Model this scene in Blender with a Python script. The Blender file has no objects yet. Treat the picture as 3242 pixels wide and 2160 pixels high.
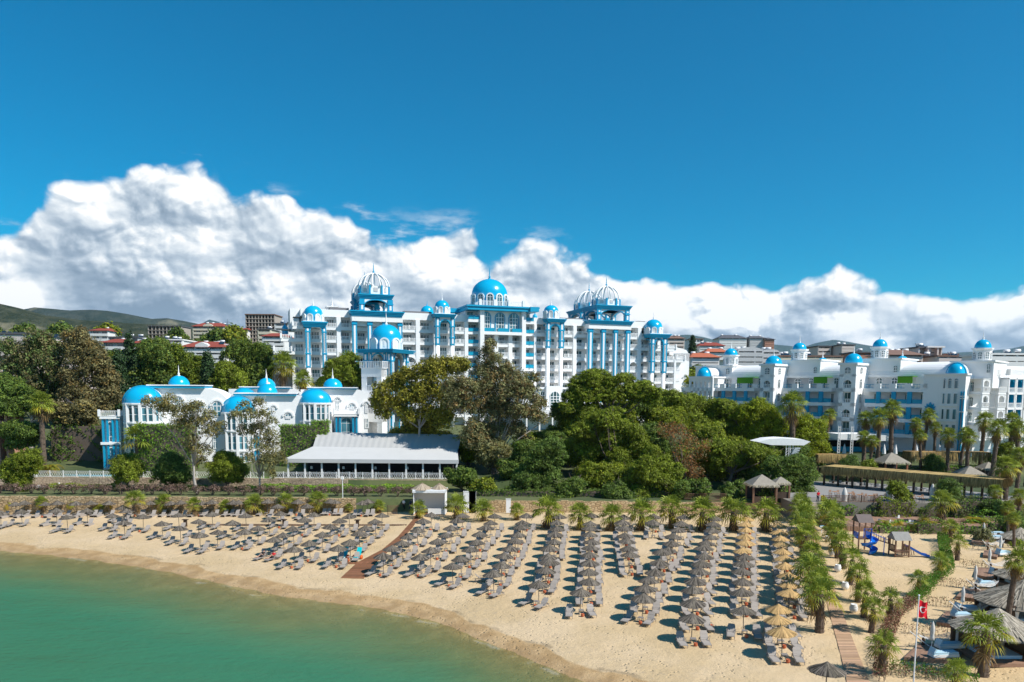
import bpy, math, random
import numpy as np
from mathutils import Vector, Matrix
R = math.radians
rnd = random.Random(7)
SC = bpy.context.scene
COL = SC.collection
# ------------------------------------------------------------------ camera
CAMH = 21.5; FPX = 2400.0; PCX = 1621.0; PCY = 1488.0; PITCH = R(6.0); ROLL = R(0.38)
_f = np.array([0, math.cos(PITCH), -math.sin(PITCH)]); _u0 = np.array([0, math.sin(PITCH), math.cos(PITCH)]); _r0 = np.array([1.0, 0, 0])
_r = _r0*math.cos(ROLL) + _u0*math.sin(ROLL); _u = _u0*math.cos(ROLL) - _r0*math.sin(ROLL)
cd = bpy.data.cameras.new('camera'); cam = bpy.data.objects.new('camera', cd); COL.objects.link(cam)
cd.sensor_width = 36; cd.lens = 36*FPX/3242; cd.shift_y = (PCY-1080)/3242; cd.clip_start = 1; cd.clip_end = 60000
M = Matrix(((_r[0], _u[0], -_f[0], 0), (_r[1], _u[1], -_f[1], 0), (_r[2], _u[2], -_f[2], CAMH), (0, 0, 0, 1)))
cam.matrix_world = M
SC.camera = cam
def ray(px, py):
    return _f*FPX + (px-PCX)*_r - (py-PCY)*_u
# ------------------------------------------------------------------ sun, exposure
SUN_EL = R(46); SUN_AZ = R(-27)          # azimuth measured from +X towards +Y
sd = bpy.data.lights.new('sun', 'SUN'); sun = bpy.data.objects.new('sun', sd); COL.objects.link(sun)
sd.energy = 4.4; sd.angle = R(0.5); sd.color = (1.0, 0.955, 0.88)
sv = Vector((math.cos(SUN_AZ)*math.cos(SUN_EL), math.sin(SUN_AZ)*math.cos(SUN_EL), math.sin(SUN_EL)))
sun.rotation_euler = sv.to_track_quat('Z', 'Y').to_euler(); sun.location = (60, -20, 90)
SC.view_settings.view_transform = 'Standard'; SC.view_settings.look = 'None'
SC.view_settings.exposure = 0.48; SC.view_settings.gamma = 1.0
# ------------------------------------------------------------------ node helpers
class NT:
    def __init__(s, nt): s.t = nt; s.n = nt.nodes; s.l = nt.links
    def node(s, typ, **kw):
        n = s.n.new(typ)
        for k, v in kw.items(): setattr(n, k, v)
        return n
    def put(s, sock, v):
        if isinstance(v, bpy.types.NodeSocket): s.l.new(v, sock)
        elif v is not None:
            if hasattr(sock, 'default_value'):
                try: sock.default_value = v
                except Exception: sock.default_value = tuple(v) + (1.0,)
    def m(s, op, a, b=None, c=None, clamp=False):
        n = s.node('ShaderNodeMath', operation=op, use_clamp=clamp)
        s.put(n.inputs[0], a); s.put(n.inputs[1], b); s.put(n.inputs[2], c)
        return n.outputs[0]
    def ss(s, x, lo, hi, a=0.0, b=1.0):
        n = s.node('ShaderNodeMapRange', interpolation_type='SMOOTHSTEP')
        s.put(n.inputs[0], x); s.put(n.inputs[1], lo); s.put(n.inputs[2], hi); s.put(n.inputs[3], a); s.put(n.inputs[4], b)
        return n.outputs[0]
    def lin(s, x, lo, hi, a=0.0, b=1.0):
        n = s.node('ShaderNodeMapRange')
        s.put(n.inputs[0], x); s.put(n.inputs[1], lo); s.put(n.inputs[2], hi); s.put(n.inputs[3], a); s.put(n.inputs[4], b)
        return n.outputs[0]
    def mix(s, f, a, b, typ='MIX'):
        n = s.node('ShaderNodeMix', data_type='RGBA', blend_type=typ)
        s.put(n.inputs[0], f)
        for sock, v in ((n.inputs[6], a), (n.inputs[7], b)):
            if isinstance(v, bpy.types.NodeSocket): s.l.new(v, sock)
            else: sock.default_value = tuple(v)[:3] + (1.0,)
        return n.outputs[2]
    def noise(s, vec, scale, detail=4, rough=0.5, dist=0.0, dim='3D'):
        n = s.node('ShaderNodeTexNoise', noise_dimensions=dim)
        if vec is not None: s.l.new(vec, n.inputs['Vector'])
        n.inputs['Scale'].default_value = scale; n.inputs['Detail'].default_value = detail
        n.inputs['Roughness'].default_value = rough; n.inputs['Distortion'].default_value = dist
        return n.outputs[0]
    def comb(s, x, y, z=0.0):
        n = s.node('ShaderNodeCombineXYZ'); s.put(n.inputs[0], x); s.put(n.inputs[1], y); s.put(n.inputs[2], z); return n.outputs[0]
    def sep(s, v):
        n = s.node('ShaderNodeSeparateXYZ'); s.l.new(v, n.inputs[0]); return n.outputs
    def mapping(s, v, sc=(1,1,1), loc=(0,0,0), rot=(0,0,0)):
        n = s.node('ShaderNodeMapping'); s.l.new(v, n.inputs[0]); n.inputs[1].default_value = loc; n.inputs[2].default_value = rot; n.inputs[3].default_value = sc
        return n.outputs[0]
# ------------------------------------------------------------------ world: sky with cumulus bank
w = bpy.data.worlds.new('World'); SC.world = w; w.use_nodes = True
t = NT(w.node_tree); t.n.clear()
sky = t.node('ShaderNodeTexSky', sky_type='NISHITA', sun_disc=False)
sky.sun_elevation = SUN_EL; sky.sun_rotation = math.pi/2 - SUN_AZ; sky.altitude = 0; sky.air_density = 1.0; sky.dust_density = 0.25; sky.ozone_density = 3.0
tc = t.node('ShaderNodeTexCoord'); dx, dy, dz = t.sep(tc.outputs['Generated'])
az = t.m('ARCTAN2', dx, dy); hyp = t.m('SQRT', t.m('ADD', t.m('MULTIPLY', dx, dx), t.m('MULTIPLY', dy, dy)))
el = t.m('ARCTAN2', dz, hyp)
bank = [(-82,738),(0,724),(82,704),(137,662),(275,614),(399,578),(482,574),(551,586),(661,562),(744,610),(854,662),(964,711),(1047,711),(1143,708),(1198,749),(1309,773),(1391,745),(1488,766),(1557,818),(1626,800),(1681,789),(1736,810),(1832,814),(1915,848),(1970,887),(2067,892),(2204,876),(2342,903),(2480,906),(2576,917),(2659,894),(2756,917),(2893,938),(2990,965),(3072,989),(3155,975),(3242,956)]
pts = []
for px, py in bank:
    d = ray(px, py + 6); pts.append((math.atan2(d[0], d[1]), math.atan2(d[2], math.hypot(d[0], d[1]))))
fc = t.node('ShaderNodeFloatCurve'); t.l.new(t.lin(az, -0.7, 0.7), fc.inputs[1])
cv = fc.mapping.curves[0]
P2 = [((a+0.7)/1.4, e/0.4) for a, e in pts]
cv.points[0].location = (0, 0.55); cv.points[1].location = (1, P2[-1][1])
for a, e in P2:
    if 0.01 < a < 0.99: cv.points.new(a, e)
fc.mapping.update()
vtop = t.m('MULTIPLY', fc.outputs[0], 0.4)
def billow(du, dv):
    v = t.comb(t.m('ADD', az, du), t.m('MULTIPLY', t.m('ADD', el, dv), 1.25), 0.0)
    wv = t.node('ShaderNodeTexNoise'); t.l.new(v, wv.inputs['Vector']); wv.inputs['Scale'].default_value = 16; wv.inputs['Detail'].default_value = 3
    ad = t.node('ShaderNodeVectorMath', operation='MULTIPLY_ADD'); t.l.new(wv.outputs['Color'], ad.inputs[0]); ad.inputs[1].default_value = (.045, .04, 0); t.l.new(v, ad.inputs[2])
    vo = t.node('ShaderNodeTexVoronoi', feature='SMOOTH_F1', voronoi_dimensions='2D'); t.l.new(ad.outputs[0], vo.inputs['Vector'])
    vo.inputs['Scale'].default_value = 8.5; vo.inputs['Detail'].default_value = 5.0; vo.inputs['Roughness'].default_value = 0.42; vo.inputs['Lacunarity'].default_value = 2.1; vo.inputs['Smoothness'].default_value = 0.12
    vo.normalize = True
    b = t.m('SUBTRACT', 1.0, vo.outputs['Distance'])
    n = t.noise(v, 6, 9, 0.62)
    return t.m('ADD', t.m('MULTIPLY', b, 1.0), t.m('MULTIPLY', n, 0.30))
b0 = billow(0.0, 0.0); b1 = billow(0.0035, 0.0050); b2 = billow(0.018, 0.028)
hgt = t.m('SUBTRACT', vtop, el)
dens = t.m('ADD', t.m('MULTIPLY', hgt, 9.0), t.m('MULTIPLY', t.m('SUBTRACT', b0, 0.78), 1.0))
mask = t.ss(dens, -0.01, 0.10)
# thin wisps above the bank
wv = t.comb(t.m('MULTIPLY', az, 5.0), t.m('MULTIPLY', el, 16.0), 3.3)
wn = t.noise(wv, 2.2, 8, 0.62)
wband = t.m('MULTIPLY', t.ss(t.m('SUBTRACT', el, vtop), 0.055, 0.0), t.ss(az, 0.35, -0.1))
wisp = t.m('MULTIPLY', t.ss(wn, 0.56, 0.74), t.m('MULTIPLY', wband, 0.5))
# light and shade inside the bank
near_lit = t.m('SUBTRACT', b0, b1); far_lit = t.m('SUBTRACT', b0, b2)
strat = t.noise(t.comb(t.m('MULTIPLY', az, 3.6), t.m('MULTIPLY', el, 13.0), 1.7), 2.2, 5, 0.5)
crisp = t.ss(t.noise(t.comb(t.m('MULTIPLY', az, 5.0), t.m('MULTIPLY', el, 9.0), 8.1), 1.6, 3, .5), .38, .58, .45, 1.15)
lit = t.m('ADD', t.m('MULTIPLY', t.m('MULTIPLY', near_lit, 5.2), crisp), t.m('MULTIPLY', far_lit, 1.5))
lit = t.m('ADD', lit, t.m('MULTIPLY', t.m('SUBTRACT', t.noise(t.comb(t.m('MULTIPLY', az, 4.0), t.m('MULTIPLY', el, 6.0), 5.5), 2.4, 3, .5), .5), .9))
lit = t.m('ADD', lit, t.m('MULTIPLY', t.m('SUBTRACT', b0, 0.8), 0.3))
rel = t.m('DIVIDE', el, t.m('MAXIMUM', vtop, 0.02))
lit = t.m('ADD', lit, t.lin(rel, 0.36, 0.95, 0.33, 0.95)); lit = t.m('ADD', lit, t.ss(rel, .42, .10, 0.0, .32))
lit = t.m('ADD', lit, t.m('MULTIPLY', t.m('SUBTRACT', strat, 0.5), t.ss(rel, 1.0, 0.55, 0.3, 1.7)))
lit = t.m('MAXIMUM', t.m('MINIMUM', lit, 1.0), 0.0)
ramp = t.node('ShaderNodeValToRGB'); t.l.new(lit, ramp.inputs[0])
cr = ramp.color_ramp; cr.elements[0].position = 0.0; cr.elements[0].color = (.19, .255, .33, 1); cr.elements[1].position = 1.0; cr.elements[1].color = (.86, .86, .85, 1)
for p, c in ((.30, (.27, .34, .42, 1)), (.55, (.41, .48, .55, 1)), (.78, (.61, .66, .70, 1))):
    e_ = cr.elements.new(p); e_.color = c
skyc = t.node('ShaderNodeHueSaturation'); t.l.new(sky.outputs[0], skyc.inputs['Color']); skyc.inputs['Saturation'].default_value = 2.6; skyc.inputs['Value'].default_value = .86; skyc.inputs['Hue'].default_value = 0.487
bg1 = t.node('ShaderNodeBackground'); t.l.new(skyc.outputs[0], bg1.inputs[0]); bg1.inputs[1].default_value = 0.098
bg2 = t.node('ShaderNodeBackground'); t.l.new(ramp.outputs[0], bg2.inputs[0]); bg2.inputs[1].default_value = 0.97
mxs = t.node('ShaderNodeMixShader'); t.l.new(t.m('MAXIMUM', mask, wisp), mxs.inputs[0]); t.l.new(bg1.outputs[0], mxs.inputs[1]); t.l.new(bg2.outputs[0], mxs.inputs[2])
wo = t.node('ShaderNodeOutputWorld'); t.l.new(mxs.outputs[0], wo.inputs[0])
# ------------------------------------------------------------------ materials
MATS = {}
def mat(name, col, rough=0.7, var=0.12, vscale=2.0, bump=0.0, bscale=8.0, spec=0.3, attr=None, metal=0.0, coords='Object', stain=0.0):
    if name in MATS: return MATS[name]
    m_ = bpy.data.materials.new(name); m_.use_nodes = True; t = NT(m_.node_tree); b = t.n['Principled BSDF']
    b.inputs['Roughness'].default_value = rough; b.inputs['Specular IOR Level'].default_value = spec; b.inputs['Metallic'].default_value = metal
    tc = t.node('ShaderNodeTexCoord').outputs[coords]
    c = t.mix(t.noise(tc, vscale, 4, .6), tuple(x*(1-var) for x in col), tuple(min(1, x*(1+var)) for x in col))
    if attr:
        a = t.node('ShaderNodeAttribute', attribute_name=attr); c = t.mix(1.0, c, a.outputs['Color'], 'MULTIPLY')
    if stain:
        sn = t.noise(t.mapping(tc, (1.6, 1.6, .12)), 1.0, 5, .7)
        c = t.mix(t.m('MULTIPLY', t.ss(sn, .5, .75), stain), c, tuple(x*.55 for x in col))
    t.put(b.inputs['Base Color'], c)
    if bump:
        bn = t.node('ShaderNodeBump'); bn.inputs['Strength'].default_value = bump; t.l.new(t.noise(tc, bscale, 5, .6), bn.inputs['Height']); t.l.new(bn.outputs[0], b.inputs['Normal'])
    MATS[name] = m_; return m_
def leafmat(name, col, trans=0.35, rough=0.55):
    if name in MATS: return MATS[name]
    m_ = bpy.data.materials.new(name); m_.use_nodes = True; t = NT(m_.node_tree); b = t.n['Principled BSDF']
    a = t.node('ShaderNodeAttribute', attribute_name='tint')
    c = t.mix(1.0, col, a.outputs['Color'], 'MULTIPLY')
    t.put(b.inputs['Base Color'], c); b.inputs['Roughness'].default_value = rough; b.inputs['Specular IOR Level'].default_value = 0.25
    tr = t.node('ShaderNodeBsdfTranslucent'); t.l.new(c, tr.inputs[0])
    mx = t.node('ShaderNodeMixShader'); mx.inputs[0].default_value = trans
    t.l.new(b.outputs[0], mx.inputs[1]); t.l.new(tr.outputs[0], mx.inputs[2]); t.l.new(mx.outputs[0], t.n['Material Output'].inputs[0])
    MATS[name] = m_; return m_
WHITE = mat('white_render', (.80, .80, .79), .75, .03, .6, stain=.12)
WTRIM = mat('white_trim', (.79, .79, .78), .7, .03, 1.0)
GREYW = mat('recess_shade_render', (.50, .50, .50), .8, .06, .8)  # darker copy of the white render, recess shade painted into its tone
BLUE = mat('blue_trim', (.004, .30, .50), .45, .10, .5)
BLUED = mat('blue_dome', (.004, .38, .64), .22, .10, .35, spec=.6, stain=.15)
BLUERAIL = mat('blue_rail', (.008, .30, .46), .35, .1, 1.0)
def glassmat(name, col, rough=.08):
    if name in MATS: return MATS[name]
    m_ = bpy.data.materials.new(name); m_.use_nodes = True; t = NT(m_.node_tree); b = t.n['Principled BSDF']
    tc = t.node('ShaderNodeTexCoord').outputs['Object']
    t.put(b.inputs['Base Color'], t.mix(t.ss(t.noise(t.mapping(tc, (1.3, 1, .15)), 1.0, 3), .42, .62), col, tuple(min(1, c*3+.03) for c in col)))
    b.inputs['Roughness'].default_value = rough; b.inputs['Specular IOR Level'].default_value = .8
    MATS[name] = m_; return m_
GLASS = glassmat('window_glass', (.02, .05, .055))
GLASSB = glassmat('window_glass_blue', (.02, .07, .09))
WOODD = mat('dark_wood', (.07, .045, .03), .7, .3, 3.0)
WOODB = mat('brown_wood', (.20, .11, .07), .7, .25, 3.0, bump=.2)
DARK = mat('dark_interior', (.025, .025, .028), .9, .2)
# ------------------------------------------------------------------ mesh builder
class MB:
    def __init__(s): s.v = []; s.f = []; s.c = []; s.xf = None; s.mi = []; s.cur = 0; s.col = None
    def add(s, vs, fs):
        o = len(s.v)
        if s.xf is not None: vs = [tuple(s.xf @ Vector(p)) for p in vs]
        s.v.extend(vs); s.f.extend([tuple(i+o for i in f) for f in fs]); s.mi.extend([s.cur]*len(fs))
        if s.col is not None or s.c:
            while len(s.c) < o: s.c.append((1, 1, 1))
            s.c.extend([s.col or (1, 1, 1)]*len(vs))
        return s
    def box(s, x0, x1, y0, y1, z0, z1):
        return s.add([(x0,y0,z0),(x1,y0,z0),(x1,y1,z0),(x0,y1,z0),(x0,y0,z1),(x1,y0,z1),(x1,y1,z1),(x0,y1,z1)],
                     [(0,3,2,1),(4,5,6,7),(0,1,5,4),(1,2,6,5),(2,3,7,6),(3,0,4,7)])
    def cb(s, c, d):
        return s.box(c[0]-d[0]/2, c[0]+d[0]/2, c[1]-d[1]/2, c[1]+d[1]/2, c[2]-d[2]/2, c[2]+d[2]/2)
    def quad(s, a, b, c, d): return s.add([a, b, c, d], [(0, 1, 2, 3)])
    def poly(s, pts): return s.add(list(pts), [tuple(range(len(pts)))])
    def tube(s, path, rad, n=8, cap=True):
        P = [Vector(p) for p in path]; rr = rad if isinstance(rad, (list, tuple)) else [rad]*len(P)
        vs = []; fs = []; prev = None
        for i, p in enumerate(P):
            tg = (P[min(i+1, len(P)-1)] - P[max(i-1, 0)])
            tg = tg.normalized() if tg.length > 1e-9 else Vector((0, 0, 1))
            a = Vector((0, 0, 1)) if abs(tg.z) < .9 else Vector((1, 0, 0))
            if prev is not None and abs(prev.dot(tg)) < .95: a = prev
            x = (a - tg*a.dot(tg)).normalized(); y = tg.cross(x); prev = x
            for k in range(n):
                q = p + (x*math.cos(2*math.pi*k/n) + y*math.sin(2*math.pi*k/n))*rr[i]; vs.append(tuple(q))
        for i in range(len(P)-1):
            for k in range(n): fs.append((i*n+k, i*n+(k+1) % n, (i+1)*n+(k+1) % n, (i+1)*n+k))
        if cap: fs.append(tuple(range(n))[::-1]); fs.append(tuple(range((len(P)-1)*n, len(P)*n)))
        return s.add(vs, fs)
    def lathe(s, c, prof, n=24, a0=0.0, a1=2*math.pi, sx=1.0, sy=1.0, ph=0.0):
        full = abs(a1-a0-2*math.pi) < 1e-6; m = n if full else n+1; vs = []; fs = []
        for r, z in prof:
            for k in range(m):
                a = a0 + (a1-a0)*k/n + ph; vs.append((c[0]+r*math.cos(a)*sx, c[1]+r*math.sin(a)*sy, c[2]+z))
        for i in range(len(prof)-1):
            for k in range(n):
                k2 = (k+1) % m; fs.append((i*m+k, i*m+k2, (i+1)*m+k2, (i+1)*m+k))
        return s.add(vs, fs)
    def prism(s, pts, y0, y1):      # pts = (x, z) outline extruded in y
        n = len(pts); vs = [(x, y0, z) for x, z in pts] + [(x, y1, z) for x, z in pts]
        return s.add(vs, [tuple(range(n)), tuple(range(2*n-1, n-1, -1))] + [(i+n, (i+1) % n + n, (i+1) % n, i) for i in range(n)])
    def slab(s, pts, z0, z1):       # pts = (x, y) outline extruded in z
        n = len(pts); vs = [(x, y, z0) for x, y in pts] + [(x, y, z1) for x, y in pts]
        return s.add(vs, [tuple(range(n))[::-1], tuple(range(n, 2*n))] + [(i, (i+1) % n, (i+1) % n + n, i+n) for i in range(n)])
    def arch_fill(s, x0, x1, zs, zt, y0, y1, n=10):   # wall above an arched opening: springing zs, top zt
        r = (x1-x0)/2; cx = (x0+x1)/2; h = min(r, zt-zs-.05); pts = [(cx-r*math.cos(math.pi*k/n), zs+h*math.sin(math.pi*k/n)) for k in range(n+1)]
        for (ax, az_), (bx, bz) in zip(pts[:-1], pts[1:]): s.prism([(ax, az_), (bx, bz), (bx, zt), (ax, zt)], y0, y1)
        return s
    def arch_band(s, x0, x1, zs, wd, y0, y1, n=12, h=None):
        r = (x1-x0)/2; cx = (x0+x1)/2; h = h or r
        A = [(cx-r*math.cos(math.pi*k/n), zs+h*math.sin(math.pi*k/n)) for k in range(n+1)]
        B = [(cx-(r+wd)*math.cos(math.pi*k/n), zs+(h+wd)*math.sin(math.pi*k/n)) for k in range(n+1)]
        for k in range(n): s.prism([A[k], A[k+1], B[k+1], B[k]], y0, y1)
        return s
    def build(s, name, mats, parent=None, loc=None, smooth=False):
        me = bpy.data.meshes.new(name); me.from_pydata(s.v, [], s.f); me.update()
        if not isinstance(mats, (list, tuple)): mats = [mats]
        for m_ in mats: me.materials.append(m_)
        if len(mats) > 1: me.polygons.foreach_set('material_index', s.mi)
        if smooth:
            me.polygons.foreach_set('use_smooth', [True]*len(me.polygons))
        if s.c:
            while len(s.c) < len(s.v): s.c.append((1, 1, 1))
            a = me.attributes.new('tint', 'FLOAT_COLOR', 'POINT'); a.data.foreach_set('color', [x for c in s.c for x in (*c, 1.0)])
        o = bpy.data.objects.new(name, me); COL.objects.link(o)
        if parent is not None: o.parent = parent
        if loc is not None: o.location = loc
        return o
def npmesh(name, V, F, mats, tint=None, parent=None, smooth=False, loc=None):
    V = np.asarray(V, dtype=np.float32); F = np.asarray(F, dtype=np.int32); k = F.shape[1]
    me = bpy.data.meshes.new(name); me.vertices.add(len(V)); me.vertices.foreach_set('co', V.ravel())
    me.loops.add(F.size); me.loops.foreach_set('vertex_index', F.ravel())
    me.polygons.add(len(F)); me.polygons.foreach_set('loop_start', np.arange(0, F.size, k, dtype=np.int32)); me.polygons.foreach_set('loop_total', np.full(len(F), k, dtype=np.int32))
    if smooth: me.polygons.foreach_set('use_smooth', np.ones(len(F), dtype=bool))
    me.update(calc_edges=True)
    if tint is not None:
        a = me.attributes.new('tint', 'FLOAT_COLOR', 'POINT'); T = np.ones((len(V), 4), np.float32); T[:, :3] = tint; a.data.foreach_set('color', T.ravel())
    for m_ in (mats if isinstance(mats, (list, tuple)) else [mats]): me.materials.append(m_)
    o = bpy.data.objects.new(name, me); COL.objects.link(o)
    if parent is not None: o.parent = parent
    if loc is not None: o.location = loc
    return o
def tag(o, label=None, cat=None, group=None, kind=None):
    if label: o['label'] = label
    if cat: o['category'] = cat
    if group: o['group'] = group
    if kind: o['kind'] = kind
    return o
def thing(name, label, cat, loc=(0, 0, 0), rz=0.0, group=None):
    o = bpy.data.objects.new(name, None); COL.objects.link(o); o.location = loc; o.rotation_euler = (0, 0, rz); o.empty_display_size = .3
    return tag(o, label, cat, group)
CH = {}
def dup(root, loc=None, rz=0.0, sc=1.0, label=None, group=None):
    r = root.copy(); COL.objects.link(r)
    if loc is not None: r.location = loc
    r.rotation_euler = (0, 0, rz); r.scale = (sc, sc, sc) if not isinstance(sc, tuple) else sc
    if label: r['label'] = label
    if group: r['group'] = group
    if root.name not in CH: CH[root.name] = [(ch, list(ch.children)) for ch in root.children]
    for ch, gs in CH[root.name]:
        c = ch.copy(); COL.objects.link(c); c.parent = r
        for g_ in gs:
            g2 = g_.copy(); COL.objects.link(g2); g2.parent = c
    return r
ORD = ['zeroth','first','second','third','fourth','fifth','sixth','seventh','eighth','ninth','tenth','eleventh','twelfth','thirteenth','fourteenth','fifteenth','sixteenth','seventeenth','eighteenth','nineteenth','twentieth','twenty-first','twenty-second','twenty-third','twenty-fourth']
# ------------------------------------------------------------------ shoreline and ground height
_W = []
for px, py in [(-900,1640),(-400,1690),(0,1744),(285,1771),(535,1812),(840,1876),(950,1896),(1200,1926),(1414,1975),(1515,2022),(1722,2104),(1833,2156)]:
    d = ray(px, py); k = -CAMH/d[2]; _W.append((d[0]*k, d[1]*k))
_W += [(20, 42), (40, 30), (200, -60)]
_W = np.array([(-600, 330)] + _W)
def shore_s(X, Y): return (np.asarray(Y) - np.interp(X, _W[:, 0], _W[:, 1]))*0.85
def sstep(x, a, b):
    q = np.clip((np.asarray(x, float)-a)/(b-a), 0, 1); return q*q*(3-2*q)
WALLY = 122.5
def gz(X, Y):
    X = np.asarray(X, float); Y = np.asarray(Y, float)
    s = shore_s(X, Y)
    beach = np.where(s > 0, 0.35*(1-np.exp(-s/2.0)) + 0.030*np.minimum(s, 45), 0.11*s)
    beach = np.maximum(beach, -5)
    up = np.interp(Y, [WALLY, WALLY+.3, 137.5, 137.8, 150, 165, 200, 300, 600, 1500, 5000], [2, 3.6, 3.65, 4.9, 5.5, 8.2, 11, 19, 42, 90, 160])
    up2 = np.interp(Y, [WALLY, 145, 165, 200, 300, 600, 1500, 5000], [4.3, 4.3, 8.2, 11, 19, 42, 90, 160]); f = sstep(X, 40, 44)
    return np.where(Y > WALLY, up*(1-f) + up2*f, beach)
def G(px, py, dz=0.0):
    d = ray(px, py); z = 1.0
    for _ in range(12):
        k = (z + dz - CAMH)/d[2]; x, y = d[0]*k, d[1]*k; z = .5*z + .5*float(gz(x, y))
    k = (z + dz - CAMH)/d[2]
    return (d[0]*k, d[1]*k, z)
def PZ(px, py, z):
    d = ray(px, py); k = (z-CAMH)/d[2]; return (d[0]*k, d[1]*k, z)
def PD(px, py, Y):
    d = ray(px, py); k = Y/d[1]; return (d[0]*k, Y, CAMH+d[2]*k)
def proj(p):
    q = np.array(p, float) - np.array([0, 0, CAMH]); zc = q @ _f
    return (PCX + FPX*(q @ _r)/zc, PCY - FPX*(q @ _u)/zc)
# ================================================================== ground, sand, sea
def gridmesh(xs, ys, fz):
    X, Y = np.meshgrid(xs, ys); Z = fz(X, Y); V = np.stack([X.ravel(), Y.ravel(), Z.ravel()], 1)
    nx, ny = len(xs), len(ys); i = np.arange(nx-1)[None, :] + (np.arange(ny-1)*nx)[:, None]; i = i.ravel()
    return V, np.stack([i, i+1, i+1+nx, i+nx], 1)
def fattr(o, name, vals):
    a = o.data.attributes.new(name, 'FLOAT', 'POINT'); a.data.foreach_set('value', np.asarray(vals, np.float32).ravel())
nrg = np.random.default_rng(5)
def _bumpy(X, Y):
    return 0.035*np.sin(X*1.7+1.3*np.sin(Y*.9))*np.sin(Y*1.9+X*.4) + .03*np.sin(X*.63+2)*np.sin(Y*.71)
sx = np.concatenate([np.linspace(-600, -125, 20), np.arange(-120, 100, .8), np.linspace(105, 300, 12)])
sy = np.concatenate([np.linspace(-80, 28, 14), np.arange(30, WALLY+.05, .8), [WALLY+.2]])
V, F = gridmesh(sx, sy, lambda X, Y: gz(X, np.minimum(Y, WALLY-.01)) + _bumpy(X, Y)*(shore_s(X, Y) > -1))
sand = npmesh('sand_beach', V, F, [], smooth=True); tag(sand, kind='structure'); fattr(sand, 'shore', shore_s(V[:, 0], V[:, 1]))
m_ = bpy.data.materials.new('sand'); m_.use_nodes = True; t = NT(m_.node_tree); b = t.n['Principled BSDF']
oc = t.node('ShaderNodeTexCoord').outputs['Object']; sh = t.node('ShaderNodeAttribute', attribute_name='shore').outputs['Fac']
ed = t.m('ADD', sh, t.m('MULTIPLY', t.m('SUBTRACT', t.noise(oc, .2, 4, .5), .5), 3.4))
big = t.noise(oc, .12, 5, .6); fine = t.noise(oc, 2.6, 6, .75)
dry = t.mix(t.ss(big, .35, .65), (.53, .39, .22), (.61, .46, .285))
dry = t.mix(t.m('MULTIPLY', t.ss(fine, .42, .25), .55), dry, (.45, .33, .20))
gr = t.noise(oc, 14, 3, .8); dry = t.mix(t.m('MULTIPLY', t.ss(gr, .6, .72), .35), dry, (.36, .27, .17))
fp = t.node('ShaderNodeTexVoronoi'); t.l.new(oc, fp.inputs['Vector']); fp.inputs['Scale'].default_value = 2.1; fpm = t.m('MULTIPLY', t.ss(fp.outputs['Distance'], .30, .12), t.ss(t.noise(oc, .25, 3, .5), .42, .58))
# shells and gravel band near the water, dark seaweed line at the high-water edge
speck = t.m('MULTIPLY', t.ss(t.noise(oc, 3.0, 5, .8), .52, .66), t.m('MULTIPLY', t.ss(sh, 1.5, 3.5), t.ss(sh, 11, 6)))
dry = t.mix(t.m('MULTIPLY', speck, .55), dry, (.34, .27, .20))
wet = t.mix(t.ss(t.noise(oc, .5, 5, .6), .4, .65), (.38, .245, .115), (.50, .34, .175))
wl = t.m('MULTIPLY', t.m('MULTIPLY', t.ss(ed, 2.35, 2.75), t.ss(ed, 3.3, 2.8)), t.ss(t.noise(oc, .35, 4, .6), .5, .6))
c = t.mix(t.ss(ed, 2.3, 2.75), wet, dry); c = t.mix(t.m('MULTIPLY', wl, .45), c, (.09, .06, .035))
sxx, syy, szz = t.sep(oc)
# trodden damp ground right of the boardwalk
t.put(b.inputs['Base Color'], t.mix(t.m('MULTIPLY', t.ss(sxx, 24, 30), .35), c, (.62, .44, .24)))
t.put(b.inputs['Roughness'], t.ss(ed, .5, 2.4, .35, .95)); b.inputs['Specular IOR Level'].default_value = .25
bn = t.node('ShaderNodeBump'); bn.inputs['Strength'].default_value = .75; bn.inputs['Distance'].default_value = .14
t.l.new(t.m('ADD', t.m('MULTIPLY', fpm, -.9), t.m('ADD', t.m('MULTIPLY', fine, 1.0), t.m('MULTIPLY', t.noise(oc, .9, 3, .5), 1.3))), bn.inputs['Height']); t.l.new(bn.outputs[0], b.inputs['Normal'])
sand.data.materials.append(m_)
# inland ground
gx = np.concatenate([np.linspace(-5000, -400, 24), np.linspace(-380, 380, 96), np.linspace(400, 5000, 24)])
gy = np.concatenate([[WALLY+.1, WALLY+.4], np.linspace(124, 137.5, 6), [137.8], np.linspace(139, 210, 36), np.linspace(220, 640, 30), np.linspace(700, 5000, 24)])
def gfull(X, Y):
    z = gz(X, Y); f = sstep(Y, 230, 900); z = np.where(Y < WALLY+.2, -1.0, z)
    return z + f*(14*np.sin(X*.006+1)*np.sin(Y*.005) + 8*np.sin(X*.017+Y*.01)) - 26*f*sstep(X, 60, 500)
V, F = gridmesh(gx, gy, gfull); ground = npmesh('ground', V, F, [], smooth=True); tag(ground, kind='structure')
m_ = bpy.data.materials.new('scrub_ground'); m_.use_nodes = True; t = NT(m_.node_tree); b = t.n['Principled BSDF']
oc = t.node('ShaderNodeTexCoord').outputs['Object']; b.inputs['Roughness'].default_value = .95
c = t.mix(t.ss(t.noise(oc, .05, 6, .65), .4, .6), (.045, .07, .02), (.10, .115, .04))
t.put(b.inputs['Base Color'], t.mix(t.m('MULTIPLY', t.ss(t.noise(oc, 1.3, 6, .7), .5, .7), .6), c, (.03, .05, .015)))
ground.data.materials.append(m_)
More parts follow.
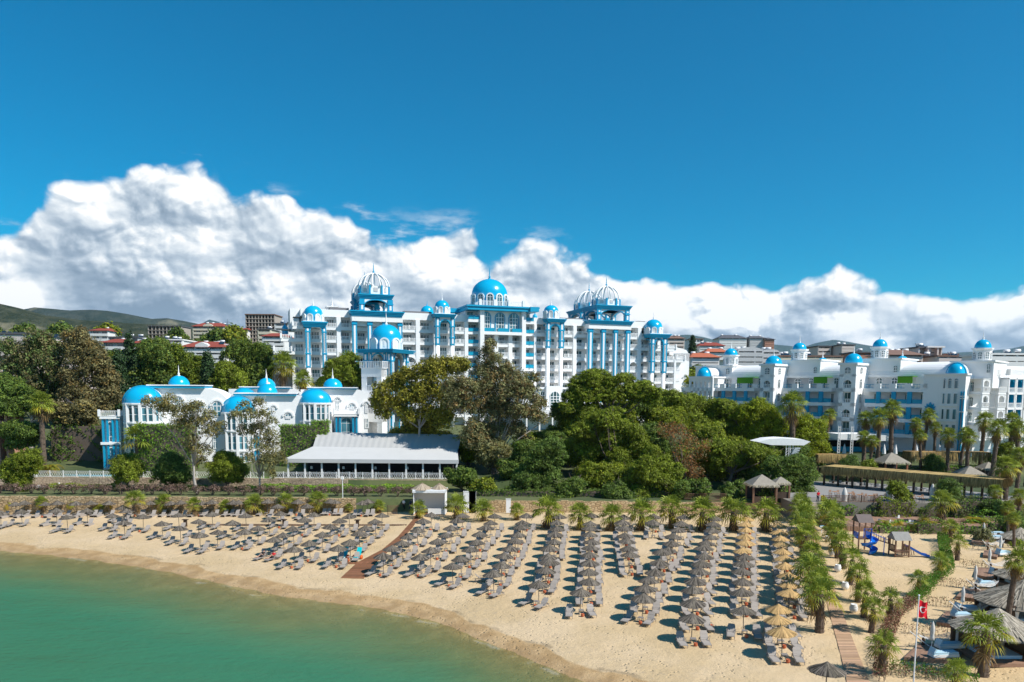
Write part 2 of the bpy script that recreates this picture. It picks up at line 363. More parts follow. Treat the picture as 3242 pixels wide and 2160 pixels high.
# sea
wx = np.concatenate([-np.geomspace(9000, 140, 40), np.arange(-135, 45, 1.5), np.geomspace(46, 9000, 30)])
wy = np.concatenate([-np.geomspace(9000, 20, 30), np.arange(-15, 125, 1.5), np.geomspace(126, 900, 12)])
V, F = gridmesh(wx, wy, lambda X, Y: 0*X + 0.0)
S_ = shore_s(V[:, 0], V[:, 1]); keep = (S_[F].min(1) < 6) ; F = F[keep]
sea = npmesh('water', V, F, [], smooth=True); tag(sea, kind='structure'); fattr(sea, 'shore', S_)
m_ = bpy.data.materials.new('sea_water'); m_.use_nodes = True; t = NT(m_.node_tree); t.n.remove(t.n['Principled BSDF'])
oc = t.node('ShaderNodeTexCoord').outputs['Object']; sh = t.node('ShaderNodeAttribute', attribute_name='shore').outputs['Fac']
dist = t.m('ADD', t.m('MULTIPLY', sh, -1.0), t.m('MULTIPLY', t.m('SUBTRACT', t.noise(oc, .12, 5, .6), .5), 5.0))
col = t.mix(t.ss(dist, 0.5, 16.0), (.165, .215, .085), (.042, .172, .092))
col = t.mix(t.m('MULTIPLY', t.ss(t.noise(t.mapping(oc, (.05, .22, 1), rot=(0, 0, .5)), 1.0, 6, .65), .42, .65), .35), col, (.05, .14, .07))
dif = t.node('ShaderNodeBsdfDiffuse'); t.l.new(col, dif.inputs[0])
trn = t.node('ShaderNodeBsdfTransparent'); trn.inputs[0].default_value = (.86, .93, .82, 1)
fo = t.m('MULTIPLY', t.m('MULTIPLY', t.ss(t.noise(t.mapping(oc, (.25, .25, 1)), 1.0, 6, .7), .52, .6), t.m('MULTIPLY', t.ss(dist, 1.4, 1.0), t.ss(dist, .3, .7))), .12)
m1 = t.node('ShaderNodeMixShader'); t.l.new(t.m('MULTIPLY', t.m('POWER', t.lin(dist, .3, 12, 0, 1), .62), .97), m1.inputs[0]); t.l.new(trn.outputs[0], m1.inputs[1]); t.l.new(dif.outputs[0], m1.inputs[2])
fd = t.node('ShaderNodeBsdfDiffuse'); fd.inputs[0].default_value = (.8, .8, .78, 1)
m3 = t.node('ShaderNodeMixShader'); t.l.new(fo, m3.inputs[0]); t.l.new(m1.outputs[0], m3.inputs[1]); t.l.new(fd.outputs[0], m3.inputs[2])
gl = t.node('ShaderNodeBsdfGlossy'); gl.inputs['Roughness'].default_value = .18
bn = t.node('ShaderNodeBump'); bn.inputs['Strength'].default_value = .5; bn.inputs['Distance'].default_value = .25
t.l.new(t.m('ADD', t.noise(t.mapping(oc, (1.2, 1.8, 1), rot=(0, 0, .5)), 1.0, 5, .6), t.m('MULTIPLY', t.noise(t.mapping(oc, (.18, .4, 1), rot=(0, 0, .5)), 1.0, 3, .5), 2.0)), bn.inputs['Height'])
t.l.new(bn.outputs[0], gl.inputs['Normal']); t.l.new(bn.outputs[0], dif.inputs['Normal'])
fr = t.node('ShaderNodeFresnel'); fr.inputs[0].default_value = 1.33; t.l.new(bn.outputs[0], fr.inputs['Normal'])
m2 = t.node('ShaderNodeMixShader'); t.l.new(t.m('MULTIPLY', fr.outputs[0], .38), m2.inputs[0]); t.l.new(m3.outputs[0], m2.inputs[1]); t.l.new(gl.outputs[0], m2.inputs[2])
t.l.new(m2.outputs[0], t.n['Material Output'].inputs[0]); sea.data.materials.append(m_)
# ================================================================== hills and mountains
def hills(name, prof, Y, depth, colA, colB, seed, rough=1.0, base=-40):
    az = [(math.atan2(*(lambda d: (d[0], d[1]))(ray(px, py))), py, px) for px, py in prof]
    xs = np.linspace((prof[0][0]-PCX)/FPX*Y, (prof[-1][0]-PCX)/FPX*Y, 260)
    hp = np.array([PD(px, py, Y)[2] for px, py in prof]); hx = np.array([PD(px, py, Y)[0] for px, py in prof])
    g = np.random.default_rng(seed); ys = np.linspace(0, 1, 34)
    ph = g.uniform(0, 6.28, (9, 2)); fr_ = [1, 1.9, 3.1, 5.3, 8.9, 14, 23, 37, 60]
    def fz(X, T):
        h = np.interp(X, hx, hp); n = 0
        for (a, b_), f in zip(ph, fr_): n = n + np.sin(X/Y*5*f + a + 1.3*np.sin(T*3*f+b_))*np.sin(T*2.2*f + b_)/f
        prof_ = np.sin(np.minimum(T, 1)*math.pi*.5)**.8
        return base + (h-base)*np.where(T < .75, np.sin(T/.75*math.pi/2)**.9, 1-(T-.75)*1.2) * (1 + .05*rough*n*(np.sin(np.minimum(T/.75, 1)*math.pi)) ) + (T > .62)*0
    X, T = np.meshgrid(xs, ys); Z = fz(X, T); Yy = Y - depth*.75 + T*depth
    X = X*(Yy/Y)
    V = np.stack([X.ravel(), Yy.ravel(), Z.ravel()], 1); nx = len(xs); i = (np.arange(nx-1)[None, :] + (np.arange(33)*nx)[:, None]).ravel()
    o = npmesh(name, V, np.stack([i, i+1, i+1+nx, i+nx], 1), [], smooth=True); tag(o, kind='structure')
    m_ = bpy.data.materials.new(name); m_.use_nodes = True; t = NT(m_.node_tree); b = t.n['Principled BSDF']; b.inputs['Roughness'].default_value = 1; b.inputs['Specular IOR Level'].default_value = 0
    oc = t.mapping(t.node('ShaderNodeTexCoord').outputs['Object'], (1/Y,)*3)
    c = t.mix(t.ss(t.noise(oc, 60, 6, .7), .4, .62), colA, colB)
    c = t.mix(t.m('MULTIPLY', t.ss(t.noise(oc, 9, 5, .6), .58, .66), .8), c, (.22, .20, .13))
    t.put(b.inputs['Base Color'], c); bn = t.node('ShaderNodeBump'); bn.inputs['Strength'].default_value = 1; bn.inputs['Distance'].default_value = Y*.006
    t.l.new(t.noise(oc, 40, 6, .7), bn.inputs['Height']); t.l.new(bn.outputs[0], b.inputs['Normal'])
    o.data.materials.append(m_)
hills('near_hills', [(-1200,940),(-500,930),(-150,950),(0,968),(70,985),(140,1005),(260,1022),(420,1032),(560,1036),(700,1050),(850,1085),(1000,1120),(1200,1150)], 2600, 700, (.026, .036, .018), (.06, .066, .038), 1)
hills('far_hills', [(-200,1010),(40,995),(75,982),(110,976),(160,980),(220,985),(290,982),(340,986),(400,996),(480,1012),(530,1010),(580,1018),(640,1030),(700,1034),(760,1045),(850,1085),(1000,1100),(1300,1160)], 5200, 1000, (.028, .042, .026), (.055, .065, .045), 2)
hills('mountains', [(500,1140),(620,1040),(660,1012),(700,1022),(760,1040),(1000,1100),(1800,1120),(2090,1070),(2140,1062),(2180,1060),(2230,1068),(2290,1085),(2350,1100),(2440,1090),(2540,1100),(2590,1085),(2640,1076),(2680,1082),(2750,1095),(2850,1110),(3000,1118),(3120,1112),(3200,1104),(3242,1095),(3500,1080)], 11000, 1500, (.03, .05, .028), (.05, .065, .04), 3, base=-200)
# ================================================================== beach furniture
def frgb(base, k): return tuple(min(1, c*k) for c in base)
def make_umbrella(kind, seed):
    g = random.Random(seed); tan = kind == 'tan'
    root = thing('beach_umbrella', 'x', 'umbrella')
    b = MB(); b.tube([(0, 0, 0), (0, 0, 2.32)], .035, 8); b.build('pole', mat('pole_wood', (.16, .14, .12), .8), root)
    c = MB(); RR = 1.15
    prof = [(0.02, 2.46), (.12, 2.37), (.45, 2.20), (.85, 2.02), (1.06, 1.91)]
    c.col = (.55, .55, .55); c.lathe((0, 0, -.03), prof, 36); c.lathe((0, 0, -.07), prof[::-1], 36)
    for k in range(190):
        a = g.uniform(0, 2*math.pi); da = g.uniform(-.10, .10); w = g.uniform(.018, .038); r0 = g.choice([.02, .05, .3, .5]); r1 = RR*g.uniform(.93, 1.03)
        v = g.choice([.45, .75, 1, 1.15, 1.4, 1.7]) if not tan else g.choice([.7, .9, 1, 1.1, 1.25, 1.4])
        c.col = (v, v*g.uniform(.95, 1.0), v*g.uniform(.88, 1)); P = []
        for q in (0, .33, .66, 1):
            r = r0 + (r1-r0)*q; z = float(np.interp(r, [p[0] for p in prof] + [1.25], [p[1] for p in prof] + [1.80])) + .005 + g.uniform(0, .02); aa = a + da*q
            P.append((r, aa, z))
        vs = []
        for r, aa, z in P:
            ca, sa = math.cos(aa), math.sin(aa); vs += [(r*ca - w*sa, r*sa + w*ca, z), (r*ca + w*sa, r*sa - w*ca, z)]
        c.add(vs, [(0, 1, 3, 2), (2, 3, 5, 4), (4, 5, 7, 6)])
    c.build('reed_canopy', mat('reed_tan', (.46, .30, .13), .9, .15, 3, attr='tint') if tan else mat('reed_grey', (.125, .108, .088), .9, .2, 2, attr='tint'), root)
    return root
FAB = mat('lounger_mesh', (.35, .31, .275), .75, .06, 6); FRM = mat('lounger_frame', (.24, .215, .20), .5, .1, 3); LEGM = FRM
def lounger_parts(root, tilt=50, fab=FAB, frm=FRM, flat=False):
    # foot end at y = -1.45, head end y = +.45 (towards land); origin between
    b = MB()
    for q in range(7):
        y0 = -1.42 + q*.17; b.box(-.29, .29, y0, y0+.165, .30+.012*math.sin(q*.9), .335+.012*math.sin(q*.9))
    b.box(-.28, .28, -1.50, -1.42, .27, .32); b.build('seat', fab, root)
    T = R(tilt); bk = MB(); L = .80
    for k in range(5):
        l0, l1 = L*k/5, L*(k+1)/5 - .004; wd = [.29, .31, .32, .32, .27][k]
        bk.xf = Matrix.Translation((0, -.22, .33)) @ Matrix.Rotation(T, 4, 'X'); bk.box(-wd, wd, l0, l1, -.02 + .01*(k % 2), .025 + .01*(k % 2))
    bk.build('backrest', fab, root)
    f = MB()
    for s in (-1, 1):
        f.tube([(s*.32, -1.48, .27), (s*.325, -.9, .30), (s*.325, -.1, .29), (s*.31, .42, .26)], .028, 6)
    f.box(-.33, .33, .38, .43, .23, .29); f.build('frame', frm, root)
    for s in (-1, 1):
        a = MB(); a.tube([(s*.34, -.62, .30), (s*.36, -.52, .50), (s*.36, -.25, .55), (s*.34, .02, .50), (s*.33, .05, .30)], .022, 6); a.build('armrest', frm, root)
        for y, dy in ((-1.22, -.08), (.30, .08)):
            l = MB(); l.tube([(s*.31, y, .28), (s*.34, y+dy, 0)], [.034, .022], 6); l.build('leg', frm, root)
UG = [make_umbrella('grey', 1), make_umbrella('grey', 2), make_umbrella('grey', 3)]; UT = [make_umbrella('tan', 4), make_umbrella('tan', 5)]
L0 = thing('sun_lounger', 'x', 'sun lounger'); lounger_parts(L0, 52)
L1 = thing('sun_lounger', 'x', 'sun lounger'); lounger_parts(L1, 40)
T0 = thing('side_table', 'x', 'side table'); b = MB(); b.box(-.24, .24, -.24, .24, .40, .44); b.build('table_top', FRM, T0)
for sx_ in (-1, 1):
    for sy_ in (-1, 1): b = MB(); b.tube([(sx_*.2, sy_*.2, .4), (sx_*.22, sy_*.22, 0)], .022, 5); b.build('leg', FRM, T0)
def make_pot():
    b = MB(); b.lathe((0, 0, 0), [(.02, 0), (.10, .0), (.16, .10), (.17, .18), (.13, .26), (.15, .29), (.12, .29), (.10, .24), (.0, .20)], 14)
    o = b.build('terracotta_pot', mat('terracotta', (.50, .13, .055), .8, .15, 5), smooth=True); return tag(o, 'x', 'pot')
POT = make_pot()
USED = set()
def place(proto, x, y, z, rz, label, group, sc=1.0):
    if proto.name not in USED:
        USED.add(proto.name); CH[proto.name] = [(ch, list(ch.children)) for ch in proto.children]
        proto.location = (x, y, z); proto.rotation_euler = (0, 0, rz); proto.scale = (sc, sc, sc); proto['label'] = label; proto['group'] = group; return proto
    if proto.type == 'MESH':
        c = proto.copy(); COL.objects.link(c); c.location = (x, y, z); c.rotation_euler = (0, 0, rz); c.scale = (sc, sc, sc); c['label'] = label; c['group'] = group; return c
    return dup(proto, (x, y, z), rz, sc, label, group)
def z1(*p): return [(x/2.802, 1500+y/2.802) for x, y in p]
def z2(*p): return [(700+x/2.802, 1500+y/2.802) for x, y in p]
def z3(*p): return [(1400+x/3.363, 1560+y/3.363) for x, y in p]
def z4(*p): return [(1950+x/2.613, 1560+y/2.613) for x, y in p]
def z5(*p): return [(2500+x/3.172, 1400+y/3.172) for x, y in p]
def z6(*p): return [(2500+x/3.172, 1700+y/3.172) for x, y in p]
rows = [('in the wall row', z1((0,195),(325,190),(580,172),(840,182),(1083,188),(1367,180),(1633,183),(1912,178),(2177,190)) + z2((500,187),(757,183),(1035,195),(1297,207))),
 ('in second row from wall', z1((137,245),(405,242),(672,240),(970,232),(1237,228),(1545,225),(1812,222),(2090,222)) + z2((410,227),(683,225),(977,220),(1250,232))),
 ('in third row from wall', z1((0,330),(190,312),(497,305),(770,303),(1120,305),(1585,340),(1883,332),(2180,348)) + z2((530,325),(822,335),(1140,352),(1425,343))),
 ('in fourth row from wall', z1((595,358),(997,347),(1265,355)) + z2((425,383),(735,385),(1057,388),(1370,397))),
 ('in fifth row from wall', z1((1100,405),(1437,412),(1757,395),(2063,408),(2285,450)) + z2((640,457),(963,445),(1285,452))),
 ('in sixth row from wall', z1((1597,455),(1925,487),(2170,492)) + z2((555,512),(893,507),(1225,505))),
 ('in the second front row', z1((1772,518)) + z2((465,553),(787,585),(1143,583))),
 ('in the left front row', z2((645,637),(1037,630)))]
C = [z2((1860,342),(1795,397),(1740,465),(1665,527),(1605,577),(1520,628),(1438,697)),
 z2((2140,340),(2097,393),(2040,455),(1995,515),(1925,570),(1860,655),(1775,703)),
 z3((560,213),(518,283),(468,345),(400,402),(368,487),(300,560),(205,660),(113,738)),
 z3((900,213),(858,283),(843,338),(808,412),(773,480),(727,552),(660,625),(627,727),(550,818)),
 z3((1248,217),(1220,282),(1215,350),(1200,408),(1193,480),(1143,555),(1130,632),(1135,698),(1095,787),(1030,920)),
 z3((1583,213),(1572,295),(1567,340),(1570,408),(1590,483),(1580,543),(1572,615),(1570,702),(1560,790),(1565,897),(1473,1003)),
 z3((1933,225),(1920,287),(1940,350),(1950,418),(1963,480),(1993,555),(2000,622)),
 z4((313,175),(305,223)),
 z4((557,175),(540,235),(515,278),(470,330),(455,382),(430,438),(380,458),(360,538),(320,617),(270,680),(245,757),(222,835)),
 z4((820,190),(805,230),(795,283),(778,333),(748,383),(733,430),(727,497),(712,553),(687,617),(660,690),(645,768),(645,873),(632,990)),
 z4((1085,190),(1072,240),(1075,283),(1073,333),(1075,383),(1053,442),(1065,500),(1055,557),(1040,617),(1050,697),(1052,780),(1062,930)),
 z4((1362,190),(1360,240),(1348,300),(1370,348),(1378,390),(1383,455),(1398,513),(1405,563),(1425,652),(1435,717),(1435,795),(1355,918),(1350,1003),(1385,1107))]
UMB = []     # (x, y, z, kind, label tail, lounger turn, has_loungers)
for nm, pts in rows:
    for i, (px, py) in enumerate(sorted(pts)):
        x, y, z = G(px, py, 2.46); y = min(y, WALLY-1.3)
        UMB.append((x, y, float(gz(x, y)), 'grey', '%s from left %s' % (ORD[i+1], nm), R(-4), 2, None))
front = {2: 26, 3: 30, 4: 30, 1: 20, 0: 18, 8: 28, 5: 0, 10: 12, 9: 4, 11: 6, 6: 2, 7: 3}
for ci, pts in enumerate(C):
    pts = pts[::-1]
    for i, (px, py) in enumerate(pts):
        x, y, z = G(px, py, 2.46); y = min(y, WALLY-1.0)
        kind = 'tan' if ci == 11 or (ci == 10 and i >= 6) else 'grey'
        turn = front[ci]*(1.0 if i == 0 else .35 if i < 3 else .1)
        UMB.append((x, y, float(gz(x, y)), kind, '%s from water, %s column beyond boardwalk' % (ORD[i+1], ORD[ci+1]), -R(turn), 2, (ci, i)))
x, y, z = G(2618, 2107, 2.46); UMB.append((x, y, z, 'grey', 'alone beside the plank path', 0, 0, None))
ug = random.Random(3); LG = []
for (x, y, z, kind, tail, turn, hl, ck) in UMB:
    pr = ug.choice(UT if kind == 'tan' else UG); sc = ug.uniform(.95, 1.04)*(1.16 if hl == 0 else 1.0)
    o = place(pr, x, y, z-.02, ug.uniform(0, 6.28), '%s reed umbrella, %s' % ('straw yellow' if kind == 'tan' else 'grey', tail), '%s reed umbrellas on the beach' % ('straw' if kind == 'tan' else 'grey'), sc)
    o.rotation_euler[0] = R(ug.uniform(-2.5, 2.5)); o.rotation_euler[1] = R(ug.uniform(-2.5, 2.5))
    if not hl: continue
    ca, sa = math.cos(turn), math.sin(turn)
    for sd_, nmm in ((-1, 'left'), (1, 'right')):
        ox = sd_*(.98 + ug.uniform(-.08, .08)); oy = -.55 + ug.uniform(-.25, .25); tr = turn + R(ug.uniform(-7, 7))
        lx, ly = x + ox*ca - oy*sa, y + ox*sa + oy*ca
        LG.append((ly, lx, float(gz(lx, ly)), tr, 'grey lounger on %s side under umbrella %s' % (nmm, tail), ug.random() < .7, ck, sd_))
    tx, ty = x + .05*ca + .55*sa, y + .05*sa - .55*ca
    place(T0, tx, ty, float(gz(tx, ty)), turn, 'low grey table under umbrella %s' % tail, 'side tables between the loungers')
    if y < 96 or ug.random() < .4:
        px_, py_ = x + 1.0*sa + .12, y - 1.0*ca - .25
        place(POT, px_, py_, float(gz(px_, py_)), 0, 'orange clay pot under umbrella %s' % tail, 'clay ash pots on the sand')
LG.sort(); stuffV = MB()
for i, (ly, lx, z, tr, lab, up, ck, sd_) in enumerate(LG):
    if ck == (2, 1) and sd_ == -1: continue
    if i < 296: place(L0 if up else L1, lx, ly, z, tr, lab, 'sun loungers under the reed umbrellas')
    else: stuffV.cur = 0; stuffV.xf = Matrix.Translation((lx, ly, z)) @ Matrix.Rotation(tr, 4, 'Z'); stuffV.box(-.3, .3, -1.45, -.2, .28, .33); stuffV.box(-.33, -.29, -1.3, .3, 0, .3) ; stuffV.box(.29, .33, -1.3, .3, 0, .3); stuffV.prism([(-.3, .33), (.3, .33), (.3, .36), (-.3, .36)], -.2, -.1); stuffV.xf = stuffV.xf @ Matrix.Translation((0, -.22, .33)) @ Matrix.Rotation(R(50), 4, 'X'); stuffV.box(-.31, .31, 0, .8, -.02, .03)
if stuffV.v: o = stuffV.build('sun_loungers', FAB); tag(o, 'distant grey sun loungers in the rows nearest the stone wall', 'sun loungers', kind='stuff')
# single loungers standing apart
for (px, py, rz, lab) in ((1516, 1842, 100, 'lone grey lounger turned sideways, standing apart in the open sand near the water'),):
    x, y, z = G(px, py); place(L1, x, y, z, R(rz), lab, 'sun loungers under the reed umbrellas')
for px, py, lab in ((2120, 1982+5, 'lone orange clay pot tipped on open sand between two umbrella columns'),):
    x, y, z = G(2252, 1990); place(POT, x, y, z, 0, lab, 'clay ash pots on the sand', 1.2)
# ================================================================== facades
class Fac:
    def __init__(s, px, Y, deg, ref=1100):
        a = PD(px, ref, Y); s.A = (a[0], a[1]); s.p = R(deg); s.c = math.cos(s.p); s.s = math.sin(s.p)
    def U(s, px, py, v=0.0):
        d = ray(px, py); k = (v - s.A[0]*s.s + s.A[1]*s.c)/(-d[0]*s.s + d[1]*s.c); X, Y, Z = d[0]*k, d[1]*k, CAMH + d[2]*k
        return ((X-s.A[0])*s.c + (Y-s.A[1])*s.s, Z)
    def u(s, px, v=0.0, py=1150): return s.U(px, py, v)[0]
    def z(s, px, py, v=0.0): return s.U(px, py, v)[1]
    def V(s, px, u, py=1150):
        d = ray(px, py); k = (u + s.A[0]*s.c + s.A[1]*s.s)/(d[0]*s.c + d[1]*s.s); X, Y = d[0]*k, d[1]*k
        return -(X-s.A[0])*s.s + (Y-s.A[1])*s.c
    def root(s, name, label, cat): return thing(name, label, cat, (s.A[0], s.A[1], 0), s.p)
def part(name, m_, parent, fn, smooth=False, label=None):
    b = MB(); fn(b); o = b.build(name, m_, parent, smooth=smooth)
    if label: o['label'] = label
    return o
def rail_into(b, x0, x1, y, z0, z1, pitch=.34, th=.15, along='x'):
    def bx(a0, a1, c0, c1, d0, d1):
        if along == 'x': b.box(a0, a1, c0, c1, d0, d1)
        else: b.box(c0, c1, a0, a1, d0, d1)
    bx(x0, x1, y-.06, y+.06, z1-.10, z1); bx(x0, x1, y-.05, y+.05, z0, z0+.10)
    n = max(1, int((x1-x0)/pitch))
    for i in range(n+1):
        c = x0 + (x1-x0)*i/n; c = min(max(c, x0+th/2), x1-th/2); bx(c-th/2, c+th/2, y-.04, y+.04, z0+.08, z1-.08)
def window_into(b, x0, x1, y, z0, z1, cols=2, rows=1, fw=.07, g=0, f=1, arch=False):
    """glass with a proud frame; b.cur selects material"""
    b.cur = g
    if arch:
        r = (x1-x0)/2; zs = z1-r; n = 10
        b.prism([(x0, z0), (x1, z0)] + [((x0+x1)/2 + r*math.cos(math.pi*k/n), zs + r*math.sin(math.pi*k/n)) for k in range(n+1)], y, y+.08)
        b.cur = f; b.arch_band(x0, x1, zs, fw, y-.05, y+.02, 10)
    else: b.box(x0, x1, y, y+.08, z0, z1)
    b.cur = f; zt = z1 if not arch else z1-(x1-x0)/2
    for i in range(cols+1):
        c = x0 + (x1-x0)*i/cols; c = min(max(c, x0+fw/2), x1-fw/2); b.box(c-fw/2, c+fw/2, y-.05, y+.01, z0, zt if i in (0, cols) or not arch else z1-.05)
    for j in range(rows+1):
        c = z0 + (zt-z0)*j/rows; b.box(x0, x1, y-.045, y+.012, c-fw/2, c+fw/2)
def hemi(R_, k=1.0, n=10, flare=0.0):
    return [(R_*math.cos(math.pi/2*i/n)*(1+flare*math.sin(math.pi*i/n)) + .001, R_*k*math.sin(math.pi/2*i/n)) for i in range(n+1)]
def finial(b, c, s_=1.0):
    b.lathe(c, [(.34*s_, -.12), (.34*s_, .0), (.16*s_, .22*s_), (.22*s_, .38*s_), (.22*s_, .45*s_), (.10*s_, .62*s_), (.07*s_, 1.5*s_), (.01, 2.2*s_)], 10)
def domed_top(root, cu, cv, zb, zd, rad, n=8, kdome=1.0, fin=1.0, nichemat=None, finmat=None, narrow=.30):
    """drum from zb to zd with white arched niches, hemispherical dome above"""
    dm = part('dome', BLUED, root, lambda b: (b.lathe((cu, cv, 0), [(rad*.99, zb), (rad, zb + (zd-zb)*.5)] + [(r, zd+z) for r, z in hemi(rad, kdome, 14, .02)], 40)), True)
    part('finial', finmat or WTRIM, dm, lambda b: finial(b, (cu, cv, zd+rad*kdome), fin), True)
    hh = (zd-zb)
    for k in range(n):
        def fn(b):
            w = rad*narrow; b.xf = Matrix.Translation((cu, cv, 0)) @ Matrix.Rotation(2*math.pi*(k+.5)/n, 4, 'Z'); y0 = -rad-.22
            b.cur = 0; zs = zb+hh*1.08-w
            b.arch_band(-w*.72, w*.72, zs, w*.32, y0, y0+.5, 10); b.box(-w, -w*.72, y0, y0+.5, zb, zs); b.box(w*.72, w, y0, y0+.5, zb, zs)
            b.cur = 1; b.prism([(-w*.73, zb+.02), (w*.73, zb+.02)] + [(w*.73*math.cos(math.pi*i/8), zs + w*.73*math.sin(math.pi*i/8)) for i in range(9)], y0+.16, y0+.6)
            if nichemat is GLASS:
                b.cur = 0; b.box(-.05, .05, y0+.1, y0+.18, zb, zs+w*.7); b.box(-w*.7, w*.7, y0+.1, y0+.18, zs-.05, zs+.05)
            else:
                b.cur = 0; b.box(-w*.22, w*.22, y0+.1, y0+.2, zb+hh*.2, zs+w*.3)
        part('arched_niche', [WTRIM, nichemat or WTRIM], root, fn)
def cornice(root, x0, x1, y0, y1, z0, z1, m_=BLUE, steps=4, name='cornice'):
    def fn(b):
        h = (z1-z0)/steps; e = (z1-z0)*.55
        for i in range(steps):
            o = e*(i+1)/steps - e; b.box(x0-o*-1*0 - (-o if False else 0) - 0 + (-o)*1.0, x1+o, y0-o, y1+o, z0+h*i, z0+h*(i+1)-(.07 if i < steps-1 else 0)) if False else b.box(x0-o, x1+o, y0-o, y1+o, z0+h*i, z0+h*(i+1)-.06)
        b.box(x0+e, x1-e, y0+e, y1-e, z0, z1-.02)
    return part(name, m_, root, fn)
def blue_col(root, x0, x1, y0, y1, zb, zt, seg=(), name='tower_column'):
    def fn(b):
        b.cur = 0; b.box(x0, x1, y0, y1, zb, zt); w = (x1-x0)*.30; dd = (y1-y0)*.3; ys = [zb] + list(seg) + [zt]
        b.cur = 1
        for a, c in zip(ys[:-1], ys[1:]):
            if c-a > 1.2:
                b.box(x0+w, x1-w, y0-.06, y0+.02, a+.4, c-.4); b.box(x0-.05, x0+.02, y0+dd, y1-dd, a+.4, c-.4); b.box(x1-.02, x1+.05, y0+dd, y1-dd, a+.4, c-.4)
        b.cur = 0
        for s_ in list(seg): b.box(x0-.12, x1+.12, y0-.14, y1, s_-.18, s_+.18)
    return part(name, [BLUE, WHITE], root, fn)
# ================================================================== left hotel
F1 = Fac(1050, 198, 18.7)
H1 = F1.root('hotel', 'large white hotel with blue domes, bird-cage cupolas and eight storeys of balconies', 'hotel')
zr2 = F1.z(1051, 1023.2); zr6 = F1.z(1001, 1182.6); FH = (zr2-zr6)/4
def ZR(k): return zr2 - FH*(k-2)
U = F1.u; BASE = 9.0
ztop = F1.z(1317, 1013)
part('main_block', WHITE, H1, lambda b: (b.box(U(960), U(2052), 2.0, 17, BASE, ztop), b.box(U(925), U(2152), 2.05, 15, BASE, ZR(5)-.95), b.box(U(890, 2), U(2168), 2.03, 16, ZR(5)-.9, ZR(4)-.95),b.box(U(925), U(2130), 2.02, 16, ZR(4)-.9, ZR(3)-.95), b.box(U(944), U(2100), 2.01, 16, ZR(3)-.9, ZR(2)-.95)))
part('parapet', WHITE, H1, lambda b: (b.box(U(955), U(1512), 0.2, 17.1, ztop, F1.z(1317, 991)), b.box(U(1690), U(2052), .2, 17.1, ztop, F1.z(1317, 991)), b.box(U(925), U(955), 6, 17, ztop-3, F1.z(1317, 991)+.5)))
part('roof', mat('roof_grey', (.16, .16, .17), .8, .2), H1, lambda b: (b.box(U(1050), U(1110), 2, 12, ztop+2.0, ztop+2.6), b.box(U(1283), U(1370), 1, 14, ztop+1.8, ztop+2.35), b.box(U(1780), U(1850), 2, 14, ztop+1.8, ztop+2.3), b.box(U(2025), U(2050), 2, 12, ztop+1.7, ztop+2.2)))
part('shaded_side_wall', mat('shaded_side_wall', (.55, .56, .57), .8, .05), H1, lambda b: (b.box(U(867), U(925)-.02, 2.1, 13, BASE, ZR(4)-1.75),))  # shade on this white end wall is put into its grey colour
# vertical piers and bays
piers = [(925,933),(1067.6,1081),(1317,1330),(1373,1380),(1471,1482),(1520,1533),(1565,1577),(1609,1621),(1652,1664),(1690,1698),(1728,1733),(1813,1824),(2017,2028),(2053,2061),(2134,2140)]
def pz(px):
    if px < 960: return ZR(5)-.9
    if px > 2100: return ZR(4)-.9
    return ztop+.02
for a, c in piers:
    part('pier', WHITE, H1, lambda b: b.box(U(a), U(c), -.18, 2.0, BASE, pz(a)))
bays = [(933,969,0),(984,1022,0),(1035,1067.6,0),(1081,1117,0),(1132,1166,0),(1180,1213,0),(1227,1261,0),(1276,1317,0),(1330,1373,0),(1394,1426,0),(1441,1471,0),(1482,1520,1),(1533,1565,0),(1577,1609,0),(1621,1652,0),(1664,1690,1),(1698,1728,0),(1742,1771,0),(1785,1813,0),(1824,1860,0),(1876,1904,0),(1916,1943,0),(1954,1981,0),(1994,2017,0),(2028,2053,0),(2073,2098,0),(2111,2134,0),(2140,2152,0)]
def slabs(b):
    for k in range(2, 10):
        x0 = {2: 928, 3: 890, 4: 867}.get(k, 925); x1 = {2: 2053, 3: 2140, 4: 2168}.get(k, 2152)
        b.box(U(x0), U(x1), 0, 2.04, ZR(k)-1.75, ZR(k)-.95)
        if k in (3, 4): b.box(U(x0), U(x0)+.6, -.08, 6, ZR(k)-1.75, ZR(k)-.9)
part('floor_slab', WHITE, H1, slabs)
nw = 0; stW = MB(); stR = MB()
order = sorted([(k, bi) for k in range(2, 9) for bi in range(len(bays))], key=lambda q: (q[0] > 6, q[0]))
for k, bi in order:
    x0, x1, blue = bays[bi]
    if k == 2 and (x0 < 944 or x0 > 2053): continue
    if k in (3,) and x0 > 2139: continue
    if k in (2,) and x0 in (1533, 1577, 1621): tall = True
    else: tall = False
    a, c = U(x0)+.03, U(x1)-.03; zr = ZR(k); wr = .56 if x0 < 1600 else .46
    tgt = None
    if nw < 98: bw = MB(); br = MB()
    else: bw = stW; br = stR
    if not tall: window_into(bw, a+.12*(c-a), a+(.12+wr+.12)*(c-a), 1.9, zr-.93, zr+1.0, 3 if x0 < 1600 else 2)
    if blue or tall:
        br.cur = 1; br.box(a, c, -.12, -.04, zr-.92, zr-.05); br.cur = 1; br.box(a, c, -.16, 0, zr-.08, zr+.02); br.box((a+c)/2-.08, (a+c)/2+.08, -.2, 0, zr-.95, zr+.15)
    else:
        br.cur = 0; rail_into(br, a, c, -.03, zr-.95, zr)
        if x0 in (1276, 1441, 1785, 1824): br.box((a+c)/2-.12, (a+c)/2+.12, -.12, .05, zr-.95, zr+.18)
    if nw < 98:
        if bw.v: bw.build('window', [GLASS, WTRIM], H1)
        br.build('balcony_rail', [WTRIM, BLUERAIL], H1)
    nw += 1
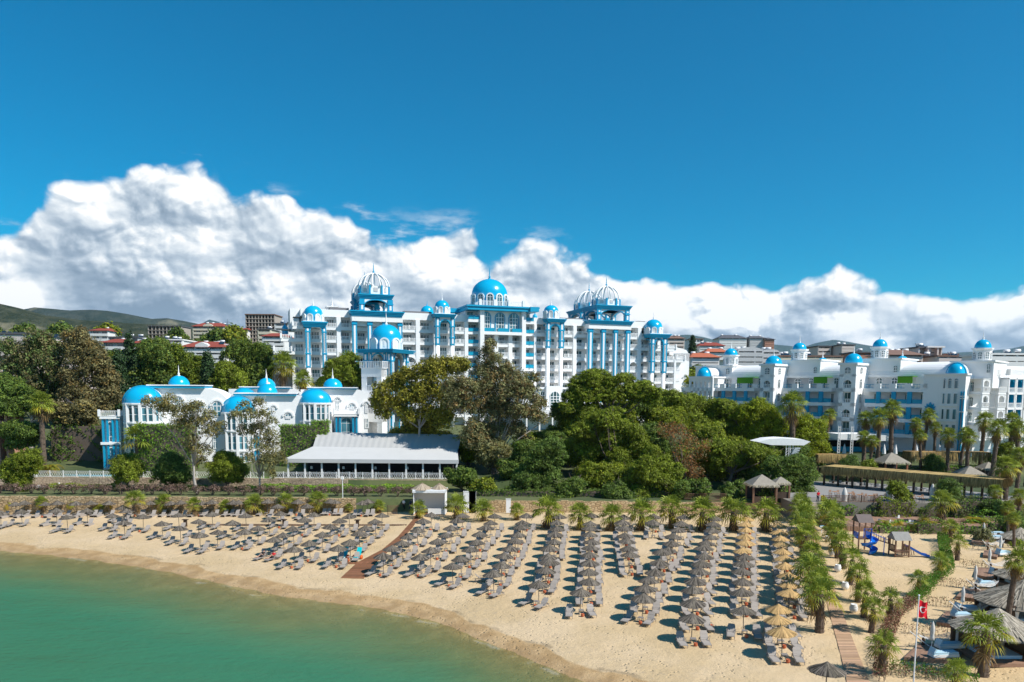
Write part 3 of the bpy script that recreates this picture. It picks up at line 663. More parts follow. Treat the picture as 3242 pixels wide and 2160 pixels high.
o = stW.build('windows', [GLASS, WTRIM], H1); o['kind'] = 'stuff'; o = stR.build('balcony_rails', [WTRIM, BLUERAIL], H1); o['kind'] = 'stuff'
# terraces of the stepped ends
for (x0, x1, k) in ((928, 969, 2), (890, 925, 3), (867, 925, 4), (2111, 2139, 3), (2140, 2168, 4)):
    part('terrace_rail', WTRIM, H1, lambda b: (rail_into(b, U(x0), U(x1), -.05, ZR(k)-.95, ZR(k), .34), b.box(U(x0)-.1, U(x0)+.35, -.3, .15, ZR(k)-1.0, ZR(k)+.35), b.box(U(x1)-.3, U(x1)+.1, -.3, .15, ZR(k)-1.0, ZR(k)+.35)))
for (x0, x1, k) in ((932, 965, 2), (895, 925, 3), (871, 890, 4)):
    part('awning', mat('awning_dark', (.06, .075, .08), .6), H1, lambda b: b.slab([(U(x0), .5), (U(x1), .5), (U(x1), 4), (U(x0), 4)], ZR(k)+1.2, ZR(k)+1.35))
# arched openings of row five
part('arch_spandrel', WHITE, H1, lambda b: [b.arch_fill(U(a), U(c), ZR(5)+.1, ZR(4)-1.74, -.1, .3) for a, c in ((1081,1117),(1276,1317),(1824,1860),(1994,2017))])
# --- domed towers standing proud of the front
def tower(cols, cz, cornx, zc0, zc1, dome, botpx, archpx, low=True, v=-2.6, spires=1.0):
    vv = v; uu = lambda px: F1.u(px, vv)
    zt = F1.z(dome[0], zc0, vv); zb = F1.z(dome[0], zc1, vv)
    cx = uu(dome[0]); x0 = uu(cornx[0]); x1 = uu(cornx[1]); e = (zt-zb)*.55
    cornice(H1, x0+e*0, x1, vv-.9, vv+ (x1-x0)*.8, zb, zt)
    zbot = F1.z(cols[0][0], botpx, vv); zsp = F1.z(dome[0], archpx, vv)
    for a, c in cols:
        blue_col(H1, uu(a), uu(c), vv, vv+1.3, zbot, zb+.02, (zsp-.3, zbot+(zsp-zbot)*.38))
        if low: part('column', WHITE, H1, lambda b: b.tube([((uu(a)+uu(c))/2, vv+.65, BASE), ((uu(a)+uu(c))/2, vv+.65, zbot)], .62, 14), True)
    for (a, c), (a2, c2) in zip(cols[:-1], cols[1:]):
        part('tower_arch', [WHITE, BLUE], H1, lambda b: (b.arch_fill(uu(c), uu(a2), zsp, zb+.02, vv+.15, vv+1.1), setattr(b, 'cur', 1), b.arch_band(uu(c)+.12, uu(a2)-.12, zsp, .26, vv-.05, vv+.9)))
    part('tower_return', [WHITE, BLUE], H1, lambda b: (b.box(uu(cols[0][0])+.1, uu(cols[-1][1])-.1, vv+1.3, 0.1, zsp+1.6, zb+.01), setattr(b, 'cur', 1), b.box(uu(cols[0][0]), uu(cols[-1][1]), vv+1.3, 0.12, zsp+.9, zsp+1.2)))
    if dome[1]:
        zd = F1.z(dome[0], dome[3], vv); rad = (F1.u(dome[0]+dome[1], vv)-F1.u(dome[0]-dome[1], vv))/2*.98
        part('tower_roof', WHITE, H1, lambda b: b.box(x0+.4, x1-.4, vv-.5, vv+rad*2, zt-.03, zt+.12))
        domed_top(H1, cx, vv+rad*.95, zt+.1, zd, rad, 8, (F1.z(dome[0], dome[2], vv)-zd)/rad, spires)
    return zt, cx
tower([(969,984),(1022,1035)], 0, (957,1040), 1018, 1036, (997, 31.5, 965, 995), 1164, 1047)
tower([(1380,1393),(1427,1440)], 0, (1371,1444), 994, 1005, (1405, 23, 948, 972), 1092, 1030, spires=.9)
tower([(1730,1742),(1771,1785)], 0, (1727,1790), 1009, 1020.5, (1751, 22, 964, 985), 1101, 1042, spires=.9)
tower([(2061,2073),(2098,2111)], 0, (2051,2120), 1057, 1069.5, (2079, 25, 1009, 1037), 1180, 1086, v=-3.4)
# --- bird-cage pavilions
def cage(cx, cy, zc0, zc1, half, zdr, zdt, rad, ztop_, zpav):
    """cornice zc0..zc1, half width, drum zdr..zdt, ribs to ztop_; pavilion columns from zpav to zc0"""
    cornice(H1, cx-half, cx+half, cy-half, cy+half, zc0, zc1)
    for sx_ in (-1, 1):
        for sy_ in (-1, 1):
            c0 = cx+sx_*half*.78; c1 = cy+sy_*half*.78; blue_col(H1, c0-.65, c0+.65, c1-.65, c1+.65, zpav, zc0+.02, (zpav+(zc0-zpav)*.62,), 'pavilion_column')
    a = half*.78-.7
    part('pavilion_arch', [WHITE, BLUE], H1, lambda b: [(setattr(b, 'xf', Matrix.Translation((cx, cy, 0)) @ Matrix.Rotation(math.pi/2*q, 4, 'Z')), setattr(b, 'cur', 0), b.arch_fill(-a, a, zc0-min(a*.55, (zc0-zpav)*.5), zc0+.01, -half*.78-.4, -half*.78+.4), setattr(b, 'cur', 1), b.arch_band(-a, a, zc0-min(a*.55, (zc0-zpav)*.5), .22, -half*.78-.5, -half*.78+.3, 12, min(a*.5, (zc0-zpav)*.45))) for q in range(4)])
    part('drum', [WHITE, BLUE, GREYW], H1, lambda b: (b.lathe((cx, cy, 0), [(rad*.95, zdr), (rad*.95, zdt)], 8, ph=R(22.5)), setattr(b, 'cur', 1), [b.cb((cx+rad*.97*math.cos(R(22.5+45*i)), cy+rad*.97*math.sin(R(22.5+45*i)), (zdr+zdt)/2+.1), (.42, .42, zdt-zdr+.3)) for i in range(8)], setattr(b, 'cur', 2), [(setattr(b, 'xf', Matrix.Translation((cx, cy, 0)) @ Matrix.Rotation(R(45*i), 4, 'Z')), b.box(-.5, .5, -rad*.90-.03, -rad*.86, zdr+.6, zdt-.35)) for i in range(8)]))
    for i in range(12):
        a_ = R(15+30*i); hh = ztop_-zdt
        pts = [(cx+rad*.97*math.cos(q)*math.cos(a_), cy+rad*.97*math.cos(q)*math.sin(a_), zdt+hh*math.sin(q)) for q in [math.pi/2*j/12 for j in range(13)]]
        part('cage_rib', WTRIM, H1, lambda b: b.tube(pts, .20, 6), True)
    part('finial', BLUE, H1, lambda b: finial(b, (cx, cy, ztop_-.1), 1.35), True)
def cagepx(cxp, v, half_px, yc1, yc0, ydt, ydr, radpx, ytop, zpav):
    uu = F1.u(cxp, v); half = (F1.u(cxp+half_px, v)-F1.u(cxp-half_px, v))/2; rad = (F1.u(cxp+radpx, v)-F1.u(cxp-radpx, v))/2
    Z = lambda y: F1.z(cxp, y, v); cage(uu, v, Z(yc0), Z(yc1), half, Z(ydr)+.05, Z(ydt), rad, Z(ytop), zpav)
def grand(cols, cornx, yc0, yc1, arch_y, bot):
    v = -2.6; uu = lambda px: F1.u(px, v); m = (cornx[0]+cornx[1])/2; zt = F1.z(m, yc0, v); zb = F1.z(m, yc1, v); zsp = F1.z(m, arch_y, v)
    cornice(H1, uu(cornx[0]), uu(cornx[1]), v-1.0, 8, zb, zt)
    part('frieze', WHITE, H1, lambda b: b.box(uu(cols[0][0])-.1, uu(cols[-1][1])+.1, v-.25, 7, zb-1.3, zb+.02))
    for a, c in cols: blue_col(H1, uu(a), uu(c), v, v+1.2, BASE, zb-1.28, (zsp-.3,))
    for (a, c), (a2, c2) in zip(cols[:-1], cols[1:]):
        part('tower_arch', [WHITE, BLUE], H1, lambda b: (b.arch_fill(uu(c), uu(a2), zsp, zb-1.28, v+.2, v+1.0), setattr(b, 'cur', 1), b.arch_band(uu(c)+.12, uu(a2)-.12, zsp, .28, v, v+.8)))
    part('tower_return', WHITE, H1, lambda b: b.box(uu(cols[0][0])+.1, uu(cols[-1][1])-.1, v+1.1, 3, zb-2.4, zb-1.25))
    return zt
g1 = grand([(1117,1132),(1166,1180),(1213,1227),(1261,1275)], (1108,1281), 985, 1003, 1024, 1150)
g2 = grand([(1862,1876),(1904,1916),(1943,1954),(1981,1994)], (1860,2000), 1015, 1028, 1047, 1190)
cagepx(1186, 3.0, 56, 937, 954, 912, 937, 50, 867, g1)
cagepx(1158, 9.5, 42, 953, 968, 935, 951, 42, 894, g1)
cagepx(1915, 3.0, 56, 972, 986, 951, 971, 40, 907, g2)
cagepx(1861, 16, 50, 984, 996, 965, 984, 42, 923, g2-1)
# --- central block with the main dome
v = -1.6; uu = lambda px: F1.u(px, v); zc0 = F1.z(1565, 984, v); zc1 = F1.z(1565, 974, v)
part('central_block', WHITE, H1, lambda b: (b.box(uu(1484), uu(1690), 1.9, 16, ztop-3, zc0), b.box(uu(1520), uu(1533), -1.7, 2, BASE, zc0), b.box(uu(1652), uu(1664), -1.7, 2, BASE, zc0), b.box(uu(1533), uu(1652), -.2, 2, ZR(2)-.95, zc0), b.box(uu(1533), uu(1652), -1.65, 0, ZR(2)-1.75, ZR(2)-.95)))
part('cornice', BLUE, H1, lambda b: (b.box(uu(1478), uu(1698), v-1.0, 16.5, zc0, zc1), b.box(uu(1474), uu(1702), v-1.3, 17, zc1, zc1+.4), b.box(uu(1440), uu(1480), 7, 16.5, zc0, zc1+.3), b.box(uu(1672), uu(1699), v-1.6, 3, zc0+.02, zc1+.46)))
for a, c in ((1531, 1556), (1573, 1601), (1616, 1645)):
    part('tall_arched_window', [GLASSB, WTRIM, BLUE], H1, lambda b: (window_into(b, uu(a)+.1, uu(c)-.1, -.3, ZR(2)-.9, zc0-.5, 3, 4, arch=True, fw=.12), setattr(b, 'cur', 2), b.arch_band(uu(a), uu(c), zc0-.5-(uu(c)-uu(a))/2, .22, -.42, -.2), b.box(uu(a)-.2, uu(a)+.02, -.42, -.2, ZR(2)-.9, zc0-.5-(uu(c)-uu(a))/2), b.box(uu(c)-.02, uu(c)+.2, -.42, -.2, ZR(2)-.9, zc0-.5-(uu(c)-uu(a))/2)))
for a, c in ((1533, 1565), (1577, 1609), (1621, 1652)):
    part('balcony_rail', BLUERAIL, H1, lambda b: b.box(uu(a), uu(c), -1.6, -1.5, ZR(2)-.95, ZR(2)+.02))
for a, c in ((1484, 1520), (1664, 1690)):
    part('balcony_rail', BLUERAIL, H1, lambda b: (b.box(uu(a), uu(c), -1.3, -1.2, ZR(1)-.95, ZR(1)), b.box((uu(a)+uu(c))/2-.1, (uu(a)+uu(c))/2+.1, -1.4, -1.2, ZR(1)-.95, ZR(1)+.2)))
    part('floor_slab', WHITE, H1, lambda b: b.box(uu(a), uu(c), -1.25, 2, ZR(1)-1.75, ZR(1)-.96))
    part('window', [GLASS, WTRIM], H1, lambda b: window_into(b, uu(a)+.4, uu(a)+2.2, 1.8, ZR(1)-.9, ZR(1)+1.2, 2))
part('roof_balustrade', WTRIM, H1, lambda b: (rail_into(b, uu(1516), uu(1657), v-.3, zc1+.4, zc1+1.7, .4, .12), [b.box(uu(x)-.35, uu(x)+.35, v-.6, v+.1, zc1+.4, zc1+2.1) for x in (1519, 1565, 1610, 1655)], rail_into(b, v-.3, 14, uu(1516), zc1+.4, zc1+1.7, .5, .12, 'y')))
v = 5.0; zdr = zc1+.4; rad = (F1.u(1549+54, v)-F1.u(1549-54, v))/2; zd = F1.z(1549, 938, v)
domed_top(H1, F1.u(1549, v), v, zdr, zd, rad, 12, (F1.z(1549, 884, v)-zd)/rad, 1.5, GLASS, BLUE, .205)
for px, py, r, v in ((1353, 989, 21, 14), (1692, 1003, 8, 5), (905, 1040, 9, 12)):
    part('dome', BLUED, H1, lambda b: (b.lathe((F1.u(px, v), v, F1.z(px, py, v)), [(r*.09, -1.5)] + hemi(r*.088, 1.0, 10), 28), finial(b, (F1.u(px, v), v, F1.z(px, py-r, v)), .7)), True)
part('lift_house', WHITE, H1, lambda b: (b.box(F1.u(1040, 10), F1.u(1071, 10), 10, 14, ztop, F1.z(1055, 973, 10)), b.box(F1.u(1036, 10), F1.u(1075, 10), 9.5, 14.5, F1.z(1055, 973, 10), F1.z(1055, 970, 10)), finial(b, (F1.u(1055, 11), 11, F1.z(1055, 970, 11)), 1.2)))
# gable wall and curved roof on the right end
part('gable_wall', WHITE, H1, lambda b: (b.box(U(2156), U(2182, 4), 4, 16, BASE, ZR(3)-2), b.prism([(U(2130), ZR(3)-2), (U(2182, 4), ZR(3)-4.5), (U(2182, 4), ZR(3)-2.5), (U(2172, 4), ZR(3)-1), (U(2160), ZR(3)-.2), (U(2130), ZR(3))], 4, 16)))
# low lobby building in front
v = -11; uu = lambda px: F1.u(px, v)
part('lobby', WHITE, H1, lambda b: (b.box(uu(1655), uu(1800), v, 0, 6, F1.z(1720, 1232, v)), b.box(uu(1640), uu(1806), v-.6, 0, F1.z(1720, 1232, v), F1.z(1720, 1226, v)), b.box(uu(1726), uu(1776), v-1.2, v, 6, F1.z(1720, 1222, v)), b.box(uu(1800), uu(2150), -6, 0, 6, F1.z(1900, 1275, -6))))
for a, c, ar in ((1738, 1767, True), (1703, 1726, False), (1677, 1694, True), (1774, 1792, False)):
    part('lobby_window', [GLASS, WTRIM], H1, lambda b: window_into(b, uu(a), uu(c), v-1.32 if a == 1738 else v-.12, F1.z(1720, 1290, v), F1.z(1720, 1240, v), 3, 4, arch=ar, fw=.14))
part('terrace', WHITE, H1, lambda b: (b.box(uu(1640), uu(1880), v-7, v, F1.z(1720, 1300, v-7)-1.6, F1.z(1720, 1300, v-7)), b.box(uu(1645), uu(1875), v-3, v-2.5, 5, F1.z(1720, 1300, v-7)-1.5), [b.box(uu(1640+40*i), uu(1644+40*i), v-6.8, v-6.3, 5, F1.z(1720, 1300, v-7)-1.5) for i in range(7)], rail_into(b, uu(1640), uu(1850), v-7, F1.z(1720, 1300, v-7), F1.z(1720, 1290, v-7)+.4, .4, .12)))
# ================================================================== free-standing corner tower
F0 = Fac(1152, 176, -20)
T_ = F0.root('domed_tower', 'tall blue and white arched tower with blue dome in front of the big hotel', 'tower')
H1_saved = H1
def tw():
    u0, u1 = F0.u(1152, 0), F0.u(1238, 0); dpt = 8.5; zc0 = F0.z(1190, 1117); zc1 = F0.z(1190, 1105)
    cornice(T_, u0-1.3, u1+1.3, -1.3, dpt+1.3, zc0, zc1); zs = F0.z(1190, 1143); zb = 7
    for cx in (u0+.5, u1-.5):
        for cy in (.5, dpt-.5): blue_col(T_, cx-.55, cx+.55, cy-.55, cy+.55, zb, zc0+.02, (zs, zs-6, zs-12))
    for cx in (u0+1.75, u1-1.75): blue_col(T_, cx-.3, cx+.3, .1, .7, zb, zc0+.02, (zs, zs-6, zs-12), 'slim_column')
    for q in range(4):
        w_ = (u1-u0) if q % 2 == 0 else dpt
        part('tower_arch', [WHITE, BLUE], T_, lambda b: (setattr(b, 'xf', Matrix.Translation(((u0+u1)/2, dpt/2, 0)) @ Matrix.Rotation(math.pi/2*q, 4, 'Z')), b.arch_fill(-w_/2+2, w_/2-2, zs, zc0+.01, -(dpt if q % 2 == 0 else u1-u0)/2+.25, -(dpt if q % 2 == 0 else u1-u0)/2+.8), b.box(-w_/2+.9, -w_/2+2, -(dpt if q % 2 == 0 else u1-u0)/2+.3, -(dpt if q % 2 == 0 else u1-u0)/2+.75, zs-14, zc0), b.box(w_/2-2, w_/2-.9, -(dpt if q % 2 == 0 else u1-u0)/2+.3, -(dpt if q % 2 == 0 else u1-u0)/2+.75, zs-14, zc0), setattr(b, 'cur', 1), b.arch_band(-w_/2+2, w_/2-2, zs, .3, -(dpt if q % 2 == 0 else u1-u0)/2+.1, -(dpt if q % 2 == 0 else u1-u0)/2+.7)))
    cx = (u0+u1)/2; rad = 3.5; zd = F0.z(1213, 1075, 4)
    domed_top(T_, cx, dpt/2, zc1+.05, zd, rad, 8, 1.0, 1.25, None, None, .31)
    a, c = u0+.9, u1-1.0; ztop_ = F0.z(1190, 1165, -2.6)
    part('balcony_stack', WHITE, T_, lambda b: ([b.box(a, a+1.3, -2.6, 0, zb, ztop_-.2), b.box(c-1.3, c, -2.6, 0, zb, ztop_-.2), b.box(a, c, -.4, 0, zb, ztop_-5)] + [b.box(a, c, -2.65, .1, ztop_-2.0-5.1*i, ztop_-.05-5.1*i) for i in range(4)]))
    part('balcony_rail', WTRIM, T_, lambda b: (rail_into(b, a-.3, c+.3, -2.75, ztop_-.05, ztop_+1.5, .42, .14), rail_into(b, -2.7, .2, c+.25, ztop_-.05, ztop_+1.5, .42, .14, 'y'), rail_into(b, a+1.3, c-1.3, -2.6, ztop_-5.15, ztop_-3.9, .42, .14), rail_into(b, a+1.3, c-1.3, -2.6, ztop_-10.2, ztop_-9.1, .42, .14)))
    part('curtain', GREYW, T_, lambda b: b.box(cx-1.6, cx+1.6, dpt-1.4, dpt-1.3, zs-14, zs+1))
tw()
# ================================================================== right hotel
F2 = Fac(2300, 199, -45)
H2 = F2.root('resort_annex', 'white and pale blue four storey hotel with small blue domes and lotus sign', 'hotel')
U2 = F2.u; B2 = 7.0
zroof = F2.z(2350, 1190, 2); zt1 = F2.z(2350, 1217, 0); FH2 = 3.35
def Z2(k): return zt1 - FH2*k         # rail-top heights
uA, uE = U2(2160, 2), U2(2981, 0)
part('main_block', WHITE, H2, lambda b: (b.box(U2(2186, 2), uE, 2.4, 16, B2, zt1-.9), b.box(U2(2250, 4), uE, 5.0, 16, zt1-1, zroof)))
part('barrel_roof', WHITE, H2, lambda b: [b.add([(x, 9.0-4.2*math.cos(math.pi*k/16), zroof-.05+2.9*math.sin(math.pi*k/16)) for x in (U2(2300, 5), U2(3030, 5)) for k in range(17)], [(k, k+1, 18+k, 17+k) for k in range(16)] + [tuple(range(17)), tuple(range(17, 34))])])
part('terrace_frieze', WHITE, H2, lambda b: b.box(U2(2256, 3), uE, 4.6, 5.1, zroof-.6, zroof+.02))
def bayset(x0, x1, cols, rails, name):
    """balcony section: cols = blue pillars (px pairs)"""
    a, c = U2(x0), U2(x1)
    part('floor_slab', WHITE, H2, lambda b: [b.box(a, c, 0, 2.45, Z2(k)-1.75, Z2(k)-.92) for k in range(0, 5)])
    edges = [x0] + [q for p in cols for q in p] + [x1]
    for i in range(0, len(edges), 2):
        p, q = U2(edges[i])+.1, U2(edges[i+1])-.1
        for k in range(1, 4):
            part('balcony_rail', BLUERAIL, H2, lambda b: (b.box(p, q, .05, .12, Z2(k)-.92, Z2(k)), b.box(p, q, 0, .2, Z2(k)-.06, Z2(k)+.03)))
            part('window', [GLASS, WTRIM], H2, lambda b: window_into(b, p+.50*(q-p), p+.86*(q-p), 2.3, Z2(k)-.9, Z2(k)+1.15, 2))
        part('terrace_rail', BLUERAIL, H2, lambda b: rail_into(b, p, q-.4, .1, Z2(0)-.9, Z2(0), .7, .06))
        part('terrace_post', WHITE, H2, lambda b: b.box(q-.5, q+.9, -.05, .5, Z2(0)-.92, Z2(0)+.12))
        part('arched_door', [GLASS, WTRIM], H2, lambda b: window_into(b, p+.2*(q-p), p+.8*(q-p), 4.95, Z2(0)-.9, Z2(0)+1.5, 2, arch=True, fw=.12))
    for p, q in cols:
        for k in range(1, 4): part('blue_pillar', BLUE, H2, lambda b: b.box(U2(p), U2(q), -.12, .4, Z2(k)-.98, Z2(k-1)-1.7))
bayset(2256, 2392, [(2288,2298),(2323,2333),(2359,2369)], 0, 'a')
bayset(2483, 2637, [(2518,2530),(2555,2567),(2597,2610)], 0, 'b')
bayset(2743, 2928, [(2780,2793),(2828,2842),(2878,2893)], 0, 'c')
for a, c in ((2336, 2386), (2579, 2622), (2845, 2893)):
    part('green_awning', mat('awning_green', (.10, .30, .01), .7, .1), H2, lambda b: (b.prism([(U2(a, 1.5), Z2(0)+.25), (U2(c, 1.5), Z2(0)+.25), (U2(c, 1.5), Z2(0)+1.7), (U2(a, 1.5), Z2(0)+1.7)], 1.4, 1.5), b.slab([(U2(a, 1.5), 1.4), (U2(c, 1.5), 1.4), (U2(c, 1.5), 5), (U2(a, 1.5), 5)], Z2(0)+1.65, Z2(0)+1.78)))
def tower2(x0, x1, xs, ytop, v, name='corner_tower', rows_=(0, 1, 2, 3)):
    """projecting tower: front px x0..x1 at depth v, right flank to px xs"""
    a, c = U2(x0, v), U2(x1, v); zt = F2.z((x0+x1)/2, ytop, v); vb = max(v+3.0, F2.V(xs, c))
    tw_ = part('tower_block', WHITE, H2, lambda b: (b.box(a, c, v+.7, min(vb, 16), B2, zt-.5), b.box(a-.35, c+.35, v-.3, min(vb, 16)+.3, zt-.5, zt), b.box(a, c, v, v+.7, zroof-.5, zt-.5), [b.box(a, c, v, v+.7, Z2(k)-1.75, Z2(k)-.92) for k in range(0, 5)], b.box(a, a+.9, v, v+.71, B2, zroof), b.box(c-.9, c, v, v+.71, B2, zroof)))
    for k in rows_:
        zs = Z2(k)+.45
        part('balcony_rail', WTRIM, H2, lambda b: rail_into(b, a+.9, c-.9, v+.1, Z2(k)-.92, Z2(k), .36))
        part('window', [GLASS, WTRIM], H2, lambda b: window_into(b, a+1.1, c-1.1, v+.6, Z2(k)-.9, Z2(k)+1.4, 2))
        if k in (0, 2): part('arch_spandrel', WHITE, H2, lambda b: (b.arch_fill(a+.88, c-.88, zs-.5, (Z2(k-1)-1.74) if k else zroof-.45, v+.02, v+.5)))
    m = (a+c)/2
    part('arched_window', [GLASS, WTRIM], H2, lambda b: window_into(b, m-.7, m+.7, v-.05, zroof+.2, zt-1.0, 2, 2, arch=True, fw=.1))
    for q in (.25, .65):
        y_ = v + (min(vb, 16)-v)*q
        part('arched_window', [GLASS, WTRIM], H2, lambda b: (setattr(b, 'xf', Matrix.Translation((c, y_, 0)) @ Matrix.Rotation(math.pi/2, 4, 'Z')), window_into(b, -.6, .6, -.05, zroof+.2, zt-1.0, 2, 2, arch=True, fw=.1)))
        for k in (0, 1, 2, 3):
            part('arched_window', [GLASS, WTRIM], H2, lambda b: (setattr(b, 'xf', Matrix.Translation((c, y_, 0)) @ Matrix.Rotation(math.pi/2, 4, 'Z')), window_into(b, -.6, .6, -.05, Z2(k)-.9, Z2(k)+1.2, 2, 1, arch=True, fw=.1)))
    return a, c, zt
tower2(2409, 2452, 2518, 1152, -2.2)
tower2(2660, 2712, 2775, 1149, -2.2)
# corner pavilion with open arches at the left end
a, c = U2(2186, -2), U2(2256, -2); zt = F2.z(2220, 1192, -2)
part('corner_pavilion', WHITE, H2, lambda b: (b.box(a, c, 1, 6, B2, zt), b.box(a-.3, c+.3, -2.3, 6, zt-.4, zt), [b.box(a, c, -2, 1, Z2(k)-1.75, Z2(k)-.95) for k in range(5)], [b.box(a+(c-a)*i/5-.25, a+(c-a)*i/5+.25, -2, -1.5, B2, zt-.4) for i in range(6)], [b.arch_fill(a+(c-a)*i/5+.25, a+(c-a)*(i+1)/5-.25, zt-1.7, zt-.35, -1.95, -1.55) for i in range(5)]))
part('balcony_rail', WTRIM, H2, lambda b: [rail_into(b, a, c, -1.7, Z2(k)-.95, Z2(k), .36) for k in range(4)])
part('low_wing', WHITE, H2, lambda b: (b.box(U2(2160), U2(2187), .5, 8, B2, Z2(0)-.95), rail_into(b, U2(2160), U2(2187), .5, Z2(0)-.95, Z2(0), .36, .1), b.box(U2(2160), U2(2165), 0, .5, B2, Z2(0)-.95), b.box(U2(2182), U2(2187), 0, .5, B2, Z2(0)-.95), b.box(U2(2160), U2(2187), 0, .5, Z2(0)-1.8, Z2(0)-.94)))
part('arched_window', [GLASS, WTRIM], H2, lambda b: window_into(b, U2(2165)+.1, U2(2182)-.1, .42, Z2(1)-.9, Z2(1)+1.2, 2, arch=True))
# half domes with white vault behind
def apse(cx_px, v, rpx, ytop, ybase, xv):
    u0 = U2(cx_px, v); r = (U2(cx_px+rpx, v)-U2(cx_px-rpx, v))/2; zb = F2.z(cx_px, ybase, v); h = F2.z(cx_px, ytop, v)-zb
    part('half_dome', BLUED, H2, lambda b: b.lathe((u0, v, zb), hemi(r, h/r, 12), 28, R(180), R(360)), True)
    part('dome_rim', BLUE, H2, lambda b: b.tube([(u0+(r+.05)*math.cos(q), v+.1, zb+(h+.05)*math.sin(q)) for q in [math.pi*i/20 for i in range(21)]], .22, 6), True)
    part('vault', WHITE, H2, lambda b: b.prism([(u0+r*math.cos(math.pi*i/20), zb+h*.98*math.sin(math.pi*i/20)) for i in range(21)], v+.2, v+9), True)
apse(2230, -.5, 20, 1164, 1192, 2300)
apse(3029, 1.5, 30, 1151, 1187, 3100)
# upper blocks with octagonal turrets
def turret(x0, x1, yb, yt, cx_px, rpx, ydt, v, block=None, fin=1.0):
    if block:
        a, c, yy = block; part('upper_block', WHITE, H2, lambda b: (b.box(U2(a, v-3), U2(c, v-3), v-3, v+8, zroof-3, F2.z(cx_px, yy, v-3)), b.box(U2(a, v-3)-.3, U2(c, v-3)+.3, v-3.3, v+8.3, F2.z(cx_px, yy, v-3), F2.z(cx_px, yy, v-3)+.3)))
        part('arched_window', [GLASS, WTRIM], H2, lambda b: window_into(b, U2(a, v-3)+.84*(U2(c, v-3)-U2(a, v-3)), U2(a, v-3)+.93*(U2(c, v-3)-U2(a, v-3)), v-3.1, zroof+.2, zroof+2.0, 2, 2, arch=True, fw=.1))
    u0 = U2(cx_px, v); hw = (U2(x1, v)-U2(x0, v))/2; zb, zt = F2.z(cx_px, yb, v)-1, F2.z(cx_px, yt, v)
    part('turret', WHITE, H2, lambda b: (b.lathe((u0, v, 0), [(hw*.9, zb), (hw*.9, zt-.4), (hw*1.05, zt-.3), (hw*1.08, zt), (.01, zt+.02)], 8, ph=R(22.5))))
    for i in range(8):
        part('arched_window', [GLASS, WTRIM], H2, lambda b: (setattr(b, 'xf', Matrix.Translation((u0, v, 0)) @ Matrix.Rotation(R(45*i), 4, 'Z')), window_into(b, -.42, .42, -hw*.9*.924-.08, zb+1.3, zt-.9, 2, 2, arch=True, fw=.1)))
    r = (U2(cx_px+rpx, v)-U2(cx_px-rpx, v))/2; zd = F2.z(cx_px, ydt, v)
    d_ = part('dome', BLUED, H2, lambda b: b.lathe((u0, v, zt), hemi(r, (zd-zt)/r, 12), 28), True)
    part('finial', WTRIM, d_, lambda b: finial(b, (u0, v, zd), .85), True)
turret(2290, 2336, 1157, 1125, 2313, 19, 1103, 8, (2203, 2319, 1160))
turret(2503, 2554, 1139, 1107, 2529, 20.5, 1085, 8, (2470, 2598, 1143))
turret(2753, 2810, 1136, 1099, 2783, 23, 1074, 8, (2720, 2852, 1139))
turret(3075, 3142, 1142, 1103, 3108, 27.5, 1075, 8, (3012, 3147, 1146))
for cx_, yb, yt, r, v in ((2449, 1152, 1126, 24.5, 2), (2702, 1147, 1119, 27.5, 2), (2604, 1157, 1133, 21, 13), (2856, 1153, 1127, 22, 13)):
    d_ = part('dome', BLUED, H2, lambda b: b.lathe((U2(cx_, v), v, F2.z(cx_, yb, v)), [((U2(cx_+r, v)-U2(cx_-r, v))/2, -1.2)] + hemi((U2(cx_+r, v)-U2(cx_-r, v))/2, (F2.z(cx_, yt, v)-F2.z(cx_, yb, v))/((U2(cx_+r, v)-U2(cx_-r, v))/2), 12), 28), True)
    part('finial', WTRIM, d_, lambda b: finial(b, (U2(cx_, v), v, F2.z(cx_, yt, v)), .8), True)
# plain wall with the lotus sign, three window columns
xw0, xw1 = U2(2928), U2(3062)
part('sign_wall', WHITE, H2, lambda b: (b.box(xw0, xw1, -.05, 3, B2, zroof), b.box(xw0, xw1+.3, -.3, 3, zroof-.3, zroof+.02)))
zs_ = [F2.z(3010, y) for y in (1220, 1198)]
for k, (y0, y1) in enumerate(((1230, 1199), (1279, 1246), (1328, 1296), (1378, 1345), (1420, 1394))):
    for a, c in ((2991, 2999), (3006, 3018), (3026, 3039)):
        part('tall_window', [GLASSB, WTRIM], H2, lambda b: window_into(b, U2(a), U2(c), -.12, F2.z(3015, y0), F2.z(3015, y1), 1, 1, arch=(k == 0), fw=.08))
    if k: part('sill', WTRIM, H2, lambda b: b.box(U2(2985), U2(3045), -.3, 0, F2.z(3015, y0)-.5, F2.z(3015, y0)-.3))
def lotus(b):
    m = U2(2954); zb = F2.z(2954, 1302); s = .083
    def petal(ang, L, w, oz=0):
        pts = []
        for q, wd in ((0, .35), (.25, .8), (.5, 1), (.75, .6), (1, 0)):
            pts.append((q*L, w*wd))
        out = [(l, ww) for l, ww in pts] + [(l, -ww) for l, ww in pts[::-1][1:]]
        ca, sa = math.cos(ang), math.sin(ang); b.prism([(m + l*ca - ww*sa, zb+.25+oz + l*sa + ww*ca) for l, ww in out], -.22, -.05)
    petal(R(90), 1.75, .42); petal(R(62), 1.55, .36); petal(R(118), 1.55, .36); petal(R(35), 1.35, .3); petal(R(145), 1.35, .3); petal(R(15), 1.2, .2, -.05); petal(R(165), 1.2, .2, -.05)
    pts = [(m-1.15+2.3*i/12, zb+.12-.3*math.sin(math.pi*i/12)) for i in range(13)]
    b.prism(pts + [(x, z-.13) for x, z in pts[::-1]], -.2, -.05)
part('lotus_emblem', BLUE, H2, lotus)
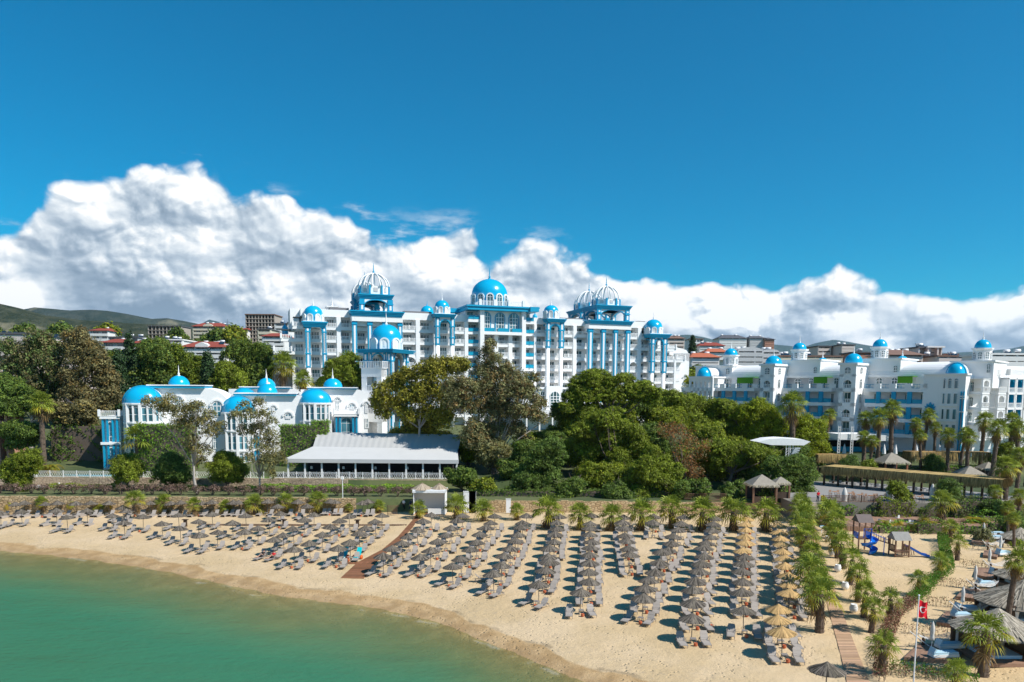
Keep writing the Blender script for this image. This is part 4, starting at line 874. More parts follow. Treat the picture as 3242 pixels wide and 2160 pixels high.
tcv = bpy.data.curves.new('sign_text', 'FONT'); tcv.body = 'RUBI PLATINUM'; tcv.align_x = 'CENTER'; tcv.size = .78; tcv.extrude = .06; tcv.offset = .02; tcv.space_character = 1.0
to = bpy.data.objects.new('sign_lettering', tcv); COL.objects.link(to); me = bpy.data.meshes.new_from_object(to); bpy.data.objects.remove(to)
to = bpy.data.objects.new('sign_lettering', me); COL.objects.link(to); me.materials.append(BLUE); to.parent = H2
w_ = max(v.co.x for v in me.vertices)-min(v.co.x for v in me.vertices); tw_ = U2(2979)-U2(2930)
to.location = (U2(2954), -.13, F2.z(2954, 1313)); to.rotation_euler = (R(90), 0, 0); to.scale = (tw_/w_, tw_/w_, 1)
for x0 in (3047, 3056):
    part('blue_strip', BLUE, H2, lambda b: (b.box(U2(x0, -.5), U2(x0+4, -.5), -.5, -.05, B2, F2.z(3050, 1240)) if x0 < 3060 else b.box(U2(x0, 1), U2(x0+4, 1), .4, 3, B2, F2.z(3050, 1240))))
part('strip_band', WTRIM, H2, lambda b: [b.box(U2(3045, -.6), U2(3062, -.6), -.62, -.04, F2.z(3050, y)-.12, F2.z(3050, y)+.12) for y in (1255, 1304, 1262)])
# wing turning towards the sun at the right edge
_q = F2.A[1] + F2.u(3060, 0)*F2.s
F3 = Fac(3062, _q - .4, 22)
def wing():
    u = F3.u; H = thing('balcony_wing', 'white hotel wing with arched balconies and blue frames at far right', 'hotel', (F3.A[0], F3.A[1], 0), F3.p)
    zr = F3.z(3120, 1188, 0); z0 = B2
    part('wall', WHITE, H, lambda b: (b.box(u(3066), u(3500), 2, 16, z0, zr), b.box(u(3150, 2), u(3260, 2), 3, 14, zr, F3.z(3200, 1150, 2)-.6)))
    part('terrace_rail', WTRIM, H, lambda b: (rail_into(b, u(3147), u(3190), 0, zr, zr+1.2, .3, .09), rail_into(b, u(3194), u(3400), -.6, zr, zr+1.2, .3, .09), b.box(u(3190), u(3194), -.8, .2, zr, zr+1.4)))
    for xx in (3072, 3084): part('blue_strip', BLUE, H, lambda b: b.box(u(xx), u(xx+4), 1.8, 2.0, z0, zr-1))
    part('glass_screen', GLASSB, H, lambda b: b.box(u(3150), u(3195), 1.8, 1.9, zr+.2, zr+2.4))
    for i, (a, c) in enumerate(((3097, 3120), (3148, 3172))):
        for k in range(4):
            zt = zr - 1.0 - k*3.25
            part('balcony', WHITE, H, lambda b: (b.box(u(a), u(c), -1.4, 2, zt-3.0, zt-2.5), b.box(u(a), u(a)+.35, -1.4, -1, zt-2.5, zt), b.box(u(c)-.35, u(c), -1.4, -1, zt-2.5, zt), b.arch_fill(u(a)+.35, u(c)-.35, zt-.9, zt+.25, -1.35, -1.05), b.box(u(a)-.1, u(c)+.1, -1.45, 2, zt+.2, zt+.27)) if k or i == 0 else b.box(u(a), u(c), -1.4, 2, zt-3.0, zt-2.5))
            part('balcony_rail', WTRIM, H, lambda b: rail_into(b, u(a), u(c), -1.45, zt-2.5, zt-1.45, .3, .1))
            part('window', [GLASS, WTRIM], H, lambda b: window_into(b, u(a)+.5, u(c)-.5, 1.85, zt-2.4, zt-.4, 2, arch=True))
    for a, c in ((3187, 3212), (3212, 3237), (3240, 3265), (3265, 3290)):
        for k in range(4):
            zt = zr - .5 - k*3.25; A, Cc = u(a)+.1, u(c)-.1
            part('loggia_frame', [WHITE, BLUE], H, lambda b: (b.box(A, A+.25, -.8, 2, zt-3.2, zt), b.box(Cc-.25, Cc, -.8, 2, zt-3.2, zt), b.box(A, Cc, -.85, 2, zt-.3, zt+.1), setattr(b, 'cur', 1), b.box(A+.25, A+.4, -.6, 1.9, zt-3.1, zt-.3), b.box(Cc-.4, Cc-.25, -.6, 1.9, zt-3.1, zt-.3), b.arch_fill(A+.38, Cc-.38, zt-1.3, zt-.28, -.6, -.4) if k == 0 else None))
            part('balcony_rail', WTRIM, H, lambda b: rail_into(b, A+.3, Cc-.3, -.7, zt-3.1, zt-2.1, .3, .1))
            part('window', [GLASS, WTRIM], H, lambda b: window_into(b, A+.7, Cc-.6, 1.9, zt-3.1, zt-.8, 2))
wing()
# ================================================================== domed villas
def villa(Y, body, top, apse_, cor, dm, wins, label, zb=5.0, extra=None, dx=12, sidebal=None):
    """everything in source pixels at depth Y: body = outline polygon, apse_ = (cx, r, ytop, ybase), cor = (x0, x1, y0, y1), dm = (cx, r, ytop, ybase)"""
    P = lambda px, py, dy=0: PD(px, py, Y+dy); o = P(body[0][0], 1230); V_ = thing('domed_villa', label, 'villa', (o[0], Y, 0), R(13))
    q = lambda px, py: (P(px, py)[0]-o[0], P(px, py)[2])
    part('wall', WHITE, V_, lambda b: b.prism([q(*p) for p in body], 0, dx))
    cx, r, yt, yb = apse_; (ax, azb), rr = q(cx, yb), q(cx+r, yb)[0]-q(cx, yb)[0]; hh = q(cx, yt)[1]-azb
    part('half_dome', BLUED, V_, lambda b: b.lathe((ax, -2.2, azb), hemi(rr, hh/rr, 14), 32, R(180), R(360), sy=.75), True)
    part('dome_rim', BLUE, V_, lambda b: b.tube([(ax+(rr+.05)*math.cos(k), -2.2, azb+(hh+.05)*math.sin(k)) for k in [math.pi*i/20 for i in range(21)]], .20, 6), True)
    part('vault', WHITE, V_, lambda b: b.prism([(ax+rr*1.02*math.cos(math.pi*i/20), azb+hh*1.02*math.sin(math.pi*i/20)) for i in range(21)], -2.15, .3), True)
    part('bay_tower', WHITE, V_, lambda b: ([b.lathe((ax, -2.2, 0), [(rr*1.03, z0), (rr*1.07, z0+.2), (rr*1.07, z0+.45), (rr*1.0, z0+.5), (rr*.98, z0+.5)], 8, R(180), R(360), sy=.75) for z0 in (azb-.5, azb-4.2, azb-8.2)], b.lathe((ax, -2.2, 0), [(rr*.8, zb-2), (rr*.8, azb)], 8, R(180), R(360), sy=.75), b.box(ax-rr, ax+rr, -2.2, .1, zb-2, azb), [b.cb((ax+rr*.96*math.cos(R(180+22.5*i)), -2.2+rr*.72*math.sin(R(180+22.5*i)), (azb+zb)/2-.5), (.55 if i % 2 == 0 else .3, .5 if i % 2 == 0 else .3, azb-zb+1)) for i in range(9)]))
    for lv in (0, 1, 2):
        for i in range(4):
            part('bay_window', [GLASSB, WTRIM], V_, lambda b: (setattr(b, 'xf', Matrix.Translation((ax, -2.2, 0)) @ Matrix.Diagonal((1, .75, 1, 1)) @ Matrix.Rotation(R(-67.5+45*i), 4, 'Z')), window_into(b, -rr*.3, rr*.3, -rr*.9, azb-3.6-4*lv, azb-.9-4*lv, 2, 2, fw=.1)))
    x0, x1, y0, y1 = cor; a, c = q(x0, y0), q(x1, y1)
    part('roof_cornice', BLUE, V_, lambda b: b.box(a[0], c[0], -.8, dx*.8, c[1], a[1]-.08)); part('roof_cap', WHITE, V_, lambda b: b.box(a[0]-.15, c[0]+.15, -.95, dx*.8+.15, a[1]-.08, a[1]+.12))
    cx, r, yt, yb = dm; (mx, mz), r2 = q(cx, yb), q(cx+r, yb)[0]-q(cx, yb)[0]; h2 = q(cx, yt)[1]-mz
    d_ = part('dome', BLUED, V_, lambda b: b.lathe((mx, 2.8, mz), [(r2, -.3)] + hemi(r2, h2/r2, 14), 32), True); part('finial', WTRIM, d_, lambda b: finial(b, (mx, 2.8, mz+h2), 1.0), True)
    for (wx0, wx1, wy0, wy1, ar) in wins:
        (p0, z1_), (p1, z0_) = q(wx0, wy0), q(wx1, wy1)
        part('arched_window' if ar else 'window', [GLASSB, WTRIM], V_, lambda b: window_into(b, p0, p1, -.1, z0_, z1_, 2, 2, arch=ar, fw=.16))
        if ar: part('arch_surround', WTRIM, V_, lambda b: b.arch_band(p0-.3, p1+.3, z1_-(p1-p0)/2, .35, -.3, .05))
    if sidebal:
        x0, x1, y0, ybot, n = sidebal; a, c = q(x0, y0), q(x1, y0)
        H_ = (a[1]-q(x0, ybot)[1])/n
        if x0 < body[0][0]: part('side_wing', WHITE, V_, lambda b: b.box(a[0]-.3, 1.5, -.02, 6, zb-2, a[1]-1.15))
        part('portico', [WHITE, BLUE], V_, lambda b: ([b.box(a[0]-.3, c[0]+.3, -3.2, .1, a[1]-1.1-H_*i-.5, a[1]-1.1-H_*i) for i in range(n)], setattr(b, 'cur', 1), [[b.box(xx-.16, xx+.16, -3.0+0*i, -2.5, a[1]-1.6-H_*(i+1)+.5, a[1]-1.6-H_*i) for xx in (a[0]+.2, a[0]+1.0, c[0]-1.0, c[0]-.2)] for i in range(n)], setattr(b, 'cur', 0), b.box(a[0]-.2, c[0]+.2, -2.4, -.02, a[1]-1.6-H_*n, a[1]-1.6), [b.arch_fill(a[0]+1.2, c[0]-1.2, a[1]-1.6-H_*i-.9, a[1]-1.58-H_*i, -2.9, -2.6) for i in range(n)]))
        part('balcony_rail', WTRIM, V_, lambda b: (rail_into(b, a[0]-.3, c[0]+.3, -3.2, a[1]-1.1, a[1], .34, .11), rail_into(b, -3.2, 0, c[0]+.3, a[1]-1.1, a[1], .34, .11, 'y'), [b.box(x-.2, x+.2, -3.45, -3.0, a[1]-1.1, a[1]+.25) for x in (a[0]-.3, c[0]+.3)], [rail_into(b, a[0]+1.2, c[0]-1.2, -2.8, a[1]-1.6-H_*(i+1)+.5, a[1]-1.6-H_*(i+1)+1.6, .34, .1) for i in range(n)]))
        for i in range(n): part('arched_window', [GLASSB, WTRIM], V_, lambda b: window_into(b, a[0]+1.2, c[0]-1.2, -2.5, a[1]-1.6-H_*(i+1)+.5, a[1]-1.9-H_*i, 2, 2, arch=True))
    return V_
def zv(*p): return [(320+x/2.675, 1140+y/2.675) for x, y in p]
s_ = 1/2.675
def rndtop(x0, x1, yt, ys, yb, xl=None):   # outline: flat top then rounded right shoulder
    pts = [(x0, yb), (x1, yb), (x1, ys)]
    for i in range(1, 12):
        a = math.pi/2*i/12; pts.append((x1-(x1-xl)*(1-math.cos(a)), ys-(ys-yt)*math.sin(a)))
    pts += [(xl, yt), (x0, yt)]
    return pts
Xv = lambda x: 320+x*s_; Yv = lambda y: 1140+y*s_
villa(152, rndtop(Xv(240), Xv(1040), Yv(235), Yv(400), 1500, Xv(800)), 0, (Xv(367), 150*s_, Yv(225), Yv(362)), (Xv(385), Xv(840), Yv(213), Yv(240)), (Xv(610), 88*s_, Yv(128), Yv(213)),
      [(Xv(905), Xv(975), Yv(360), Yv(485), True), (Xv(765), Xv(815), Yv(365), Yv(430), True), (Xv(605), Xv(650), Yv(320), Yv(385), True), (Xv(905), Xv(945), Yv(640), Yv(760), False), (Xv(640), Xv(700), Yv(600), Yv(700), False)], 'large white villa with big blue half dome at the left of the garden', sidebal=(Xv(55), Xv(180), Yv(425), Yv(850), 2))
villa(158, rndtop(Xv(1035), Xv(1812), Yv(300), Yv(470), 1500, Xv(1640)), 0, (Xv(1166), 128*s_, Yv(312), Yv(438)), (Xv(1122), Xv(1632), Yv(282), Yv(305)), (Xv(1382), 86*s_, Yv(198), Yv(282)),
      [(Xv(1705), Xv(1745), Yv(440), Yv(520), True), (Xv(1540), Xv(1585), Yv(460), Yv(500), True), (Xv(1430), Xv(1455), Yv(400), Yv(470), True), (Xv(1080), Xv(1120), Yv(620), Yv(720), False)], 'middle white villa with blue half dome behind the thin grey tree', sidebal=(Xv(1230), Xv(1340), Yv(570), Yv(820), 2))
villa(176, rndtop(Xv(1080), Xv(1700), Yv(245), Yv(380), 1480, Xv(1600)), 0, (Xv(1215), 80*s_, Yv(245), Yv(300)), (Xv(1170), Xv(1580), Yv(228), Yv(245)), (Xv(1378), 78*s_, Yv(150), Yv(228)), [], 'white villa whose blue dome peeks out behind the middle villa')
villa(164, rndtop(Xv(1690), Xv(2250), Yv(250), Yv(330), 1500, Xv(2150)), 0, (Xv(1813), 126*s_, Yv(252), Yv(360)), (Xv(1745), Xv(2158), Yv(233), Yv(250)), (Xv(1955), 82*s_, Yv(152), Yv(230)),
      [(Xv(1980), Xv(2010), Yv(330), Yv(420), True), (Xv(2095), Xv(2135), Yv(380), Yv(420), True), (Xv(2225), Xv(2250), Yv(370), Yv(450), True), (Xv(2225), Xv(2258), Yv(500), Yv(580), False)], 'small white villa with blue half dome beside the tall hedge', sidebal=(Xv(1975), Xv(2160), Yv(415), Yv(640), 1))
# ================================================================== terrace restaurant
def restaurant():
    Y = 143; o = PD(1174, 1500, Y); Rr = thing('terrace_restaurant', 'long open restaurant with pale fabric roof above the stone terrace wall', 'restaurant', (o[0], Y, 0))
    ROOF = mat('canvas_roof', (.52, .52, .51), .8, .08, .5, bump=.1, bscale=.8); ROOF2 = mat('sheet_roof', (.42, .42, .41), .8, .07, .6)
    q = lambda px, py, dy=0: (PD(px, py, Y+dy)[0]-o[0], dy, PD(px, py, Y+dy)[2])
    a, b_, c, d = q(902, 1452, -3), q(1452, 1462, -3), q(1448, 1422, 5), q(990, 1414, 5)
    part('lower_roof', ROOF, Rr, lambda m: (m.add([a, b_, c, d, *[(x, y, z-.25) for x, y, z in (a, b_, c, d)]], [(0, 1, 2, 3), (4, 7, 6, 5), (0, 4, 5, 1), (1, 5, 6, 2), (2, 6, 7, 3), (3, 7, 4, 0)]), m.box(a[0], b_[0], -3.1, -2.9, a[2]-.75, a[2]-.05)))
    e, f, g, h = q(990, 1418, 5), q(1450, 1424, 5), q(1462, 1376, 11), q(1005, 1368, 11)
    def up(m):
        n = 24
        for i in range(n):
            t0, t1 = i/n, (i+1)/n; L = lambda p, r, t: tuple(p[k]+(r[k]-p[k])*t for k in range(3)); dz = .05
            A, B, C_, D = L(e, f, t0), L(e, f, t1), L(h, g, t1), L(h, g, t0); Mx, My = L(e, f, (t0+t1)/2), L(h, g, (t0+t1)/2)
            Mx = (Mx[0], Mx[1], Mx[2]-dz); My = (My[0], My[1], My[2]-dz); m.add([A, Mx, My, D], [(0, 1, 2, 3)]); m.add([Mx, B, C_, My], [(0, 1, 2, 3)])
    part('upper_roof', ROOF2, Rr, up)
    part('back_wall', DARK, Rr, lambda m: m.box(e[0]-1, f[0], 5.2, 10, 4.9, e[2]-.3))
    for i in range(11):
        x = a[0]+.4 + (b_[0]-a[0]-.8)*i/10
        part('post', WTRIM, Rr, lambda m: m.box(x-.14, x+.14, -2.6, -2.3, 4.9, a[2]-.3))
    part('floor', mat('terrace_floor', (.3, .27, .23), .8), Rr, lambda m: m.box(a[0]-1, b_[0]+6, -4.6, 5.3, 3.0, 4.95))
    FURN = mat('white_furniture', (.6, .62, .63), .5); g_ = random.Random(4)
    for i in range(18):
        x = a[0]+2 + (b_[0]-a[0]-3)*i/17 + g_.uniform(-.3, .3); y = Y + g_.choice([-.8, .8, 2.4])
        tb = thing('dining_table', 'white cloth dining table under the restaurant roof, %s from left' % ORD[i+1], 'table', (o[0]+x, y, 4.95), 0, 'tables in the terrace restaurant')
        part('table_top', FURN, tb, lambda m: m.box(-.45, .45, -.45, .45, .68, .75)); part('leg', FURN, tb, lambda m: m.tube([(0, 0, 0), (0, 0, .7)], [.2, .05], 8))
        for s in (-1, 1):
            chh = thing('dining_chair', 'white dining chair %s of the %s restaurant table from left' % ('left' if s < 0 else 'right', ORD[i+1]), 'chair', (o[0]+x+s*.8, y, 4.95), 0, 'chairs in the terrace restaurant')
            part('seat', FURN, chh, lambda m: m.box(-.22, .22, -.22, .22, .42, .47)); part('backrest', FURN, chh, lambda m: m.box(s*.2-.03, s*.2+.03, -.22, .22, .47, .95))
            part('legs', FURN, chh, lambda m: [m.box(sx_*.19-.02, sx_*.19+.02, sy_*.19-.02, sy_*.19+.02, 0, .42) for sx_ in (-1, 1) for sy_ in (-1, 1)])
    for i, x in enumerate((3, 9, 15, 21, 27)):
        lp = thing('pendant_lamp', 'white pendant lamp hanging under restaurant roof, %s from left' % ORD[i+1], 'lamp', (o[0]+a[0]+x+1.5, Y-1.5, 8.0), 0, 'pendant lamps')
        part('shade', FURN, lp, lambda m: m.lathe((0, 0, -1.4), [(.05, .5), (.2, .45), (.25, 0)], 12)); part('cord', DARK, lp, lambda m: m.tube([(0, 0, -.9), (0, 0, .2)], .015, 4))
restaurant()
# ================================================================== walls, fences, path
def stonemat(name, c1, c2, mort):
    m_ = bpy.data.materials.new(name); m_.use_nodes = True; t = NT(m_.node_tree); b = t.n['Principled BSDF']; oc = t.node('ShaderNodeTexCoord').outputs['Object']
    v = t.node('ShaderNodeTexVoronoi', feature='DISTANCE_TO_EDGE'); t.l.new(t.mapping(oc, (1.8, 1.8, 2.6)), v.inputs['Vector']); v.inputs['Scale'].default_value = 1.0
    v2 = t.node('ShaderNodeTexVoronoi'); t.l.new(t.mapping(oc, (1.8, 1.8, 2.6)), v2.inputs['Vector']); v2.inputs['Scale'].default_value = 1.0
    c = t.mix(t.sep(v2.outputs['Color'])[0], c1, c2); c = t.mix(t.ss(v.outputs['Distance'], .09, .02), c, mort)
    t.put(b.inputs['Base Color'], t.mix(t.m('MULTIPLY', t.ss(t.noise(oc, .3, 5, .6), .5, .7), .5), c, tuple(x*.6 for x in c1))); b.inputs['Roughness'].default_value = .9
    bn = t.node('ShaderNodeBump'); bn.inputs['Strength'].default_value = .7; bn.inputs['Distance'].default_value = .1; t.l.new(t.ss(v.outputs['Distance'], 0, .15), bn.inputs['Height']); t.l.new(bn.outputs[0], b.inputs['Normal'])
    return m_
ST1 = stonemat('beach_stone', (.42, .29, .15), (.58, .43, .25), (.24, .16, .08)); ST2 = stonemat('garden_stone', (.40, .30, .21), (.50, .39, .27), (.32, .24, .17))
def wallo(name, m_, pts, z0, z1, th, label, cat):
    b = MB()
    g = random.Random(1)
    for (x0, y0), (x1, y1) in zip(pts[:-1], pts[1:]):
        n = max(1, int(math.hypot(x1-x0, y1-y0)/1.2))
        for i in range(n):
            xa, xb = x0+(x1-x0)*i/n, x0+(x1-x0)*(i+1)/n; ya, yb = y0+(y1-y0)*i/n, y0+(y1-y0)*(i+1)/n; dz = g.uniform(-.08, .08)
            b.add([(xa, ya, z0), (xb, yb, z0), (xb, yb+th, z0), (xa, ya+th, z0), (xa, ya, z1+dz), (xb, yb, z1+dz), (xb, yb+th, z1+dz), (xa, ya+th, z1+dz)], [(0, 1, 5, 4), (1, 2, 6, 5), (2, 3, 7, 6), (3, 0, 4, 7), (4, 5, 6, 7)])
    o = b.build(name, m_); return tag(o, label, cat)
wallo('stone_wall', ST1, [(-260, WALLY), (-25.5, WALLY)], 0, 3.75, .6, 'low ochre dry-stone wall along the back of the beach', 'wall')
wallo('stone_wall', ST1, [(-4, WALLY), (49, WALLY)], 0, 3.55, .6, 'short ochre stone wall below the pine trees behind the palms', 'wall')
wallo('stone_wall', ST1, [(57, WALLY), (260, WALLY)], 0, 3.6, .6, 'stone wall below the pergola terrace on the right', 'wall')
wallo('garden_wall', ST2, [(-260, 137.4), (-30, 137.4)], 3, 5.15, .5, 'pinkish stone wall under the villa garden fence', 'wall')
wallo('terrace_wall', ST2, [(-45, 138.2), (-7, 138.2)], 3, 5.1, .4, 'pinkish stone wall under the restaurant terrace', 'wall')
def fence(x0, x1, y, z, label, h=1.15, lattice=True):
    F_ = thing('railing', label, 'railing', (x0, y, z)); L = x1-x0; n = int(L/2.4)
    part('rails', WTRIM, F_, lambda b: (b.box(0, L, -.03, .03, h-.06, h), b.box(0, L, -.03, .03, .1, .16), b.box(0, L, -.02, .02, h-.22, h-.18)))
    part('lattice', WTRIM, F_, lambda b: [(b.tube([(i*.42, 0, .14), (i*.42+.42, 0, h-.2)], .022, 4, False), b.tube([(i*.42+.42, 0, .14), (i*.42, 0, h-.2)], .022, 4, False)) for i in range(int(L/.42))])
    for i in range(n+1): part('post', WTRIM, F_, lambda b: b.box(i*L/n-.06, i*L/n+.06, -.06, .06, 0, h+.1))
fence(-92, -45.5, 138.0, 5.1, 'white lattice railing along the villa pool garden'); fence(-44.5, -8, 138.6, 5.1, 'white lattice railing along the restaurant terrace')
b = MB(); b.slab([G(-60, 1531)[:2], G(222, 1533)[:2], G(222, 1544)[:2], G(-60, 1544)[:2]], 3.60, 3.68); tag(b.build('path', mat('path_paving', (.50, .49, .47), .85, .06)), kind='structure')
# brown boardwalk with the cross path, plank path on the right
def planks(pts_l, pts_r, m_, name, h=.07, pw=.16, side=None):
    """planks across between two edge polylines given in pixels"""
    Lp = [G(*p) for p in pts_l]; Rp = [G(*p) for p in pts_r]; b = MB(); g = random.Random(2)
    for (a, c), (d, e) in zip(zip(Lp[:-1], Lp[1:]), zip(Rp[:-1], Rp[1:])):
        n = max(1, int(max(math.dist(a, c), math.dist(d, e))/pw))
        for i in range(n):
            L = lambda p, q, t: tuple(p[k]+(q[k]-p[k])*t for k in range(3)); t0, t1 = i/n, (i+.9)/n; P = [L(a, c, t0), L(d, e, t0), L(d, e, t1), L(a, c, t1)]
            v = g.uniform(.7, 1.25); b.col = (v, v*g.uniform(.95, 1), v*g.uniform(.9, 1)); zt = h + g.uniform(-.008, .008); b.add([(x, y, z-.1) for x, y, z in P] + [(x, y, z+zt) for x, y, z in P], [(4, 5, 6, 7), (0, 1, 5, 4), (1, 2, 6, 5), (2, 3, 7, 6), (3, 0, 4, 7)])
    o = b.build(name, m_); o['kind'] = 'structure'; return o
BW = mat('boardwalk_brown', (.22, .10, .05), .85, .2, 2, attr='tint'); BT = mat('boardwalk_tan', (.46, .30, .19), .85, .2, 1.5, attr='tint')
Zp = lambda *p: z2(*p)
planks(Zp((1060,930),(1210,790),(1425,680),(1570,560),(1650,470),(1735,372)), Zp((1265,930),(1370,790),(1500,680),(1625,560),(1705,470),(1775,372)), BW, 'boardwalk')
planks(Zp((1048,788),(1340,782)), Zp((1060,804),(1300,806)), BW, 'boardwalk', .075)
planks(Zp((-200,447),(700,449),(1650,451)), Zp((-200,462),(700,463),(1650,463)), mat('path_planks', (.16, .10, .06), .9, .2, 2, attr='tint'), 'cross_path', .05)
planks(Zp((1690,345),(1960,345)), Zp((1690,362),(1960,362)), BW, 'hut_deck', .12)
planks([(2690,2220),(2676,2132),(2655,2050),(2631,1962),(2606,1860),(2585,1780),(2560,1665)], [(2775,2220),(2741,2132),(2709,2050),(2676,1962),(2642,1860),(2614,1780),(2580,1665)], BT, 'plank_path', .06, .15)
# ================================================================== vegetation
def leaves(lobes, rg, dens=9.0, size=.22, clump=.45, tv=.28, inner=.25, flat=1.0, up=.25, hue=None, hue_p=0.0, drop=0.0):
    """many small leaf quads gathered in clumps over ellipsoid lobes; returns V, F, tint"""
    C_, N_, K_ = [], [], []
    for (cx, cy, cz, rx, ry, rz) in lobes:
        area = 4*math.pi*((rx*ry)**1.6/3 + (rx*rz)**1.6/3 + (ry*rz)**1.6/3)**(1/1.6); n = max(10, int(area*.95/(clump*2.0)**2*2.3))
        d = rg.normal(size=(n, 3)); d /= np.linalg.norm(d, axis=1)[:, None]; d[:, 2] = np.where(d[:, 2] < -.45, -d[:, 2], d[:, 2])
        f = rg.uniform(.72, 1.06, n)[:, None]*(1 + .16*np.sin(d[:, :1]*5+cx)*np.sin(d[:, 1:2]*6+cy)); f[rg.random(n) < .16] *= .6
        C_.append(np.array([cx, cy, cz]) + d*f*np.array([rx, ry, rz])); N_.append(d)
    C_ = np.concatenate(C_); N_ = np.concatenate(N_)
    if drop: k = rg.random(len(C_)) > drop; C_, N_ = C_[k], N_[k]
    m = int(dens); nc = len(C_); tc_ = np.clip(rg.normal(1, tv, nc), .45, 1.8)[:, None]*np.ones(3)
    if hue is not None:
        hs = rg.random(nc) < hue_p; tc_[hs] = tc_[hs]*np.array(hue)
    C2 = np.repeat(C_, m, 0); N2 = np.repeat(N_, m, 0); T2 = np.repeat(tc_, m, 0)*np.clip(rg.normal(1, .16, (nc*m, 1)), .6, 1.5)
    off = rg.normal(size=(nc*m, 3))*clump*.55*np.array([1, 1, flat]); P = C2 + off
    n3 = N2*.55 + off/clump*.6 + rg.normal(size=P.shape)*.5; n3[:, 2] += up; n3 /= np.linalg.norm(n3, axis=1)[:, None]
    a = np.cross(n3, rg.normal(size=P.shape)); a /= np.linalg.norm(a, axis=1)[:, None] + 1e-9; b_ = np.cross(n3, a)
    s = size*rg.uniform(.6, 1.35, (len(P), 1)); a = a*s*.5; b_ = b_*s*.85
    V = np.stack([P-b_, P+a*.9, P+b_, P-a*.9], 1).reshape(-1, 3); F = np.arange(len(V)).reshape(-1, 4)
    return V, F, np.repeat(T2, 4, 0)
def limbs(base, lobes, r0, g, n=9, curve=.8):
    b = MB(); base = Vector(base); cs = [Vector(l[:3]) for l in lobes]; mean = sum(cs, Vector())/len(cs); lowz = min(l[2]-l[5]*.5 for l in lobes)
    fork = base.lerp(mean, .35); fork.z = max(base.z + .25*(mean.z-base.z), min(lowz, mean.z)); mid = base.lerp(fork, .5) + Vector((g.uniform(-.3, .3), g.uniform(-.3, .3), 0))
    b.tube([base-Vector((0, 0, .5)), base, mid, fork, fork.lerp(mean, .7)], [r0*1.35, r0*1.1, r0*.85, r0*.7, r0*.3], 9)
    for c in (cs if len(cs) <= n else g.sample(cs, n)):
        m_ = fork.lerp(c, .5) + Vector((g.uniform(-1, 1), g.uniform(-1, 1), -curve*g.random()))*.7
        b.tube([fork, m_, c], [r0*.42, r0*.26, r0*.08], 6)
        for _ in range(3):
            e = c + Vector((g.uniform(-1, 1), g.uniform(-1, 1), g.uniform(0, 1)))*1.3; b.tube([m_.lerp(c, .6), e], [r0*.14, .03], 4)
    return b
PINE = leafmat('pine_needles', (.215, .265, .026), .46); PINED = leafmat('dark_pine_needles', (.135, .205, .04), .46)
EUC = leafmat('olive_brown_leaves', (.225, .20, .085), .45); EUCG = leafmat('grey_olive_leaves', (.235, .235, .10), .45); YEL = leafmat('yellow_olive_leaves', (.31, .285, .035), .4)
BROAD = leafmat('fresh_green_leaves', (.26, .31, .018), .4); HEDGE = leafmat('hedge_leaves', (0.165, 0.300, 0.027), .35); DRYB = leafmat('dry_bush_leaves', (.20, .13, .10), .25); CYP = leafmat('cypress_leaves', (.035, .07, .022), .2)
BARK = mat('bark', (.13, .10, .08), .9, .3, 2, bump=.4); BARKL = mat('pale_bark', (.38, .34, .30), .85, .35, 1.2, bump=.3)
def tree_px(name, label, circles, Y, mt, base, bark=BARK, r0=.35, dens=9, size=.24, clump=.5, seed=0, cat='tree', group=None, dj=1.5, squash=1.0, hue=None, hue_p=0, drop=0.0, flat=1.0, ysc=1.0, inner=True, tv=.38, grow=1.22, nfill=3):
    rg = np.random.default_rng(seed+100); g = random.Random(seed); L = []
    for (px, py, r) in circles:
        yy = Y + g.uniform(-dj, dj); x, _, z = PD(px, py, yy); rr = r*yy/FPX*(grow if inner else 1.1); L.append((x, yy, z, rr, rr*ysc, rr*max(squash, .85)))
        for _ in range(nfill if inner else 1):
            q1_, q2_ = g.uniform(-.75, .75), g.uniform(-.75, .6); L.append((x+q1_*rr, yy+g.uniform(-.6, .6)*rr, z+q2_*rr, rr*.72, rr*.72, rr*.66*squash))
        if r > 24 and inner: L.append((x+g.uniform(-.4, .4)*rr, yy+rr*.9, z-.2*rr, rr*.75, rr*.7, rr*.7*squash))
    bx, by = base[0], base[1]
    if len(base) == 2: bx, by, bz = *PD(bx, by, Y)[:1], Y, None
    bx, by, _ = PD(base[0], base[1], Y); bz = float(gz(bx, Y))
    root = thing(name, label, cat, (bx, Y, bz), 0, group); o3 = np.array([bx, Y, bz])
    if mt in (PINE, PINED, BROAD) and Y < 200:
        clump *= .74; size *= .78; drop = max(drop, .08)
        for (x, y, z, a_, b2_, c2_) in list(L)[:60]:
            for _ in range(2): t1 = g.uniform(0, 6.28); L.append((x+math.cos(t1)*a_*.95, y+g.uniform(-.7, .7)*b2_, z+math.sin(t1)*c2_*.9, a_*.36, a_*.36, a_*.26))
    V, F, T = leaves(L, rg, dens, size, clump, hue=hue, hue_p=hue_p, drop=drop, flat=flat, tv=tv)
    npmesh('crown', V-o3, F, mt, T, root)
    Ls = [(l[0]-bx, l[1]-Y, l[2]-bz, *l[3:]) for l in L]
    limbs((0, 0, 0), Ls, r0, g).build('trunk', bark, root, smooth=True)
    return root
def q7(cs, s=2.5587, ox=1700, oy=1140): return [(ox+a/s, oy+b/s, r/s) for a, b, r in cs]
q5 = lambda cs: q7(cs, 2.8, 0, 940); qh = lambda cs: q7(cs, 1.6014, 810, 760); qv = lambda cs: q7(cs, 2.675, 320, 1140); q1 = lambda cs: q7(cs, 3.267, 840, 820)
